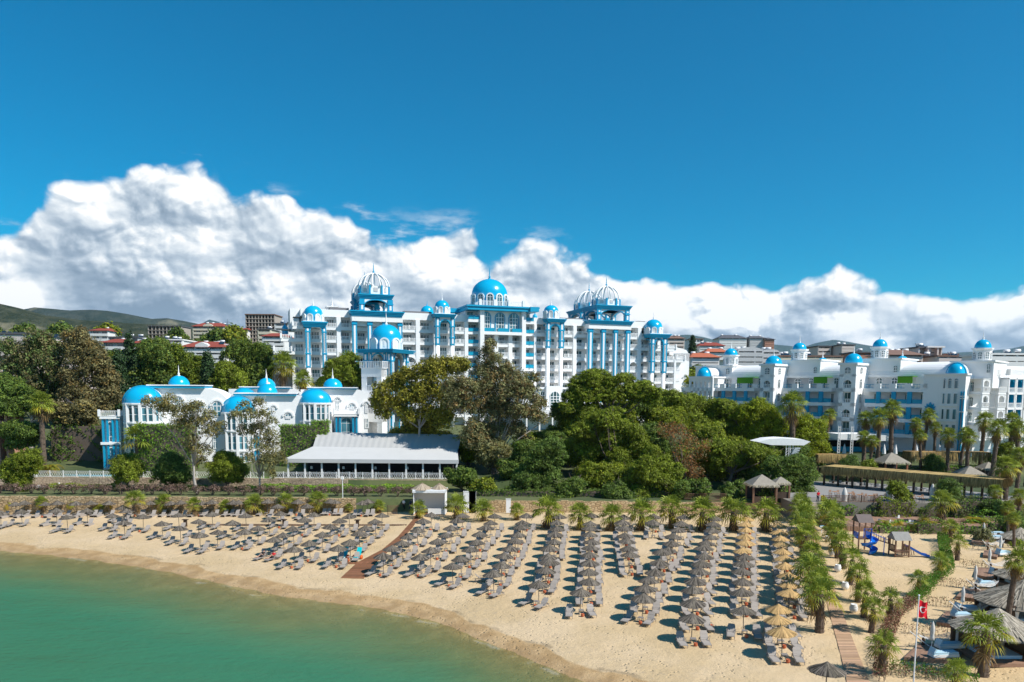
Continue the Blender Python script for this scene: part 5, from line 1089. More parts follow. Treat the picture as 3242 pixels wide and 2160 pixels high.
tree_px('pine_tree', 'tallest spreading umbrella pine right of the brownish tree, centre of the photo', q7([(420,150,62),(330,200,70),(520,150,70),(600,190,62),(700,175,55),(285,300,70),(400,310,80),(520,290,80),(640,300,80),(760,250,70),(850,230,62),(920,270,55),(960,330,50),(250,400,50),(420,420,60)]), 150, PINE, (1930, 1500), r0=.5, dens=11, size=.26, flat=.55, seed=1, squash=.75)
tree_px('pine_tree', 'bushy pine in front of the umbrella pine, hiding the pool', q7([(450,500,80),(560,480,80),(380,560,70),(650,560,80),(700,650,80),(600,660,80),(520,640,70),(800,600,60),(850,700,65),(720,780,80),(640,790,70),(560,880,55),(930,760,65)]), 140, PINE, (1950, 1520), dens=11, size=.24, seed=2, squash=.8, flat=.7)
tree_px('pine_tree', 'low wide pine reaching down behind the beach palms at centre', q7([(880,880,85),(1000,860,80),(1100,900,65),(780,950,75),(900,990,80),(1010,1000,75),(1120,1060,60),(700,1060,65),(840,1090,65),(600,1130,50),(960,1110,55),(520,1150,40)]), 129, PINE, (2050, 1560), dens=11, size=.23, seed=3, squash=.8, flat=.7)
tree_px('pine_tree', 'green pine right of the brownish tree foot, above the service hut', q7([(100,720,80),(20,800,80),(150,800,60),(60,900,80),(120,960,60),(-10,980,70),(-90,900,60),(-120,1000,70),(-30,1060,50),(-200,1060,50)]), 131, PINED, (1710, 1560), dens=11, size=.23, seed=4, squash=.85, flat=.7)
tree_px('pine_tree', 'broad pine canopy in front of the left end of the small-domed hotel', q7([(1060,360,85),(1180,380,85),(1300,370,75),(1420,400,85),(1530,400,75),(1100,460,85),(1250,480,85),(1400,500,85),(1550,500,85),(1620,450,55),(1480,600,85),(1580,640,75),(1350,600,75)]), 160, PINE, (2220, 1460), dens=10, size=.27, seed=5, squash=.8, flat=.7)
tree_px('pine_tree', 'pale green pine in front of the white stage roof', q7([(1450,720,75),(1560,740,75),(1480,820,65),(1600,820,55),(1700,720,62),(1780,760,70),(1880,790,70),(1820,860,75)]), 136, PINE, (2300, 1560), dens=10, size=.23, seed=6, squash=.85, flat=.7)
tree_px('pine_tree', 'dark green pine below the white stage roof, left of the steps', q7([(1950,860,80),(2050,870,80),(2130,840,70),(2000,940,85),(2120,940,85),(2180,900,60),(1900,960,65),(2080,1020,55),(2180,1040,50),(1820,960,55)]), 131, PINED, (2500, 1590), dens=10, size=.22, seed=7, squash=.85, flat=.7, hue=(1.3, 1.1, .9), hue_p=.2)
tree_px('round_tree', 'yellow-green round tree left of the tall shaggy palm', q7([(1700,430,65),(1800,415,75),(1880,440,62),(1720,520,75),(1840,540,85),(1950,540,75),(1780,610,65),(1900,620,65)]), 155, BROAD, (2420, 1460), dens=12, size=.24, seed=8)
tree_px('round_tree', 'yellow-green round tree right of the tall shaggy palm', q7([(2180,520,65),(2270,570,65),(2150,600,75),(2250,660,75),(2200,720,65),(2290,740,55),(2120,690,50)]), 153, BROAD, (2570, 1460), dens=12, size=.24, seed=9)
tree_px('bare_tree', 'half dead reddish brown tree between two pines', q7([(1100,600,80),(1200,640,80),(1180,760,80),(1290,800,70),(1200,880,70),(1300,920,60),(1350,700,55),(1240,960,60),(1020,560,50)]), 134, EUC, (2170, 1570), dens=5, size=.18, seed=10, hue=(1.5, .75, .6), hue_p=.6, drop=.6, r0=.3)
tree_px('eucalyptus_tree', 'tall grey-brown tree in the middle, in front of the big hotel', qh([(1190,540,34),(1160,575,32),(1210,610,42),(1280,645,34),(1150,670,60),(1240,690,66),(1330,705,52),(1400,705,34),(1080,760,66),(1180,760,75),(1290,770,75),(1380,790,66),(1440,830,40),(1060,850,58),(1150,860,75),(1260,870,75),(1360,880,66),(1430,900,40),(1120,960,66),(1220,970,66),(1320,970,58),(1110,1040,58),(1200,1060,62),(1180,1120,45),(1000,760,60),(1000,830,50)]), 147, EUCG, (1570, 1530), bark=BARKL, r0=.45, dens=10, size=.24, clump=.5, seed=11, hue=(1.25, .85, .75), hue_p=.25, drop=.26, grow=1.05, nfill=2, squash=.8)
tree_px('olive_tree', 'yellow-olive leafy tree in front of the domed tower', qh([(760,700,50),(700,740,50),(640,780,48),(840,680,50),(920,650,52),(985,645,50),(1040,640,40),(700,860,60),(800,800,60),(880,760,60),(780,900,50),(880,880,55),(960,900,50),(615,830,36),(940,800,60),(640,880,34)]), 153, YEL, (1330, 1480), bark=BARKL, r0=.3, dens=9, size=.27, clump=.5, seed=12, hue=(.75, .8, 1), hue_p=.3, drop=.22, grow=1.12, nfill=2)
tree_px('pine_tree', 'fresh green tree between the small villa and the big hotel', q1([(750,1150,90),(850,1110,80),(700,1230,80),(850,1230,90),(950,1190,60),(620,1290,60),(780,1080,50),(950,1280,60)]), 178, PINE, (1090, 1330), dens=10, size=.3, seed=13, flat=.8)
tree_px('eucalyptus_tree', 'brown-green eucalyptus mass at the far left above the small palm', q5([(330,400,100),(250,520,120),(400,600,120),(300,750,120),(140,650,120),(80,800,100),(450,850,100),(350,950,95),(480,1020,80),(60,470,80),(60,950,90),(200,950,80),(500,730,70),(480,480,80)]), 166, EUC, (100, 1420), bark=BARKL, r0=.5, dens=10, size=.30, clump=.6, seed=14, hue=(.7, 1.1, .75), hue_p=.5, drop=.12, grow=1.1, nfill=2)
tree_px('eucalyptus_tree', 'reddish brown eucalyptus beside the dark cypresses, left of the villas', q5([(700,390,90),(800,480,100),(680,560,100),(880,640,100),(780,740,120),(930,800,100),(700,880,105),(850,950,105),(970,900,80),(980,720,70),(720,320,50),(620,700,80),(600,860,70),(650,440,60)]), 163, EUC, (270, 1420), bark=BARKL, r0=.5, dens=10, size=.30, clump=.6, seed=15, hue=(1.15, .9, .7), hue_p=.25, drop=.12, grow=1.08, nfill=2)
tree_px('eucalyptus_tree', 'thin leaning grey-olive tree in front of the left villa', q5([(1300,930,50),(1400,960,65),(1500,930,65),(1500,1030,80),(1620,1040,85),(1750,990,65),(1850,1060,65),(1600,1150,80),(1750,1150,90),(1880,1180,75),(1700,1300,75),(1800,1380,75),(1790,1470,50),(1960,1150,50)]), 129, EUCG, (623, 1555), bark=BARKL, r0=.26, dens=9, size=.19, clump=.4, seed=16, hue=(1.25, 1.0, .7), hue_p=.4, drop=.30, inner=False)
tree_px('eucalyptus_tree', 'slender grey-green tree beside the terrace restaurant', qv([(1200,400,48),(1330,370,48),(1150,480,52),(1260,470,66),(1380,480,66),(1350,600,75),(1230,600,66),(1440,650,66),(1330,730,75),(1470,760,66),(1250,840,45),(1400,870,75),(1500,850,52),(1430,960,50)]), 130, EUCG, (821, 1552), bark=BARKL, r0=.22, dens=9, size=.19, clump=.4, seed=17, hue=(1.1, .95, .7), hue_p=.3, drop=.3, inner=False)
for i, (cs, Y, bs, lb) in enumerate((([(210,890,80),(160,920,60),(270,930,65),(210,950,70)], 131, (404, 1545), 'small round pine standing by the villa fence, left one of three'), ([(600,890,85),(540,950,70),(650,960,75),(600,1000,60)], 133, (548, 1545), 'small dark round pine at the foot of the leaning grey tree'), ([(1060,880,85),(1000,940,75),(1120,950,75),(1060,1000,65)], 132, (718, 1545), 'small bushy pine between the two thin grey trees'), ([(-700,930,90),(-640,870,90),(-760,950,80),(-690,1000,80)], 130, (65, 1545), 'round yellow-green small tree beside the bench at far left'))):
    tree_px('small_pine', lb, qv(cs), Y, PINED if i == 1 else PINE, bs, r0=.12, dens=11, size=.18, clump=.35, seed=20+i, group='small round garden pines')
tree_px('background_pine', 'dark pine behind the left villa dome', q5([(1300,500,80),(1400,440,60),(1400,560,95),(1320,680,90),(1250,620,70),(1400,700,80),(1330,800,70)]), 186, PINED, (480, 1300), dens=9, size=.34, clump=.6, seed=30, group='pines behind the villas', hue=(1.7, 1.3, 1), hue_p=.3)
tree_px('background_pine', 'olive pine directly behind the left villa finial', q5([(1550,510,70),(1500,620,95),(1650,600,90),(1620,700,90),(1740,640,80),(1720,750,80),(1560,760,80)]), 190, PINE, (590, 1300), dens=9, size=.34, clump=.6, seed=31, group='pines behind the villas', hue=(.6, .7, 1), hue_p=.4)
tree_px('background_pine', 'yellow-green round pine left of the middle villa dome', q5([(2000,700,90),(2050,790,85),(1960,820,70),(2080,700,60)]), 182, PINE, (715, 1300), dens=9, size=.32, clump=.6, seed=32, group='pines behind the villas')
tree_px('background_pine', 'pine beside the shaded grey side wall of the big hotel', q5([(2200,640,90),(2300,600,80),(2280,740,75),(2200,500,80),(2100,470,70),(2330,480,60),(2180,750,70)]), 196, PINED, (800, 1300), dens=9, size=.34, clump=.6, seed=33, group='pines behind the villas', hue=(1.6, 1.3, 1), hue_p=.4)
def fillrow(specs):
    for i, (px, py, r, Y, mt_, lb) in enumerate(specs):
        gg = random.Random(500+i); cs = [(px+gg.uniform(-1, 1)*r*.9, py+gg.uniform(-.7, .9)*r*.7, r*gg.uniform(.45, .65)) for _ in range(11)]
        tree_px('pine_tree', lb, cs, Y, mt_, (px, 1480), dens=10, size=.28, clump=.55, seed=200+i, squash=.85, flat=.75, hue=(1.35, 1.2, .9), hue_p=.25)
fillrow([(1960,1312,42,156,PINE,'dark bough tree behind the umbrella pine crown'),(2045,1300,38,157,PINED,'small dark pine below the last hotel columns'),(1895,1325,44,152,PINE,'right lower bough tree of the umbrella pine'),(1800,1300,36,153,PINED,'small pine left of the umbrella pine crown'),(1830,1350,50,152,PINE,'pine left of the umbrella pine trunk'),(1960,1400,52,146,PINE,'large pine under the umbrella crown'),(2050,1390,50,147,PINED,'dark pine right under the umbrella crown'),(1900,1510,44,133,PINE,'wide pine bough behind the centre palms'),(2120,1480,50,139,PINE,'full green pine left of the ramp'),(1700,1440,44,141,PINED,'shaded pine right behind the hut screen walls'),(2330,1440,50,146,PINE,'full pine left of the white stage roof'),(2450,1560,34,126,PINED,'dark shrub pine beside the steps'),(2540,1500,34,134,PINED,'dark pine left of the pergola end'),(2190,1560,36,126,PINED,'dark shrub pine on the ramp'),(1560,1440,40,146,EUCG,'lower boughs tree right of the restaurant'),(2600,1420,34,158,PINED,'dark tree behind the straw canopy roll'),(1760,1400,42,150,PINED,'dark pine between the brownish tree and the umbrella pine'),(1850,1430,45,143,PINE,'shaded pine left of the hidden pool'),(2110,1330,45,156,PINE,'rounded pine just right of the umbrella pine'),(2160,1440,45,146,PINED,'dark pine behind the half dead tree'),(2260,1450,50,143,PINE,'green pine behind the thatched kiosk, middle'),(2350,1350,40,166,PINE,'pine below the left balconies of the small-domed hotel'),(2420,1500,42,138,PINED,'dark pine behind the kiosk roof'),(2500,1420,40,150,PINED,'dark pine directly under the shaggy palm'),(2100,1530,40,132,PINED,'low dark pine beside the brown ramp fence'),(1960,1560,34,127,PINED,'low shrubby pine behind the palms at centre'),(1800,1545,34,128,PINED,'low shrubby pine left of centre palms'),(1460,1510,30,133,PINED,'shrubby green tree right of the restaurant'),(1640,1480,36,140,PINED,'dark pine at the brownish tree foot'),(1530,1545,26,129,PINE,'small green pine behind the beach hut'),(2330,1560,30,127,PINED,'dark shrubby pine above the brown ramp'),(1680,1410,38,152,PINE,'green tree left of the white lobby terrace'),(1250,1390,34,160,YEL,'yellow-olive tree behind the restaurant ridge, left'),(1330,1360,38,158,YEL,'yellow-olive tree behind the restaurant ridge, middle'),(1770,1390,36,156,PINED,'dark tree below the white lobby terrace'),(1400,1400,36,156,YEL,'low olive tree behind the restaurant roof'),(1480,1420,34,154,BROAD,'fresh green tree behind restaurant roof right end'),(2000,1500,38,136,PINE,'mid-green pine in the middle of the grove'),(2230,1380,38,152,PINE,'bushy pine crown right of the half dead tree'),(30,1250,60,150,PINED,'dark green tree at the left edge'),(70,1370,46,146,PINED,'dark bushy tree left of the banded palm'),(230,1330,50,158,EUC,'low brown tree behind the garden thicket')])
# background cover left: row of pines on the rising ground
g0 = random.Random(8)
for i, (px, py, r, Y) in enumerate([(-60,1100,50,240),(30,1180,50,210),(160,1120,45,260),(300,1135,30,260),(400,1160,30,240),(470,1165,32,240),(520,1185,34,232),(620,1185,28,240),(760,1135,28,300),(830,1150,28,260),(740,1060,22,420),(680,1075,22,420),(560,1072,20,420),(340,1050,20,430),(200,1055,24,430),(80,1060,24,400),(2185,1205,26,240),(2210,1180,20,260)] + [(g0.uniform(-100, 870), g0.uniform(1150, 1195), g0.uniform(16, 26), g0.uniform(225, 300)) for _ in range(20)] + [(g0.uniform(-60, 860), g0.uniform(1080, 1120), g0.uniform(8, 14), g0.uniform(430, 560)) for _ in range(16)] + [(g0.uniform(2160, 3300), g0.uniform(1165, 1195), g0.uniform(12, 20), g0.uniform(250, 420)) for _ in range(16)]):
    tree_px('distant_tree', 'small distant tree on the far slope, at %s' % ('the left of the photo' if px < 900 else 'the right of the photo'), [(px, py, r), (px+r*.8, py+r*.35, r*.8), (px-r*.8, py+r*.4, r*.8), (px, py+r, r)], Y, [PINED, PINE, PINED][i % 3], (px, 1250), dens=8, size=.0022*Y+.05, clump=.003*Y, seed=60+i, group='distant trees on the %s slope' % ('left' if px < 900 else 'right'), hue=(1.5, 1.2, 1), hue_p=.3)
def cypress(px, ytop, ybase, wpx, Y, label, seed):
    x, _, zt = PD(px, ytop, Y); zb = float(gz(x, Y)); rr = wpx*Y/FPX/2; h = zt-zb; root = thing('cypress_tree', label, 'tree', (x, Y, zb), 0, 'dark cypresses'); rg = np.random.default_rng(seed)
    L = [(0, 0, h*t, rr*math.sin(math.pi*min(1, (1-t)*1.15+.02))**.6 + .1, rr*math.sin(math.pi*min(1, (1-t)*1.15+.02))**.6+.1, h*.09) for t in np.linspace(.08, .95, 13)]
    V, F, T = leaves(L, rg, 10, .3, .45, up=.1); npmesh('crown', V, F, CYP, T, root); part('trunk', BARK, root, lambda b: b.tube([(0, 0, -.5), (0, 0, h*.5)], [.25, .1], 8))
cypress(372, 1118, 1330, 56, 172, 'left tall dark cypress beside the brown eucalyptus', 1); cypress(408, 1068, 1320, 50, 186, 'tallest dark cypress, right of its twin', 2); cypress(428, 1130, 1300, 40, 184, 'shorter cypress tucked right of the tallest one', 5); cypress(656, 1122, 1300, 48, 180, 'single dark cypress behind the left villa roof', 3); cypress(703, 1130, 1250, 26, 210, 'small spiky conifer in front of the white town house', 4); cypress(2193, 1068, 1150, 26, 330, 'lone spiky conifer on the skyline between the two hotels', 6)
# clipped hedges and bushes
def hedge(name, x0, x1, y0, y1, z0, z1, label, mt=HEDGE, seed=0, size=.16, cat='hedge', per=55, kind=None, hue=None, hue_p=0, tv=.22, wob=.12):
    rg = np.random.default_rng(seed); A = [(x1-x0)*(y1-y0), (x1-x0)*(z1-z0), (y1-y0)*(z1-z0)]; P = []; N = []
    for ax, a_, cnt in ((2, 1, A[0]), (1, -1, A[1]), (0, 1, A[2]), (0, -1, A[2])):
        n = int(cnt*per); q = rg.random((n, 3)); q[:, ax] = 1 if a_ > 0 else 0; q[:, ax] += -a_*rg.random(n)*.06; P.append(q); v = np.zeros((n, 3)); v[:, ax] = a_; N.append(v)
    P = np.concatenate(P)*np.array([x1-x0, y1-y0, z1-z0]); N = np.concatenate(N); P += rg.normal(size=P.shape)*.07 + N*(wob*np.sin(P[:, :1]*1.7+P[:, 2:]*2.1)+wob*np.sin(P[:, :1]*.6))
    n3 = N + rg.normal(size=P.shape)*.6; n3 /= np.linalg.norm(n3, axis=1)[:, None]; a = np.cross(n3, rg.normal(size=P.shape)); a /= np.linalg.norm(a, axis=1)[:, None]; b_ = np.cross(n3, a); s = size*rg.uniform(.6, 1.3, (len(P), 1))
    V = np.stack([P-b_*s*.7, P+a*s*.45, P+b_*s*.7, P-a*s*.45], 1).reshape(-1, 3)
    T = np.clip(rg.normal(1, tv, (len(P), 1)), .5, 1.7)*np.ones(3); 
    if hue is not None: T[rg.random(len(P)) < hue_p] *= np.array(hue)
    root = thing(name, label, cat, (x0, y0, z0)); npmesh('leaves', V, np.arange(len(V)).reshape(-1, 4), mt, np.repeat(T, 4, 0), root)
    part('stems', mt if False else BARK, root, lambda b: b.box(.25, x1-x0-.25, .25, y1-y0-.25, -.2, z1-z0-.3))
    return root
def X_(px, Y): return PD(px, 1300, Y)[0]
def Z_(py, Y, px=1621): return PD(px, py, Y)[2]
hedge('clipped_hedge', X_(432, 146), X_(600, 146), 146, 150, 5, Z_(1345, 146, 500), 'tall square clipped hedge hiding the left villa', seed=1, size=.22, per=26, tv=.3)
hedge('clipped_hedge', X_(881, 152), X_(1000, 152), 152, 155, 5, Z_(1345, 152, 900), 'tall square clipped hedge left of the restaurant roof', seed=2, size=.22, per=26, tv=.3)
hedge('clipped_hedge', X_(985, 153.5), X_(1034, 153), 153, 156, 5, Z_(1332, 152, 1000), 'taller stub of hedge where the small villa begins', seed=3, size=.22, per=26, tv=.3)
hedge('garden_thicket', X_(150, 155), X_(345, 155), 155, 160, 5, Z_(1345, 155, 200), 'dense green thicket behind the pool garden at left', mt=PINED, seed=4, size=.35, per=12, tv=.4, wob=.8)
hedge('low_hedge', X_(130, 134), X_(350, 134), 134, 136.2, 3.6, 4.1, 'low yellow-green hedge under the garden wall at left', mt=BROAD, seed=5, hue=(.7, .9, 1), hue_p=.3)
hedge('low_hedge', X_(350, 133), X_(800, 133), 133, 135.6, 3.6, 4.0, 'low dark green hedge between the small round pines', seed=6)
hedge('low_hedge', X_(760, 130), X_(1300, 130), 130, 131.5, 3.6, 4.55, 'long front green hedge below the restaurant', seed=7, mt=HEDGE, hue=(1.4, 1.3, 1), hue_p=.5)
hedge('low_hedge', X_(820, 134.5), X_(1320, 134.5), 134.5, 136.5, 3.6, 4.25, 'long rear green hedge against the restaurant wall', seed=8, mt=HEDGE, hue=(1.6, 1.4, 1), hue_p=.4)
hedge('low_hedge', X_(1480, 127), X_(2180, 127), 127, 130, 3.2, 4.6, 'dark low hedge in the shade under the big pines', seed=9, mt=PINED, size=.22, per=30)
hedge('low_hedge', X_(2660, 151), X_(2940, 151), 151, 152.5, 5, 6.6, 'dark hedge along the lawn behind the pergola', seed=12, per=26, mt=PINED)
hedge('low_hedge', X_(2960, 150), X_(3242, 150), 150, 153, 5, 7.0, 'bright hedge between palms in front of the right hotel wing', seed=10, per=30)
lawn = MB(); lawn.slab([(-75, 138.5), (-44, 138.5), (-44, 150), (-75, 150)], 5.0, 5.06); tag(lawn.build('lawn', mat('lawn_grass', (.10, .17, .03), .95, .25, 1.5, bump=.4)), kind='structure')
pool = MB(); pool.lathe((X_(295, 143), 143, 0), [(.01, 5.12), (6.5, 5.12), (6.6, 5.0)], 30, sy=.35); tag(pool.build('swimming_pool', mat('pool_water', (.12, .42, .55), .1, .1, .8)), kind='structure')
pool2 = MB(); pool2.box(8, 32, 156, 172, 7.0, 8.1); tag(pool2.build('swimming_pool', MATS['pool_water']), kind='structure')
rb = random.Random(6)
for i, (a, c, y0, y1, z1_, mt_) in enumerate([(2600,2720,116.4,117.5,3.9,HEDGE),(2735,2800,116,117.4,3.4,PINED),(2790,2900,115.6,117.4,4.9,PINE),(2925,3010,115.8,117.4,3.8,PINED),(3020,3110,115,117.3,5.2,PINED),(3120,3260,114.6,117.3,4.6,PINE),(3040,3200,112,113.5,3.4,HEDGE),(2560,2600,112,113.5,3.2,PINED),(2690,2770,105.6,106.7,2.9,HEDGE),(2800,2880,105.5,106.7,3.3,PINED),(2905,2990,105.4,106.7,3.0,HEDGE),(3010,3090,105.6,106.7,3.4,PINED),(3110,3220,105.3,106.7,3.1,PINED)]):
    hedge('garden_shrub', X_(a, 117), X_(c, 117), y0, y1, 1.8, z1_, ('leafy shrub mass below the pergola terrace, %s from left' % ORD[i+1] if i < 8 else 'leafy planting in front of the wooden deck, %s from left' % ORD[i-7]), mt=mt_, seed=40+i, size=.2, per=34, tv=.4, wob=.35, cat='shrub')
for i, (px, py, r, Y, mt_, lb) in enumerate([(2843,1552,26,119,PINE,'round bush tree standing on the terrace between two tall parasols'),(3005,1550,30,120,PINED,'dark round bush under the right end of the pergola'),(3060,1610,30,116,EUCG,'grey-green shrub right of the third tall parasol'),(3150,1620,34,115,PINED,'dark shrub beside the farthest gazebo'),(3210,1660,34,107,PINED,'dark leafy bush under the right edge palms'),(3110,1700,24,101,EUCG,'grey shrub between the upper private decks'),(3225,1740,26,98,PINE,'green shrub behind the third gazebo'),(2960,1470,26,150,PINED,'dark bush between the tall palms behind the pergola'),(3180,1440,32,150,PINE,'green bush in front of the balcony wing'),(2690,1470,24,146,PINED,'dark bush left behind the pergola'),(2750,1478,20,146,PINE,'small bush behind the pergola, near the brick hut')]):
    tree_px('round_bush', lb, [(px, py, r), (px-r*.5, py+r*.5, r*.8), (px+r*.5, py+r*.6, r*.8)], Y, mt_, (px, py+40), dens=10, size=.18, clump=.35, seed=400+i, cat='bush', r0=.1, inner=False)
for i in range(30):
    px = -20 + i*49 + rb.uniform(-6, 6); Y = 126.2 + rb.uniform(-.2, .2); x = X_(px, Y); r = rb.uniform(1.1, 1.35); rg = np.random.default_rng(i)
    if 1330 < px: continue
    o = thing('dry_bush', 'bare brownish clipped bush, %s from the left along the beach wall' % (ORD[i+1] if i < 24 else ['twenty-fifth','twenty-sixth','twenty-seventh','twenty-eighth','twenty-ninth','thirtieth'][i-24]), 'bush', (x, Y, 3.6), 0, 'brownish clipped bushes above the beach wall')
    V, F, T = leaves([(0, 0, .95, r, .9, .72)], rg, 9, .13, .26, tv=.3, hue=(.6, .9, .4), hue_p=.12, drop=.1); npmesh('leaves', V, F, DRYB, T, o)
    part('twigs', BARK, o, lambda b: [b.tube([(0, 0, -.1), (rb.uniform(-.4, .4), rb.uniform(-.3, .3), .5), (rb.uniform(-.9, .9), rb.uniform(-.6, .6), 1.1)], [.06, .04, .02], 5) for _ in range(9)])
# ------------------------------------------------------------------ palms
FAN = leafmat('fan_palm_leaves', (.25, .305, .05), .4, .45); FANF = leafmat('feather_palm_leaves', (.27, .30, .05), .4, .45); DEAD = leafmat('dead_palm_leaves', (.30, .19, .08), .3)
PTR = mat('palm_bark', (.13, .095, .07), .95, .45, 6, bump=.8, bscale=7)
def palm_proto(kind, h, seed, spread=1.0, skirt=0.0, tr=.28, n=30):
    g = random.Random(seed); root = thing('fan_palm' if kind != 'feather' else 'feather_palm', 'x', 'palm tree'); lx, ly = g.uniform(-.15, .15)*h*.3, g.uniform(-.1, .1)*h*.3
    tb = MB(); path = [(lx*t*t, ly*t*t, h*t) for t in np.linspace(-.1/h, 1, 14)]; tb.tube(path, [tr*(1.25-.35*i/13)*(1+.07*math.sin(i*2.4)) for i in range(14)], 10)
    for i in range(int(h*26)):       # old leaf bases on the trunk
        t = g.uniform(.05, 1); a = g.uniform(0, 6.28); r = tr*(1.2-.35*t); z = h*t; cx, cy = lx*t*t, ly*t*t; ca, sa = math.cos(a), math.sin(a)
        tb.add([(cx+ca*r-sa*.07, cy+sa*r+ca*.07, z-.08), (cx+ca*r+sa*.07, cy+sa*r-ca*.07, z-.08), (cx+ca*(r+.11), cy+sa*(r+.11), z+.14)], [(0, 1, 2)])
    tb.build('trunk', PTR, root)
    cr = MB(); dd = MB(); top = Vector((lx, ly, h))
    def fan(mb, az_, el_, L, Rf, droop, tint, nb=15):
        mb.col = tint; d = Vector((math.cos(az_)*math.cos(el_), math.sin(az_)*math.cos(el_), math.sin(el_))); side = Vector((-math.sin(az_), math.cos(az_), 0)); upv = d.cross(side)*-1
        c = top + d*L + Vector((0, 0, -droop*.25)); mb.add([tuple(top-side*.03), tuple(top+side*.03), tuple(c+side*.02), tuple(c-side*.02)], [(0, 1, 2, 3)])
        dn = (d + Vector((0, 0, -droop*.5))).normalized()
        for i in range(nb):
            th = (i/(nb-1)-.5)*R(215); rr = Rf*(.72+.28*math.cos(th*.8))*g.uniform(.85, 1.1); e = dn*math.cos(th) + side*math.sin(th); e = e.normalized(); wv = Vector(e.cross(upv)).normalized()*(.045*Rf+.012)
            fold = upv*(.05 if i % 2 else -.05); m_ = c + e*rr*.6 + fold + Vector((0, 0, -.04*droop)); tip = c + e*rr + Vector((0, 0, -(.22*droop+.10)*rr - g.uniform(0, .18)))
            mb.add([tuple(c), tuple(m_+wv), tuple(tip), tuple(m_-wv)], [(0, 1, 2, 3)])
    if kind == 'feather':
        for i in range(n):
            az_ = g.uniform(0, 6.28); el_ = R(g.uniform(0, 70)); L = 2.3*spread*g.uniform(.8, 1.1); v = g.uniform(.6, 1.4); cr.col = (v, v*.95, v*.7) if g.random() < .7 else (v*1.5, v*1.0, v*.5)
            side = Vector((-math.sin(az_), math.cos(az_), 0)); prev = top.copy(); seg = 9
            for k in range(seg):
                e2 = el_ - R(14)*k; d = Vector((math.cos(az_)*math.cos(e2), math.sin(az_)*math.cos(e2), math.sin(e2))); nx = prev + d*L/seg; wl = .55*math.sin(math.pi*(k+1.2)/(seg+1.5))*spread
                for q in range(3):
                    p0 = prev.lerp(nx, q/3)
                    for s in (-1, 1):
                        tp = p0 + side*s*wl + d*wl*.6 + Vector((0, 0, -.12*wl)); cr.add([tuple(p0), tuple(p0+d*.06), tuple(tp)], [(0, 1, 2)])
                prev = nx
    else:
        for i in range(n):
            q = (i+.5)/n; el_ = R(84 - (100 if h < 5 else 112)*q + g.uniform(-8, 8)); az_ = i*2.399 + g.uniform(-.25, .25); v = g.uniform(.65, 1.35)
            tint = (v, v, v*.8) if q < .78 else (v*1.45, v*1.05, v*.7)
            fan(cr, az_, el_, (.55+.35*g.random())*spread, (.72+.2*g.random())*spread, .25+.75*q, tint)
        for i in range(int(n*skirt)):
            v = g.uniform(.6, 1.3); fan(dd, g.uniform(0, 6.28), R(-g.uniform(45, 88)), g.uniform(.4, 1.0)*spread, .7*spread, 1.6, (v, v, v), 9)
    cr.build('crown', FAN if kind != 'feather' else FANF, root)
    if dd.v: dd.build('dead_skirt', DEAD, root)
    return root
PS = [palm_proto('fan', 2.6, 1, 1.15, .25, .27, 20), palm_proto('fan', 2.9, 2, 1.2, .25, .28, 22), palm_proto('fan', 2.4, 3, 1.1, .2, .26, n=18)]
PR = [palm_proto('fan', 1.7, 11, 1.2, .3, .27, 26), palm_proto('fan', 1.8, 12, 1.25, .3, .28, 28), palm_proto('fan', 1.55, 13, 1.15, .2, .26, 24)]
PT = [palm_proto('fan', 7.5, 4, 1.1, .5, .26, 34), palm_proto('fan', 6.8, 5, 1.05, .3, .24, 32), palm_proto('fan', 8.2, 6, 1.15, .5, .27, 34)]
PB = [palm_proto('fan', 8.0, 21, 1.55, .6, .3, 38), palm_proto('fan', 7.6, 22, 1.45, .5, .3, 36)]
PY = [palm_proto('feather', .9, 7, .9, n=22, tr=.2), palm_proto('feather', .7, 8, .8, n=18, tr=.2)]
gp = random.Random(12)
def palm(protos, bpx, bpy, toppy, label, group, z=None, Y=None):
    """base pixel on the ground and the pixel row of the crown centre fix the size"""
    if Y is None: x, y, z = G(bpx, bpy)
    else: x, y, _ = PD(bpx, bpy, Y); z = float(gz(x, Y)) if z is None else z
    hgt = PD(bpx, toppy, y)[2] - z; protos = PS if protos is PT and hgt < 4.5 else protos; pr = gp.choice(protos); h0 = {id(p): q for p, q in zip(PB+PS+PR+PT+PY, (8.0, 7.6, 2.6, 2.9, 2.4, 1.7, 1.8, 1.55, 7.5, 6.8, 8.2, .9, .7))}[id(pr)]; s = hgt/h0
    s = max(.5, min(1.25 if protos is PY else 2.4, s)); o = place(pr, x, y, z-.05, gp.uniform(0, 6.28), label, group, s*gp.uniform(.92, 1.08)); o.rotation_euler[0] = R(gp.uniform(-4, 4)); o.rotation_euler[1] = R(gp.uniform(-4, 4)); return o
wallp = z1((100,300),(380,320),(660,330),(915,335),(1200,320),(1465,355),(1725,350),(2005,360),(2265,360))
for i, (px, py) in enumerate(wallp): palm(PY if i in (0, 3) else PR, px, py, py-[26,24,24,26,36,34,30,26,34][i], 'yellow-green small palm, %s from left in front of the beach wall' % ORD[i+1], 'small palms in front of the beach wall')
for i, (px, py, ty) in enumerate([(584,350,210),(865,345,205),(1135,345,258),(1400,350,245)]):
    a, c = z2((px, py))[0]; palm(PR, a, c, z2((px, ty))[0][1]+14, 'small palm, %s from left near the hut end of the stone wall' % ORD[i+1], 'small palms in front of the beach wall')
row = z2((1755,395),(2085,400),(2330,420)) + z3((800,290),(1130,380),(1470,390),(1800,400),(2125,400)) + z4((465,290),(715,315),(970,315),(1230,315)); tops = [1594,1581,1592,1601,1597,1609,1612,1610,1601,1607,1604,1603]
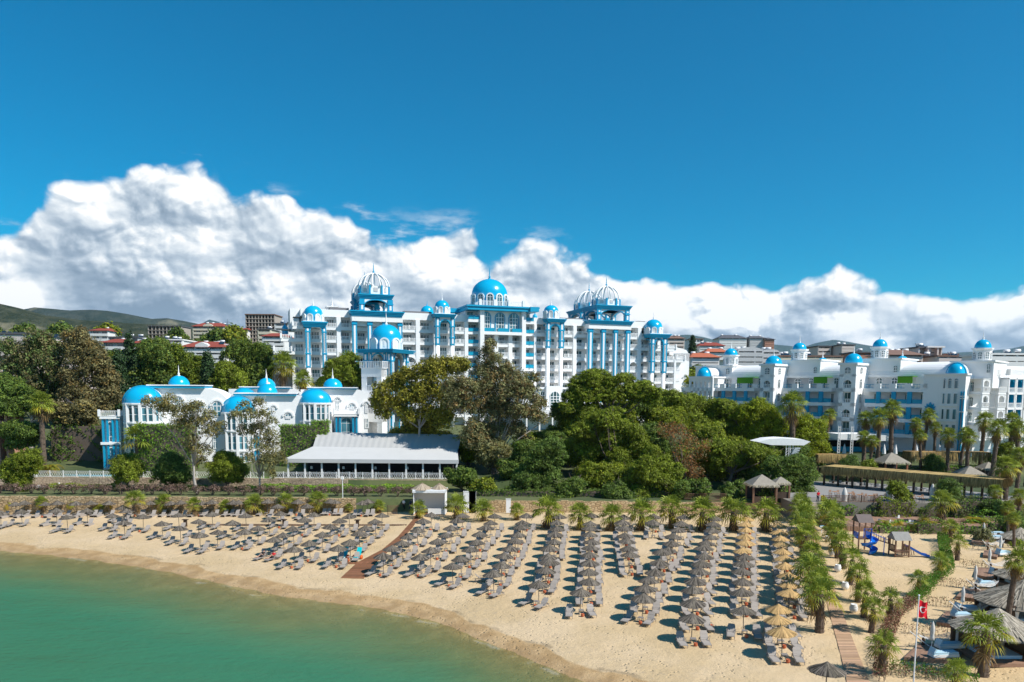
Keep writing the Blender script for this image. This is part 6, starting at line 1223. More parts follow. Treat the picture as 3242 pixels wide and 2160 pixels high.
for i, ((px, py), ty) in enumerate(zip(row, tops)): palm(PR, px, py, ty+16, 'bushy green fan palm, %s from left in the row behind the umbrella columns' % ORD[i+1], 'fan palms behind the umbrella columns')
for i, (px, py, h) in enumerate([(2594,2001,112),(2580,1948,100),(2572,1912,98),(2566,1876,94),(2560,1842,90),(2548,1778,84),(2543,1750,82),(2539,1722,80),(2536,1698,78),(2533,1676,72),(2530,1656,68)]):
    palm(PS, px, py, py-h, 'fan palm, %s from the sea in the row left of the plank path' % ORD[i+1], 'fan palms left of the plank path')
for i, (px, py, h) in enumerate([(2758,2003,80),(2735,1955,80),(2716,1905,88),(2690,1852,82),(2668,1800,80),(2652,1768,80),(2640,1738,84),(2628,1705,80),(2620,1680,70)]):
    palm(PS, px, py, py-h, 'fan palm, %s from the sea in the row right of the plank path' % ORD[i+1], 'fan palms right of the plank path')
for px, py, ty, lb in [(2818,1965,1890,'slim fan palm standing left of the flagpole top'),(2790,2135,2045,'fan palm leaning over the dry hedge beside the flagpole foot'),(2908,1886,1828,'small fan palm at the hedge right of the playground sand'),(2973,1830,1770,'large bushy fan palm right of the straight blue slide'),(3030,1775,1720,'medium fan palm beside the top hammock lawn'),(3008,1716,1662,'small fan palm in front of the tall palm by the deck'),(2982,1672,1590,'tall bushy palm in front of the pergola end'),(3112,2141,2010,'big fan palm in front of the nearest thatched gazebo'),(3017,2205,2118,'fan palm cut by the bottom edge of the photo'),(3185,2000,1780,'tall leaning palm between the gazebos at right edge'),(3236,1900,1745,'palm crown touching the right edge beside the gazebos')]:
    palm(PS if py-ty < 150 else PT, px, py, ty, lb, 'fan palms of the right hand garden')
for i, (px, py) in enumerate(z5((1265,900),(960,880),(1080,880),(700,760),(1400,890),(1820,860),(1900,850),(1330,850))):
    palm(PY, px, py, py-22, 'young feather palm, %s in the planting behind the playground' % ORD[i+1], 'young feather palms behind the playground')
# tall palms in front of the right hotel and around the pergola: crown pixels, depth
for i, (px, ty, Y) in enumerate([(2733,1318,158),(2776,1305,154),(2819,1300,155),(2731,1388,150),(2752,1396,149),(2886,1338,160),(2916,1310,161),(2914,1372,152),(2955,1358,160),(3000,1385,148),(3036,1372,152),(3061,1372,146),(3137,1350,141),(3192,1322,150),(3225,1352,146),(3250,1400,140),(3100,1330,156),(2612,1308,172),(2600,1330,170)]):
    palm(PT, px, 1500, ty, 'tall fan palm, %s counted in front of the small-domed hotel' % ORD[i+1], 'tall palms in front of the right hotel', Y=Y)
for i, (px, ty, Y) in enumerate([(3192,1474,122),(3221,1432,125),(3236,1570,112),(3204,1640,104),(3160,1560,116),(3228,1700,96)]):
    palm(PB, px, 1500, ty, 'tall shaggy palm, %s of the cluster at the right edge' % ORD[i+1], 'tall palms at the right edge', Y=Y)
palm(PT, 2510, 1500, 1262, 'tall shaggy palm with hanging dead fronds between two round trees', 'tall palms in front of the right hotel', Y=150)
for i, (px, ty, Y) in enumerate([(892,1142,192),(976,1195,184),(1119,1130,188),(845,1103,210)]):
    palm(PT, px, 1500, ty, 'slender palm in front of the big hotel, %s counted from left' % ORD[[2, 3, 4, 1][i]], 'slender palms by the big hotel', Y=Y)
palm(PT, 140, 1480, 1262, 'single palm with white-banded trunk in the left garden', 'garden palms at left', Y=145); palm(PS, 440, 1400, 1310, 'small palm growing beside the tall clipped hedge', 'garden palms at left', Y=147)
for i, px in enumerate((100, 108, 155, 170)): palm(PY, px, 1480, 1420+8*(i % 2), 'banana-like low palm, %s from left behind the left fence' % ORD[i+1], 'garden palms at left', Y=144)
# ================================================================== right hand garden
THA = mat('thatch_grey', (.36, .32, .26), .95, .3, 3, attr='tint'); THB = mat('thatch_straw', (.30, .21, .09), .95, .3, 3, attr='tint')
DECK = mat('deck_wood', (.30, .18, .12), .8, .25, 2.5, attr='tint'); CUSH = mat('pale_blue_cushion', (.42, .60, .70), .8, .05); CLOTH = mat('cream_canvas', (.60, .58, .54), .85, .06, 3)
tr = MB(); tr.slab([(44, 117.6), (120, 117.6), (120, WALLY+.6), (44, WALLY+.6)], 0, 4.32); tag(tr.build('terrace', mat('grey_paving', (.22, .20, .17), .85, .1)), kind='structure')
pv = MB(); pv.slab([(44, 123.2), (86, 123.2), (80, 133), (62, 149), (44, 149)], 4.3, 4.36); tag(pv.build('terrace_paving', mat('light_paving', (.27, .26, .25), .85, .1)), kind='structure')
def thatch_fringe(b, p0, p1, z, L, g, n, out=(0, -1), w=.035):
    for i in range(n):
        t_ = g.random(); x, y = p0[0]+(p1[0]-p0[0])*t_, p0[1]+(p1[1]-p0[1])*t_; v = g.choice([.5, .8, 1, 1.2, 1.6]); b.col = (v, v, v*g.uniform(.8, 1)); l = L*g.uniform(.6, 1.1); o = g.uniform(.0, .35); dx_ = g.uniform(-.15, .15)
        b.add([(x-w, y, z+g.uniform(-.05, .08)), (x+w, y, z), (x+w*.4+dx_+out[0]*o, y+out[1]*o, z-l), (x-w*.4+dx_+out[0]*o, y+out[1]*o, z-l)], [(0, 1, 2, 3)])
def pergola():
    A = PZ(2607, 1537, 4.3); B_ = PZ(3165, 1590, 4.3); L = math.dist(A[:2], B_[:2]); ang = math.atan2(B_[1]-A[1], B_[0]-A[0]); g = random.Random(5)
    P = thing('thatched_pergola', 'long reed-fringed pergola over the terrace cafe on the right', 'pergola', (A[0], A[1], 4.3), ang)
    part('roof', THB, P, lambda b: [(setattr(b, 'col', (c_, c_, c_*.9)), b.box(L*i/60, L*(i+.94)/60, -.3, 4.6, 3.5+.02*(i % 2), 3.62)) for i, c_ in enumerate([g.uniform(.9, 1.5) for _ in range(60)])])
    part('front_fringe', THB, P, lambda b: thatch_fringe(b, (-.3, -.35), (L+.3, -.35), 3.6, 1.5, g, 2600, (0, -1), .05))
    part('side_fringe', THB, P, lambda b: (thatch_fringe(b, (-.3, -.3), (-.3, 4.6), 3.6, 1.3, g, 260, (-1, 0)), thatch_fringe(b, (L+.3, -.3), (L+.3, 4.6), 3.6, 1.3, g, 260, (1, 0))))
    for i in range(12):
        for y in (.2, 4.2): part('post', WOODD, P, lambda b: b.box(L*i/11-.16, L*i/11+.16, y-.16, y+.16, 0, 3.5))
    g2 = random.Random(9); FW = mat('white_plastic', (.62, .64, .65), .5)
    ca, sa = math.cos(ang), math.sin(ang)
    def W(u, v): return (A[0]+u*ca-v*sa, A[1]+u*sa+v*ca, 4.36)
    def chair(x, y, z, rz, label, group, mt=FW):
        c = thing('chair', label, 'chair', (x, y, z), rz, group)
        part('seat', mt, c, lambda b: b.box(-.23, .23, -.23, .23, .42, .46)); part('backrest', mt, c, lambda b: b.prism([(-.22, .46), (.22, .46), (.20, .92), (-.20, .92)], .19, .23))
        for sx_ in (-1, 1):
            part('armrest', mt, c, lambda b: b.tube([(sx_*.24, -.2, .45), (sx_*.26, -.2, .66), (sx_*.26, .2, .68)], .02, 5))
            for sy_ in (-1, 1): part('leg', mt, c, lambda b: b.tube([(sx_*.2, sy_*.2, .43), (sx_*.23, sy_*.23, 0)], .02, 5))
        return c
    for i in range(13):
        u = 1.2 + i*(L-2.4)/12; x, y, z = W(u, 2.2+g2.uniform(-.4, .4))
        tb = thing('cafe_table', 'white cafe table under the pergola, %s from left' % ORD[i+1], 'table', (x, y, z), ang, 'cafe tables under the pergola')
        part('table_top', FW, tb, lambda b: b.box(-.4, .4, -.4, .4, .70, .74)); part('leg', FW, tb, lambda b: b.tube([(0, 0, 0), (0, 0, .7)], .04, 6))
        for s in (-1, 1): X, Y, Z = W(u+s*.75, 2.2+g2.uniform(-.3, .3)); chair(X, Y, Z, ang-s*math.pi/2, 'white plastic chair at the %s of the pergola table %s from left' % ('left' if s < 0 else 'right', ORD[i+1]), 'cafe chairs under the pergola')
    for i, (px, py) in enumerate(z5((452,560),(600,575),(695,590),(815,600),(925,600),(1300,610))):
        x, y, z = PZ(px, py, 4.35); tb = thing('bar_table', 'wooden bar table on the terrace edge, %s from left' % ORD[i+1], 'table', (x, y, 4.33), 0, 'wooden bar tables')
        part('table_top', mat('orange_wood', (.42, .20, .09), .6), tb, lambda b: [b.box(-.35, .35, -.35+.18*k, -.2+.18*k, 1.02, 1.07) for k in range(4)]); part('leg', WOODD, tb, lambda b: b.tube([(0, 0, 0), (0, 0, 1.03)], .04, 6))
        for s in (-1, 1):
            st = thing('bar_stool', 'tall wooden bar stool %s of the terrace bar table %s from left' % ('left' if s < 0 else 'right', ORD[i+1]), 'stool', (x+s*.65, y+.2, 4.33), 0, 'wooden bar stools')
            part('seat', MATS['orange_wood'], st, lambda b: b.box(-.2, .2, -.2, .2, .74, .78)); part('backrest', MATS['orange_wood'], st, lambda b: [b.box(-.2, .2, .17, .2, .95+.12*k, 1.03+.12*k) for k in range(3)])
            part('legs', WOODD, st, lambda b: [b.box(sx_*.17-.02, sx_*.17+.02, sy_*.17-.02, sy_*.17+.02, 0, .95 if sy_ > 0 else .74) for sx_ in (-1, 1) for sy_ in (-1, 1)])
    for i, (px, py) in enumerate(z5((640,740),(745,730),(900,850),(935,760),(1020,860),(1080,810),(1100,790),(1190,860),(1220,870),(1360,870),(1190,780),(870,720))):
        x, y, z = G(px, py); chair(x, y, z+.3, g2.uniform(0, 6), 'white plastic armchair on the low wooden deck behind the playground, %s' % ORD[i+1], 'white chairs behind the playground')
pergola()
dk = MB(); g = random.Random(3)
for i in range(60):
    v = g.uniform(.7, 1.2); dk.col = (v, v, v); dk.box(46+i*.5, 46.45+i*.5, 107, 116, 1.5, 2.45)
tag(dk.build('wooden_deck', DECK), 'low reddish wooden deck with white chairs behind the playground', 'deck')
def slatfence(x0, y0, x1, y1, z, h, label, z2_=None):
    L = math.hypot(x1-x0, y1-y0); F_ = thing('wooden_railing', label, 'railing', (x0, y0, z), math.atan2(y1-y0, x1-x0)); dz = (z2_-z) if z2_ is not None else 0
    part('rails', WOODB, F_, lambda b: [b.add([(0, -.03, hh), (L, -.03, hh+dz), (L, .03, hh+dz), (0, .03, hh), (0, -.03, hh+.07), (L, -.03, hh+dz+.07), (L, .03, hh+dz+.07), (0, .03, hh+.07)], [(0,3,2,1),(4,5,6,7),(0,1,5,4),(1,2,6,5),(2,3,7,6),(3,0,4,7)]) for hh in (.1, h-.1)])
    part('slats', WOODB, F_, lambda b: [b.box(i*.18, i*.18+.05, -.02, .02, .1+dz*i*.18/L, h-.05+dz*i*.18/L) for i in range(int(L/.18))])
    for i in range(int(L/2)+1): part('post', WOODD, F_, lambda b: b.box(i*2-.05, i*2+.05, -.05, .05, dz*i*2/L, h+.08+dz*i*2/L))
x0, y0, _ = PZ(2596, 1588, 4.3); x1, y1, _ = PZ(2790, 1592, 4.3)
slatfence(x0, 117.8, x1, 117.8, 4.32, 1.15, 'brown slatted railing on the terrace edge above the playground')
slatfence(X_(2180, 121), 120.5, X_(2310, 121), 121, 2.4, 1.1, 'reddish brown ramp railing behind the palms, lower run', 3.4); slatfence(X_(2175, 124), 124, X_(2312, 124), 124, 3.7, 1.1, 'reddish brown ramp railing, upper run')
slatfence(X_(1226, 120), 119.5, X_(1262, 120), 119.5, 1.6, 1.5, 'short wooden slat screen left of the beach hut')
st = MB()
for k in range(10): st.box(45.0, 47.6, 113.4+k*.42, 117.7, 1.6+k*.27-.27, 1.9+k*.27)
tag(st.build('steps', mat('step_stone', (.42, .34, .27), .85, .15)), kind='structure')
# parasols, closed
def closed_parasol(px, py, h, label, group, r=.16, base=True):
    x, y, z = G(px, py); o = thing('closed_parasol', label, 'parasol', (x, y, z), 0, group); g = random.Random(int(px))
    part('pole', WTRIM, o, lambda b: b.tube([(0, 0, 0), (0, 0, h)], .028, 8)); n = 14
    part('folded_canopy', CLOTH, o, lambda b: b.lathe((0, 0, 0), [(r*(.5+.12*math.sin(k)), h*.40+k*0) if k == 0 else (r*s, h*zz) for k, (s, zz) in enumerate([(1, .40), (1.15, .42), (1.0, .50), (.85, .60), (1.1, .72), (.95, .82), (.55, .93), (.12, 1.0)])], 9), True)
    if base: part('base', WTRIM, o, lambda b: b.lathe((0, 0, 0), [(.38, 0), (.38, .08), (.1, .14), (.04, .3)], 16))
for i, (px, py) in enumerate(z5((540,760),(980,760),(1420,720))): closed_parasol(px, py, 4.9, 'tall closed cream parasol below the pergola, %s from left' % ORD[i+1], 'tall closed parasols below the pergola', .42, False)
for i, (px, py, h) in enumerate([(3112,1713,2.5),(3165,1760,2.5),(3130,1806,2.5),(3085,1866,2.5),(3045,1940,2.5),(2948,2068,2.6)]): closed_parasol(px, py, h, 'closed cream parasol on the private sun deck, %s from the pergola' % ORD[i+1], 'closed parasols on the private decks')
for i, (px, py) in enumerate([(2798,1440),(2834,1443),(2900,1446),(2973,1440),(2673,1428)]):
    x, y, z = PD(px, py, 160); o = thing('closed_parasol', 'white closed parasol on the pool terrace of the right hotel, %s' % ORD[i+1], 'parasol', (x, y, float(gz(x, y))), 0, 'closed parasols on the pool terrace'); part('pole', WTRIM, o, lambda b: b.tube([(0, 0, 0), (0, 0, 3.4)], .03, 6)); part('folded_canopy', mat('white_canvas', (.8, .8, .79), .8), o, lambda b: b.lathe((0, 0, 0), [(.25, 1.3), (.42, 1.4), (.3, 2.4), (.12, 3.2), (.02, 3.5)], 10))
# decks, daybeds, hammocks, hedges
def deck(corners, label, h=.35):
    P = [G(*p) for p in z6(*corners)]; g = random.Random(len(label)); z = min(p[2] for p in P); b = MB(); n = 14
    for i in range(n):
        v = g.uniform(.75, 1.2); b.col = (v, v, v); L = lambda p, q, t: (p[0]+(q[0]-p[0])*t, p[1]+(q[1]-p[1])*t); t0, t1 = i/n, (i+.95)/n
        b.slab([L(P[0], P[1], t0), L(P[0], P[1], t1), L(P[3], P[2], t1), L(P[3], P[2], t0)], z-.2, z+h)
    return tag(b.build('sun_deck', DECK), label, 'deck'), z+h
def daybed(c, w, l, rz, label, hz=.35):
    x, y, z = G(*z6(c)[0]); o = thing('daybed', label, 'daybed', (x, y, z+hz), rz, 'pale blue daybeds on the decks')
    part('base', WTRIM, o, lambda b: b.box(-w/2, w/2, -l/2, l/2, 0, .22)); part('mattress', CUSH, o, lambda b: b.box(-w/2+.03, w/2-.03, -l/2+.03, l/2-.03, .22, .38))
    part('backrest', CUSH, o, lambda b: (setattr(b, 'xf', Matrix.Translation((-w/2+.1, 0, .36)) @ Matrix.Rotation(R(-65), 4, 'Y')), b.box(0, .35, -l/2+.04, l/2-.04, -.06, .06)))
deck(((1145,1250),(1700,1280),(1760,1100),(1300,1095)), 'largest reddish wooden deck in the right corner, below the hammock'); deck(((1470,890),(1690,930),(1760,790),(1570,770)), 'second reddish deck from the bottom right corner'); deck(((1670,630),(1900,660),(1960,550),(1750,535)), 'third reddish deck beside the dry hedge'); deck(((1860,410),(2060,450),(2090,345),(1890,335)), 'fourth small deck near the leaning palm'); deck(((1940,210),(2080,230),(2110,165),(1950,160)), 'fifth small deck beside the upper hammocks')
deck(((1815,80),(1990,85),(2000,20),(1870,15)), 'farthest small deck with two pale daybeds')
for i, (c, w, l, rz) in enumerate([((1540,1240),2.1,.75,.1),((1600,1150),2.1,.75,.1),((1760,770),1.9,.8,.1),((1715,840),1.5,.8,0),((2100,400),1.9,.8,.1),((1960,515),1.6,.8,0),((2040,0),2.6,.8,0),((2070,40),2.6,.8,0),((2140,200),1.6,.8,.2)]): daybed(c, w, l, rz, 'pale blue cushioned daybed, %s from the bottom among the deck beds' % ORD[i+1])
def hammock(a, c, label):
    A = G(*z6(a)[0]); B_ = G(*z6(c)[0]); o = thing('hammock', label, 'hammock', A, math.atan2(B_[1]-A[1], B_[0]-A[0]), 'white hammocks between posts'); L = max(3.4, min(4.6, math.dist(A[:2], B_[:2])))
    ROPE = mat('white_rope', (.75, .75, .73), .7)
    part('stand', ROPE, o, lambda b: ([b.tube([(-.5, 0, 1.45), (.5, s*.1, .7), (1.3, s*.5, .05)], .035, 6) for s in (-1, 1)], b.tube([(1.3, -.5, .05), (1.3, .5, .05)], .03, 6)))
    part('post', WOODD, o, lambda b: b.box(.75, .9, -.08, .08, 0, 1.0))
    def net(b):
        n = 16
        for j in range(9):
            y = (j-4)*.13; b.tube([(.5+L*.85*i/n, y*math.sin(math.pi*(.12+.76*i/n))*1.2, .95-.45*math.sin(math.pi*i/n)+abs(y)*.25) for i in range(n+1)], .014, 4, False)
        for i in range(1, n): b.tube([(.5+L*.85*i/n, y*math.sin(math.pi*(.12+.76*i/n))*1.2, .95-.45*math.sin(math.pi*i/n)+abs(y)*.25) for y in (-.52, -.25, 0, .25, .52)], .014, 4, False)
    part('net', ROPE, o, net); part('end_post', WOODD, o, lambda b: b.box(.5+L*.86, .62+L*.86, -.06, .06, 0, 1.0))
for i, (a, c) in enumerate([((1250,1120),(1640,1080)),((1640,800),(1960,780)),((1800,560),(2000,540)),((1960,350),(2180,330)),((1950,140),(2140,110))]): hammock(a, c, 'white net hammock, %s from the bottom of the photo' % ORD[i+1])
def dryhedge(pts, w, h, label, seed, mt=None, green=.3, dens=150):
    P = [G(*p) for p in z6(*pts)]; rg = np.random.default_rng(seed); Vs = []; Ts = []; o = thing('dry_hedge', label, 'hedge', P[0], 0, 'thin dry hedges between the decks'); b = MB(); g = random.Random(seed)
    for a, c in zip(P[:-1], P[1:]):
        L = math.dist(a[:2], c[:2]); n = int(L*w*dens*.9); d = np.array([c[0]-a[0], c[1]-a[1], c[2]-a[2]])/max(L, .01); nn = np.array([-d[1], d[0], 0]); q = rg.random((n, 3))
        Vs.append(np.array(a)+d*(q[:, :1]*L)+nn*((q[:, 1:2]-.5)*w)+np.array([0, 0, 1])*(.1+q[:, 2:]**.6*h))
        for i in range(int(L*3.5)):
            t_ = g.random()*L; p = Vector(a)+Vector(d)*t_+Vector(nn)*g.uniform(-.4, .4)*w-Vector(P[0]); b.tube([tuple(p), (p.x+g.uniform(-.15, .15), p.y+g.uniform(-.1, .1), p.z+h*g.uniform(.8, 1.1))], [.02, .008], 4, False)
    V0 = np.concatenate(Vs)-np.array(P[0]); n = len(V0); a = rg.normal(size=(n, 3)); a /= np.linalg.norm(a, axis=1)[:, None]; b_ = np.cross(a, rg.normal(size=(n, 3))); b_ /= np.linalg.norm(b_, axis=1)[:, None]
    V = np.stack([V0-b_*.07, V0+a*.045, V0+b_*.07, V0-a*.045], 1).reshape(-1, 3); T = np.where(rg.random((n, 1)) < green, [[.7, 1.15, .5]], [[1.3, .9, .8]])*rg.uniform(.6, 1.3, (n, 1))
    npmesh('leaves', V, np.arange(len(V)).reshape(-1, 4), mt or DRYB, np.repeat(T, 4, 0), o); b.build('twigs', BARK, o)
dryhedge([(1530,20),(1590,370),(1450,460),(1320,620),(1230,690)], 1.3, 1.0, 'thick green diagonal hedge between the playground sand and the decks', 1, PINED, .75, 260); dryhedge([(1230,690),(1040,850),(970,1050),(930,1180)], 1.2, .9, 'brownish diagonal hedge left of the flagpole', 2, green=.25, dens=220); dryhedge([(930,1180),(900,1459)], 1.0, .8, 'dry hedge running down to the bottom edge', 3, green=.3)
for i, q in enumerate([[(1700,300),(1980,330)],[(1510,490),(1920,530)],[(1370,690),(2000,730)],[(1080,960),(1700,1010)],[(960,1390),(1500,1440)],[(1830,120),(2080,150)]]): dryhedge(q, .7, .85, 'sparse dry hedge row, %s of the cross rows between hammock plots' % ORD[i+1], 10+i, green=.45, dens=110)
dryhedge([(1000,1340),(1500,1420),(1900,1500)], 1.5, .7, 'low leafy planting at the bottom right beside the flagpole', 31, PINED, .6, 150)
# thatched gazebos
def gazebo(apex, eave_px, base_py, label, seed, hh=2.5):
    ax, ay = z6(apex)[0]; x, y, z = G(ax, base_py); g = random.Random(seed); zt = PD(ax, ay, y)[2]-z; rr = abs(PD(ax, ay, y)[0]-PD(eave_px, ay, y)[0]); o = thing('thatched_gazebo', label, 'gazebo', (x, y, z), 0, 'thatched gazebos at the right edge'); ze = zt-rr*.52
    def roof(b):
        b.col = (.6, .6, .6); b.lathe((0, 0, -.04), [(.05, zt), (rr*.3, zt-rr*.20), (rr, ze)], 24); b.lathe((0, 0, -.12), [(rr, ze), (.05, zt-.1)], 24)
        for k in range(900):
            a = g.uniform(0, 6.28); r0 = g.uniform(0, .9)*rr; r1 = min(rr*1.04, r0+rr*g.uniform(.15, .4)); v = g.choice([.55, .8, 1, 1.2, 1.5]); b.col = (v, v*.98, v*.94); w = .035; zz = lambda r: float(np.interp(r, [0, rr*.3, rr, rr*1.1], [zt, zt-rr*.2, ze, ze-.1])); ca, sa = math.cos(a), math.sin(a)
            b.add([(r0*ca-w*sa, r0*sa+w*ca, zz(r0)+.03), (r0*ca+w*sa, r0*sa-w*ca, zz(r0)+.03), (r1*ca+w*sa, r1*sa-w*ca, zz(r1)+.06), (r1*ca-w*sa, r1*sa+w*ca, zz(r1)+.06)], [(0, 1, 2, 3)])
    part('thatched_roof', THA, o, roof); w = rr*.66
    for sx_ in (-1, 1):
        for sy_ in (-1, 1):
            part('post', WOODD, o, lambda b: b.box(sx_*w-.13, sx_*w+.13, sy_*w-.13, sy_*w+.13, 0, ze+.3))
            part('curtain', mat('white_curtain', (.62, .66, .68), .9), o, lambda b: b.tube([(sx_*(w-.25), sy_*w, ze), (sx_*(w-.3), sy_*w, ze*.5), (sx_*(w-.2), sy_*w, .1)], [.28, .13, .22], 8))
    part('back_screen', mat('bamboo_screen', (.14, .10, .06), .9, .3, 4), o, lambda b: (b.box(-w, w, w-.05, w, 0, ze), b.box(w-.05, w, -w, w, 0, ze)))
    part('bed', CUSH, o, lambda b: b.box(-w*.7, w*.6, -w*.6, w*.7, .3, .55)); part('platform', DECK, o, lambda b: (setattr(b, 'col', (1, 1, 1)), b.box(-w*1.05, w*1.05, -w*1.05, w*1.05, 0, .28)))
gazebo((2060,712), z6((1645,950))[0][0], 2080, 'nearest grey thatched gazebo in the bottom right corner', 1); gazebo((2330,425), z6((1895,600))[0][0], 1962, 'second grey thatched gazebo, partly cut by the right edge', 2); gazebo((2380,245), z6((2085,345))[0][0], 1860, 'third thatched gazebo behind the leaning palm', 3); gazebo((2310,-95), z6((2110,-20))[0][0], 1715, 'farthest thatched gazebo under the tall palms at right edge', 4)
# kiosks, thatch rolls, tent
def kiosk(px, py, Y, w, h, label, mtw=None):
    x, _, _ = PD(px, py, Y); z = float(gz(x, Y)); g = random.Random(px); o = thing('thatched_kiosk', label, 'kiosk', (x, Y, z))
    def roof(b):
        b.col = (.8, .8, .8); b.lathe((0, 0, 0), [(w*.72, h), (w*.3, h+w*.22), (.03, h+w*.36)], 4, ph=R(45)); b.col = None
    part('thatched_roof', THA, o, roof)
    part('roof_fringe', THA, o, lambda b: [thatch_fringe(b, (-w/2, -w/2), (w/2, -w/2), h+.03, .35, g, 160), thatch_fringe(b, (-w/2, -w/2), (-w/2, w/2), h+.03, .35, g, 100, (-1, 0))])
    for sx_ in (-1, 1):
        for sy_ in (-1, 1): part('post', mtw or WOODB, o, lambda b: b.box(sx_*w*.42-.14, sx_*w*.42+.14, sy_*w*.42-.14, sy_*w*.42+.14, 0, h))
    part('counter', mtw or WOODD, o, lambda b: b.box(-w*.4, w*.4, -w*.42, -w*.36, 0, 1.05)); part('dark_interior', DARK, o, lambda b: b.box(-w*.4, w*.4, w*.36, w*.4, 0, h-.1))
kiosk(2410, 1555, 122.8, 4.4, 2.9, 'brown thatched kiosk with posts below the dark pine'); kiosk(2470, 1555, 123.2, 2.6, 2.5, 'small thatched kiosk beside the larger kiosk'); kiosk(2822, 1450, 148, 5.0, 3.2, 'brick-pillared thatched bar hut behind the pergola', mat('brick_red', (.30, .12, .07), .8, .2, 4)); kiosk(3070, 1465, 142, 4, 2.2, 'low round thatched shelter behind the pergola'); kiosk(3130, 1450, 146, 3.4, 2.6, 'thatched shelter in the shade behind tall palms')
def thatch_roll(px0, px1, py, Y, label, seed, h=1.6):
    a = PD(px0, py, Y); c = PD(px1, py, Y); g = random.Random(seed); o = thing('thatched_canopy', label, 'canopy', (a[0], Y, float(gz(a[0], Y)))); z = a[2]-float(gz(a[0], Y)); L = c[0]-a[0]
    part('roof', THB, o, lambda b: (setattr(b, 'col', (1, .9, .8)), b.box(0, L, 0, 3.2, z-.1, z+.05))); part('fringe', THB, o, lambda b: (thatch_fringe(b, (0, 0), (L, 0), z, h, g, 500, (0, -1), .05), thatch_fringe(b, (0, 0), (0, 3.2), z, h, g, 120, (-1, 0), .05)))
    for x in (.3, L-.3): part('post', WOODD, o, lambda b: b.box(x-.12, x+.12, .3, .5, 0, z))
thatch_roll(2590, 2700, 1440, 150, 'straw canopy roll left of the brick-pillared hut', 1); thatch_roll(2885, 3140, 1432, 152, 'dark thatched canopy with deep fringe behind the tall palms', 2, 2.2)
def tent():
    Y = 165; a = PD(2655, 1392, Y); c = PD(2830, 1392, Y); z0 = float(gz(a[0], Y)); o = thing('white_canopy', 'white sail canopy on lattice towers in front of the right hotel', 'canopy', (a[0], Y, z0)); L = c[0]-a[0]; z = a[2]-z0
    part('roof', mat('sail_white', (.82, .82, .8), .7), o, lambda b: b.prism([(0, z), (L, z-.3), (L*.9, z+.9), (L*.5, z+1.3), (0, z+1.2)], 0, 6))
    for i in range(5):
        x = i*L/4.3; part('lattice_tower', WTRIM, o, lambda b: (b.box(x-.3, x-.2, -.3, -.2, 0, z+3), b.box(x+.2, x+.3, -.3, -.2, 0, z+3), [b.tube([(x-.25, -.25, k*.6), (x+.25, -.25, k*.6+.6)], .035, 4) for k in range(int((z+3)/.6))], [b.tube([(x+.25, -.25, k*.6), (x-.25, -.25, k*.6+.6)], .035, 4) for k in range(int((z+3)/.6))]))
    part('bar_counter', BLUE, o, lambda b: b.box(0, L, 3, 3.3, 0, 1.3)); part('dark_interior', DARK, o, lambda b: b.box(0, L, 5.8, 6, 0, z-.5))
tent()
def stage():
    Y = 139; z0 = 4.9; P = lambda a, c: (PD(*q7([(a, c, 1)])[0][:2], Y)); o0 = P(1790, 665); o = thing('stage_roof', 'white fabric stage roof on lattice legs poking out of the pines', 'roof', (o0[0], Y, z0)); q = lambda a, c: (P(a, c)[0]-o0[0], P(a, c)[2]-z0)
    part('fabric_roof', mat('sail_white', (.82, .82, .8), .7), o, lambda b: b.prism([q(1790, 665), q(1900, 690), q(2165, 692), q(2216, 662), q(2160, 645), q(1990, 634), q(1880, 642)], 0, 5))
    for a in (2035, 2068): x, z = q(a, 692); part('lattice_leg', WTRIM, o, lambda b: ([b.box(x+s*.25-.05, x+s*.25+.05, .2, .3, 0, z) for s in (-1, 1)], [b.tube([(x-.25, .25, k*.5), (x+.25, .25, k*.5+.5)], .03, 4) for k in range(int(z/.5))]))
    x, z = q(2110, 730); part('speaker_array', mat('speaker_grey', (.45, .5, .52), .6), o, lambda b: [(setattr(b, 'xf', Matrix.Translation((x-.15*k, .2, z+.3-k*.3)) @ Matrix.Rotation(R(10*k), 4, 'Y')), b.box(-.5, .5, -.3, .3, -.13, .13)) for k in range(5)])
stage()
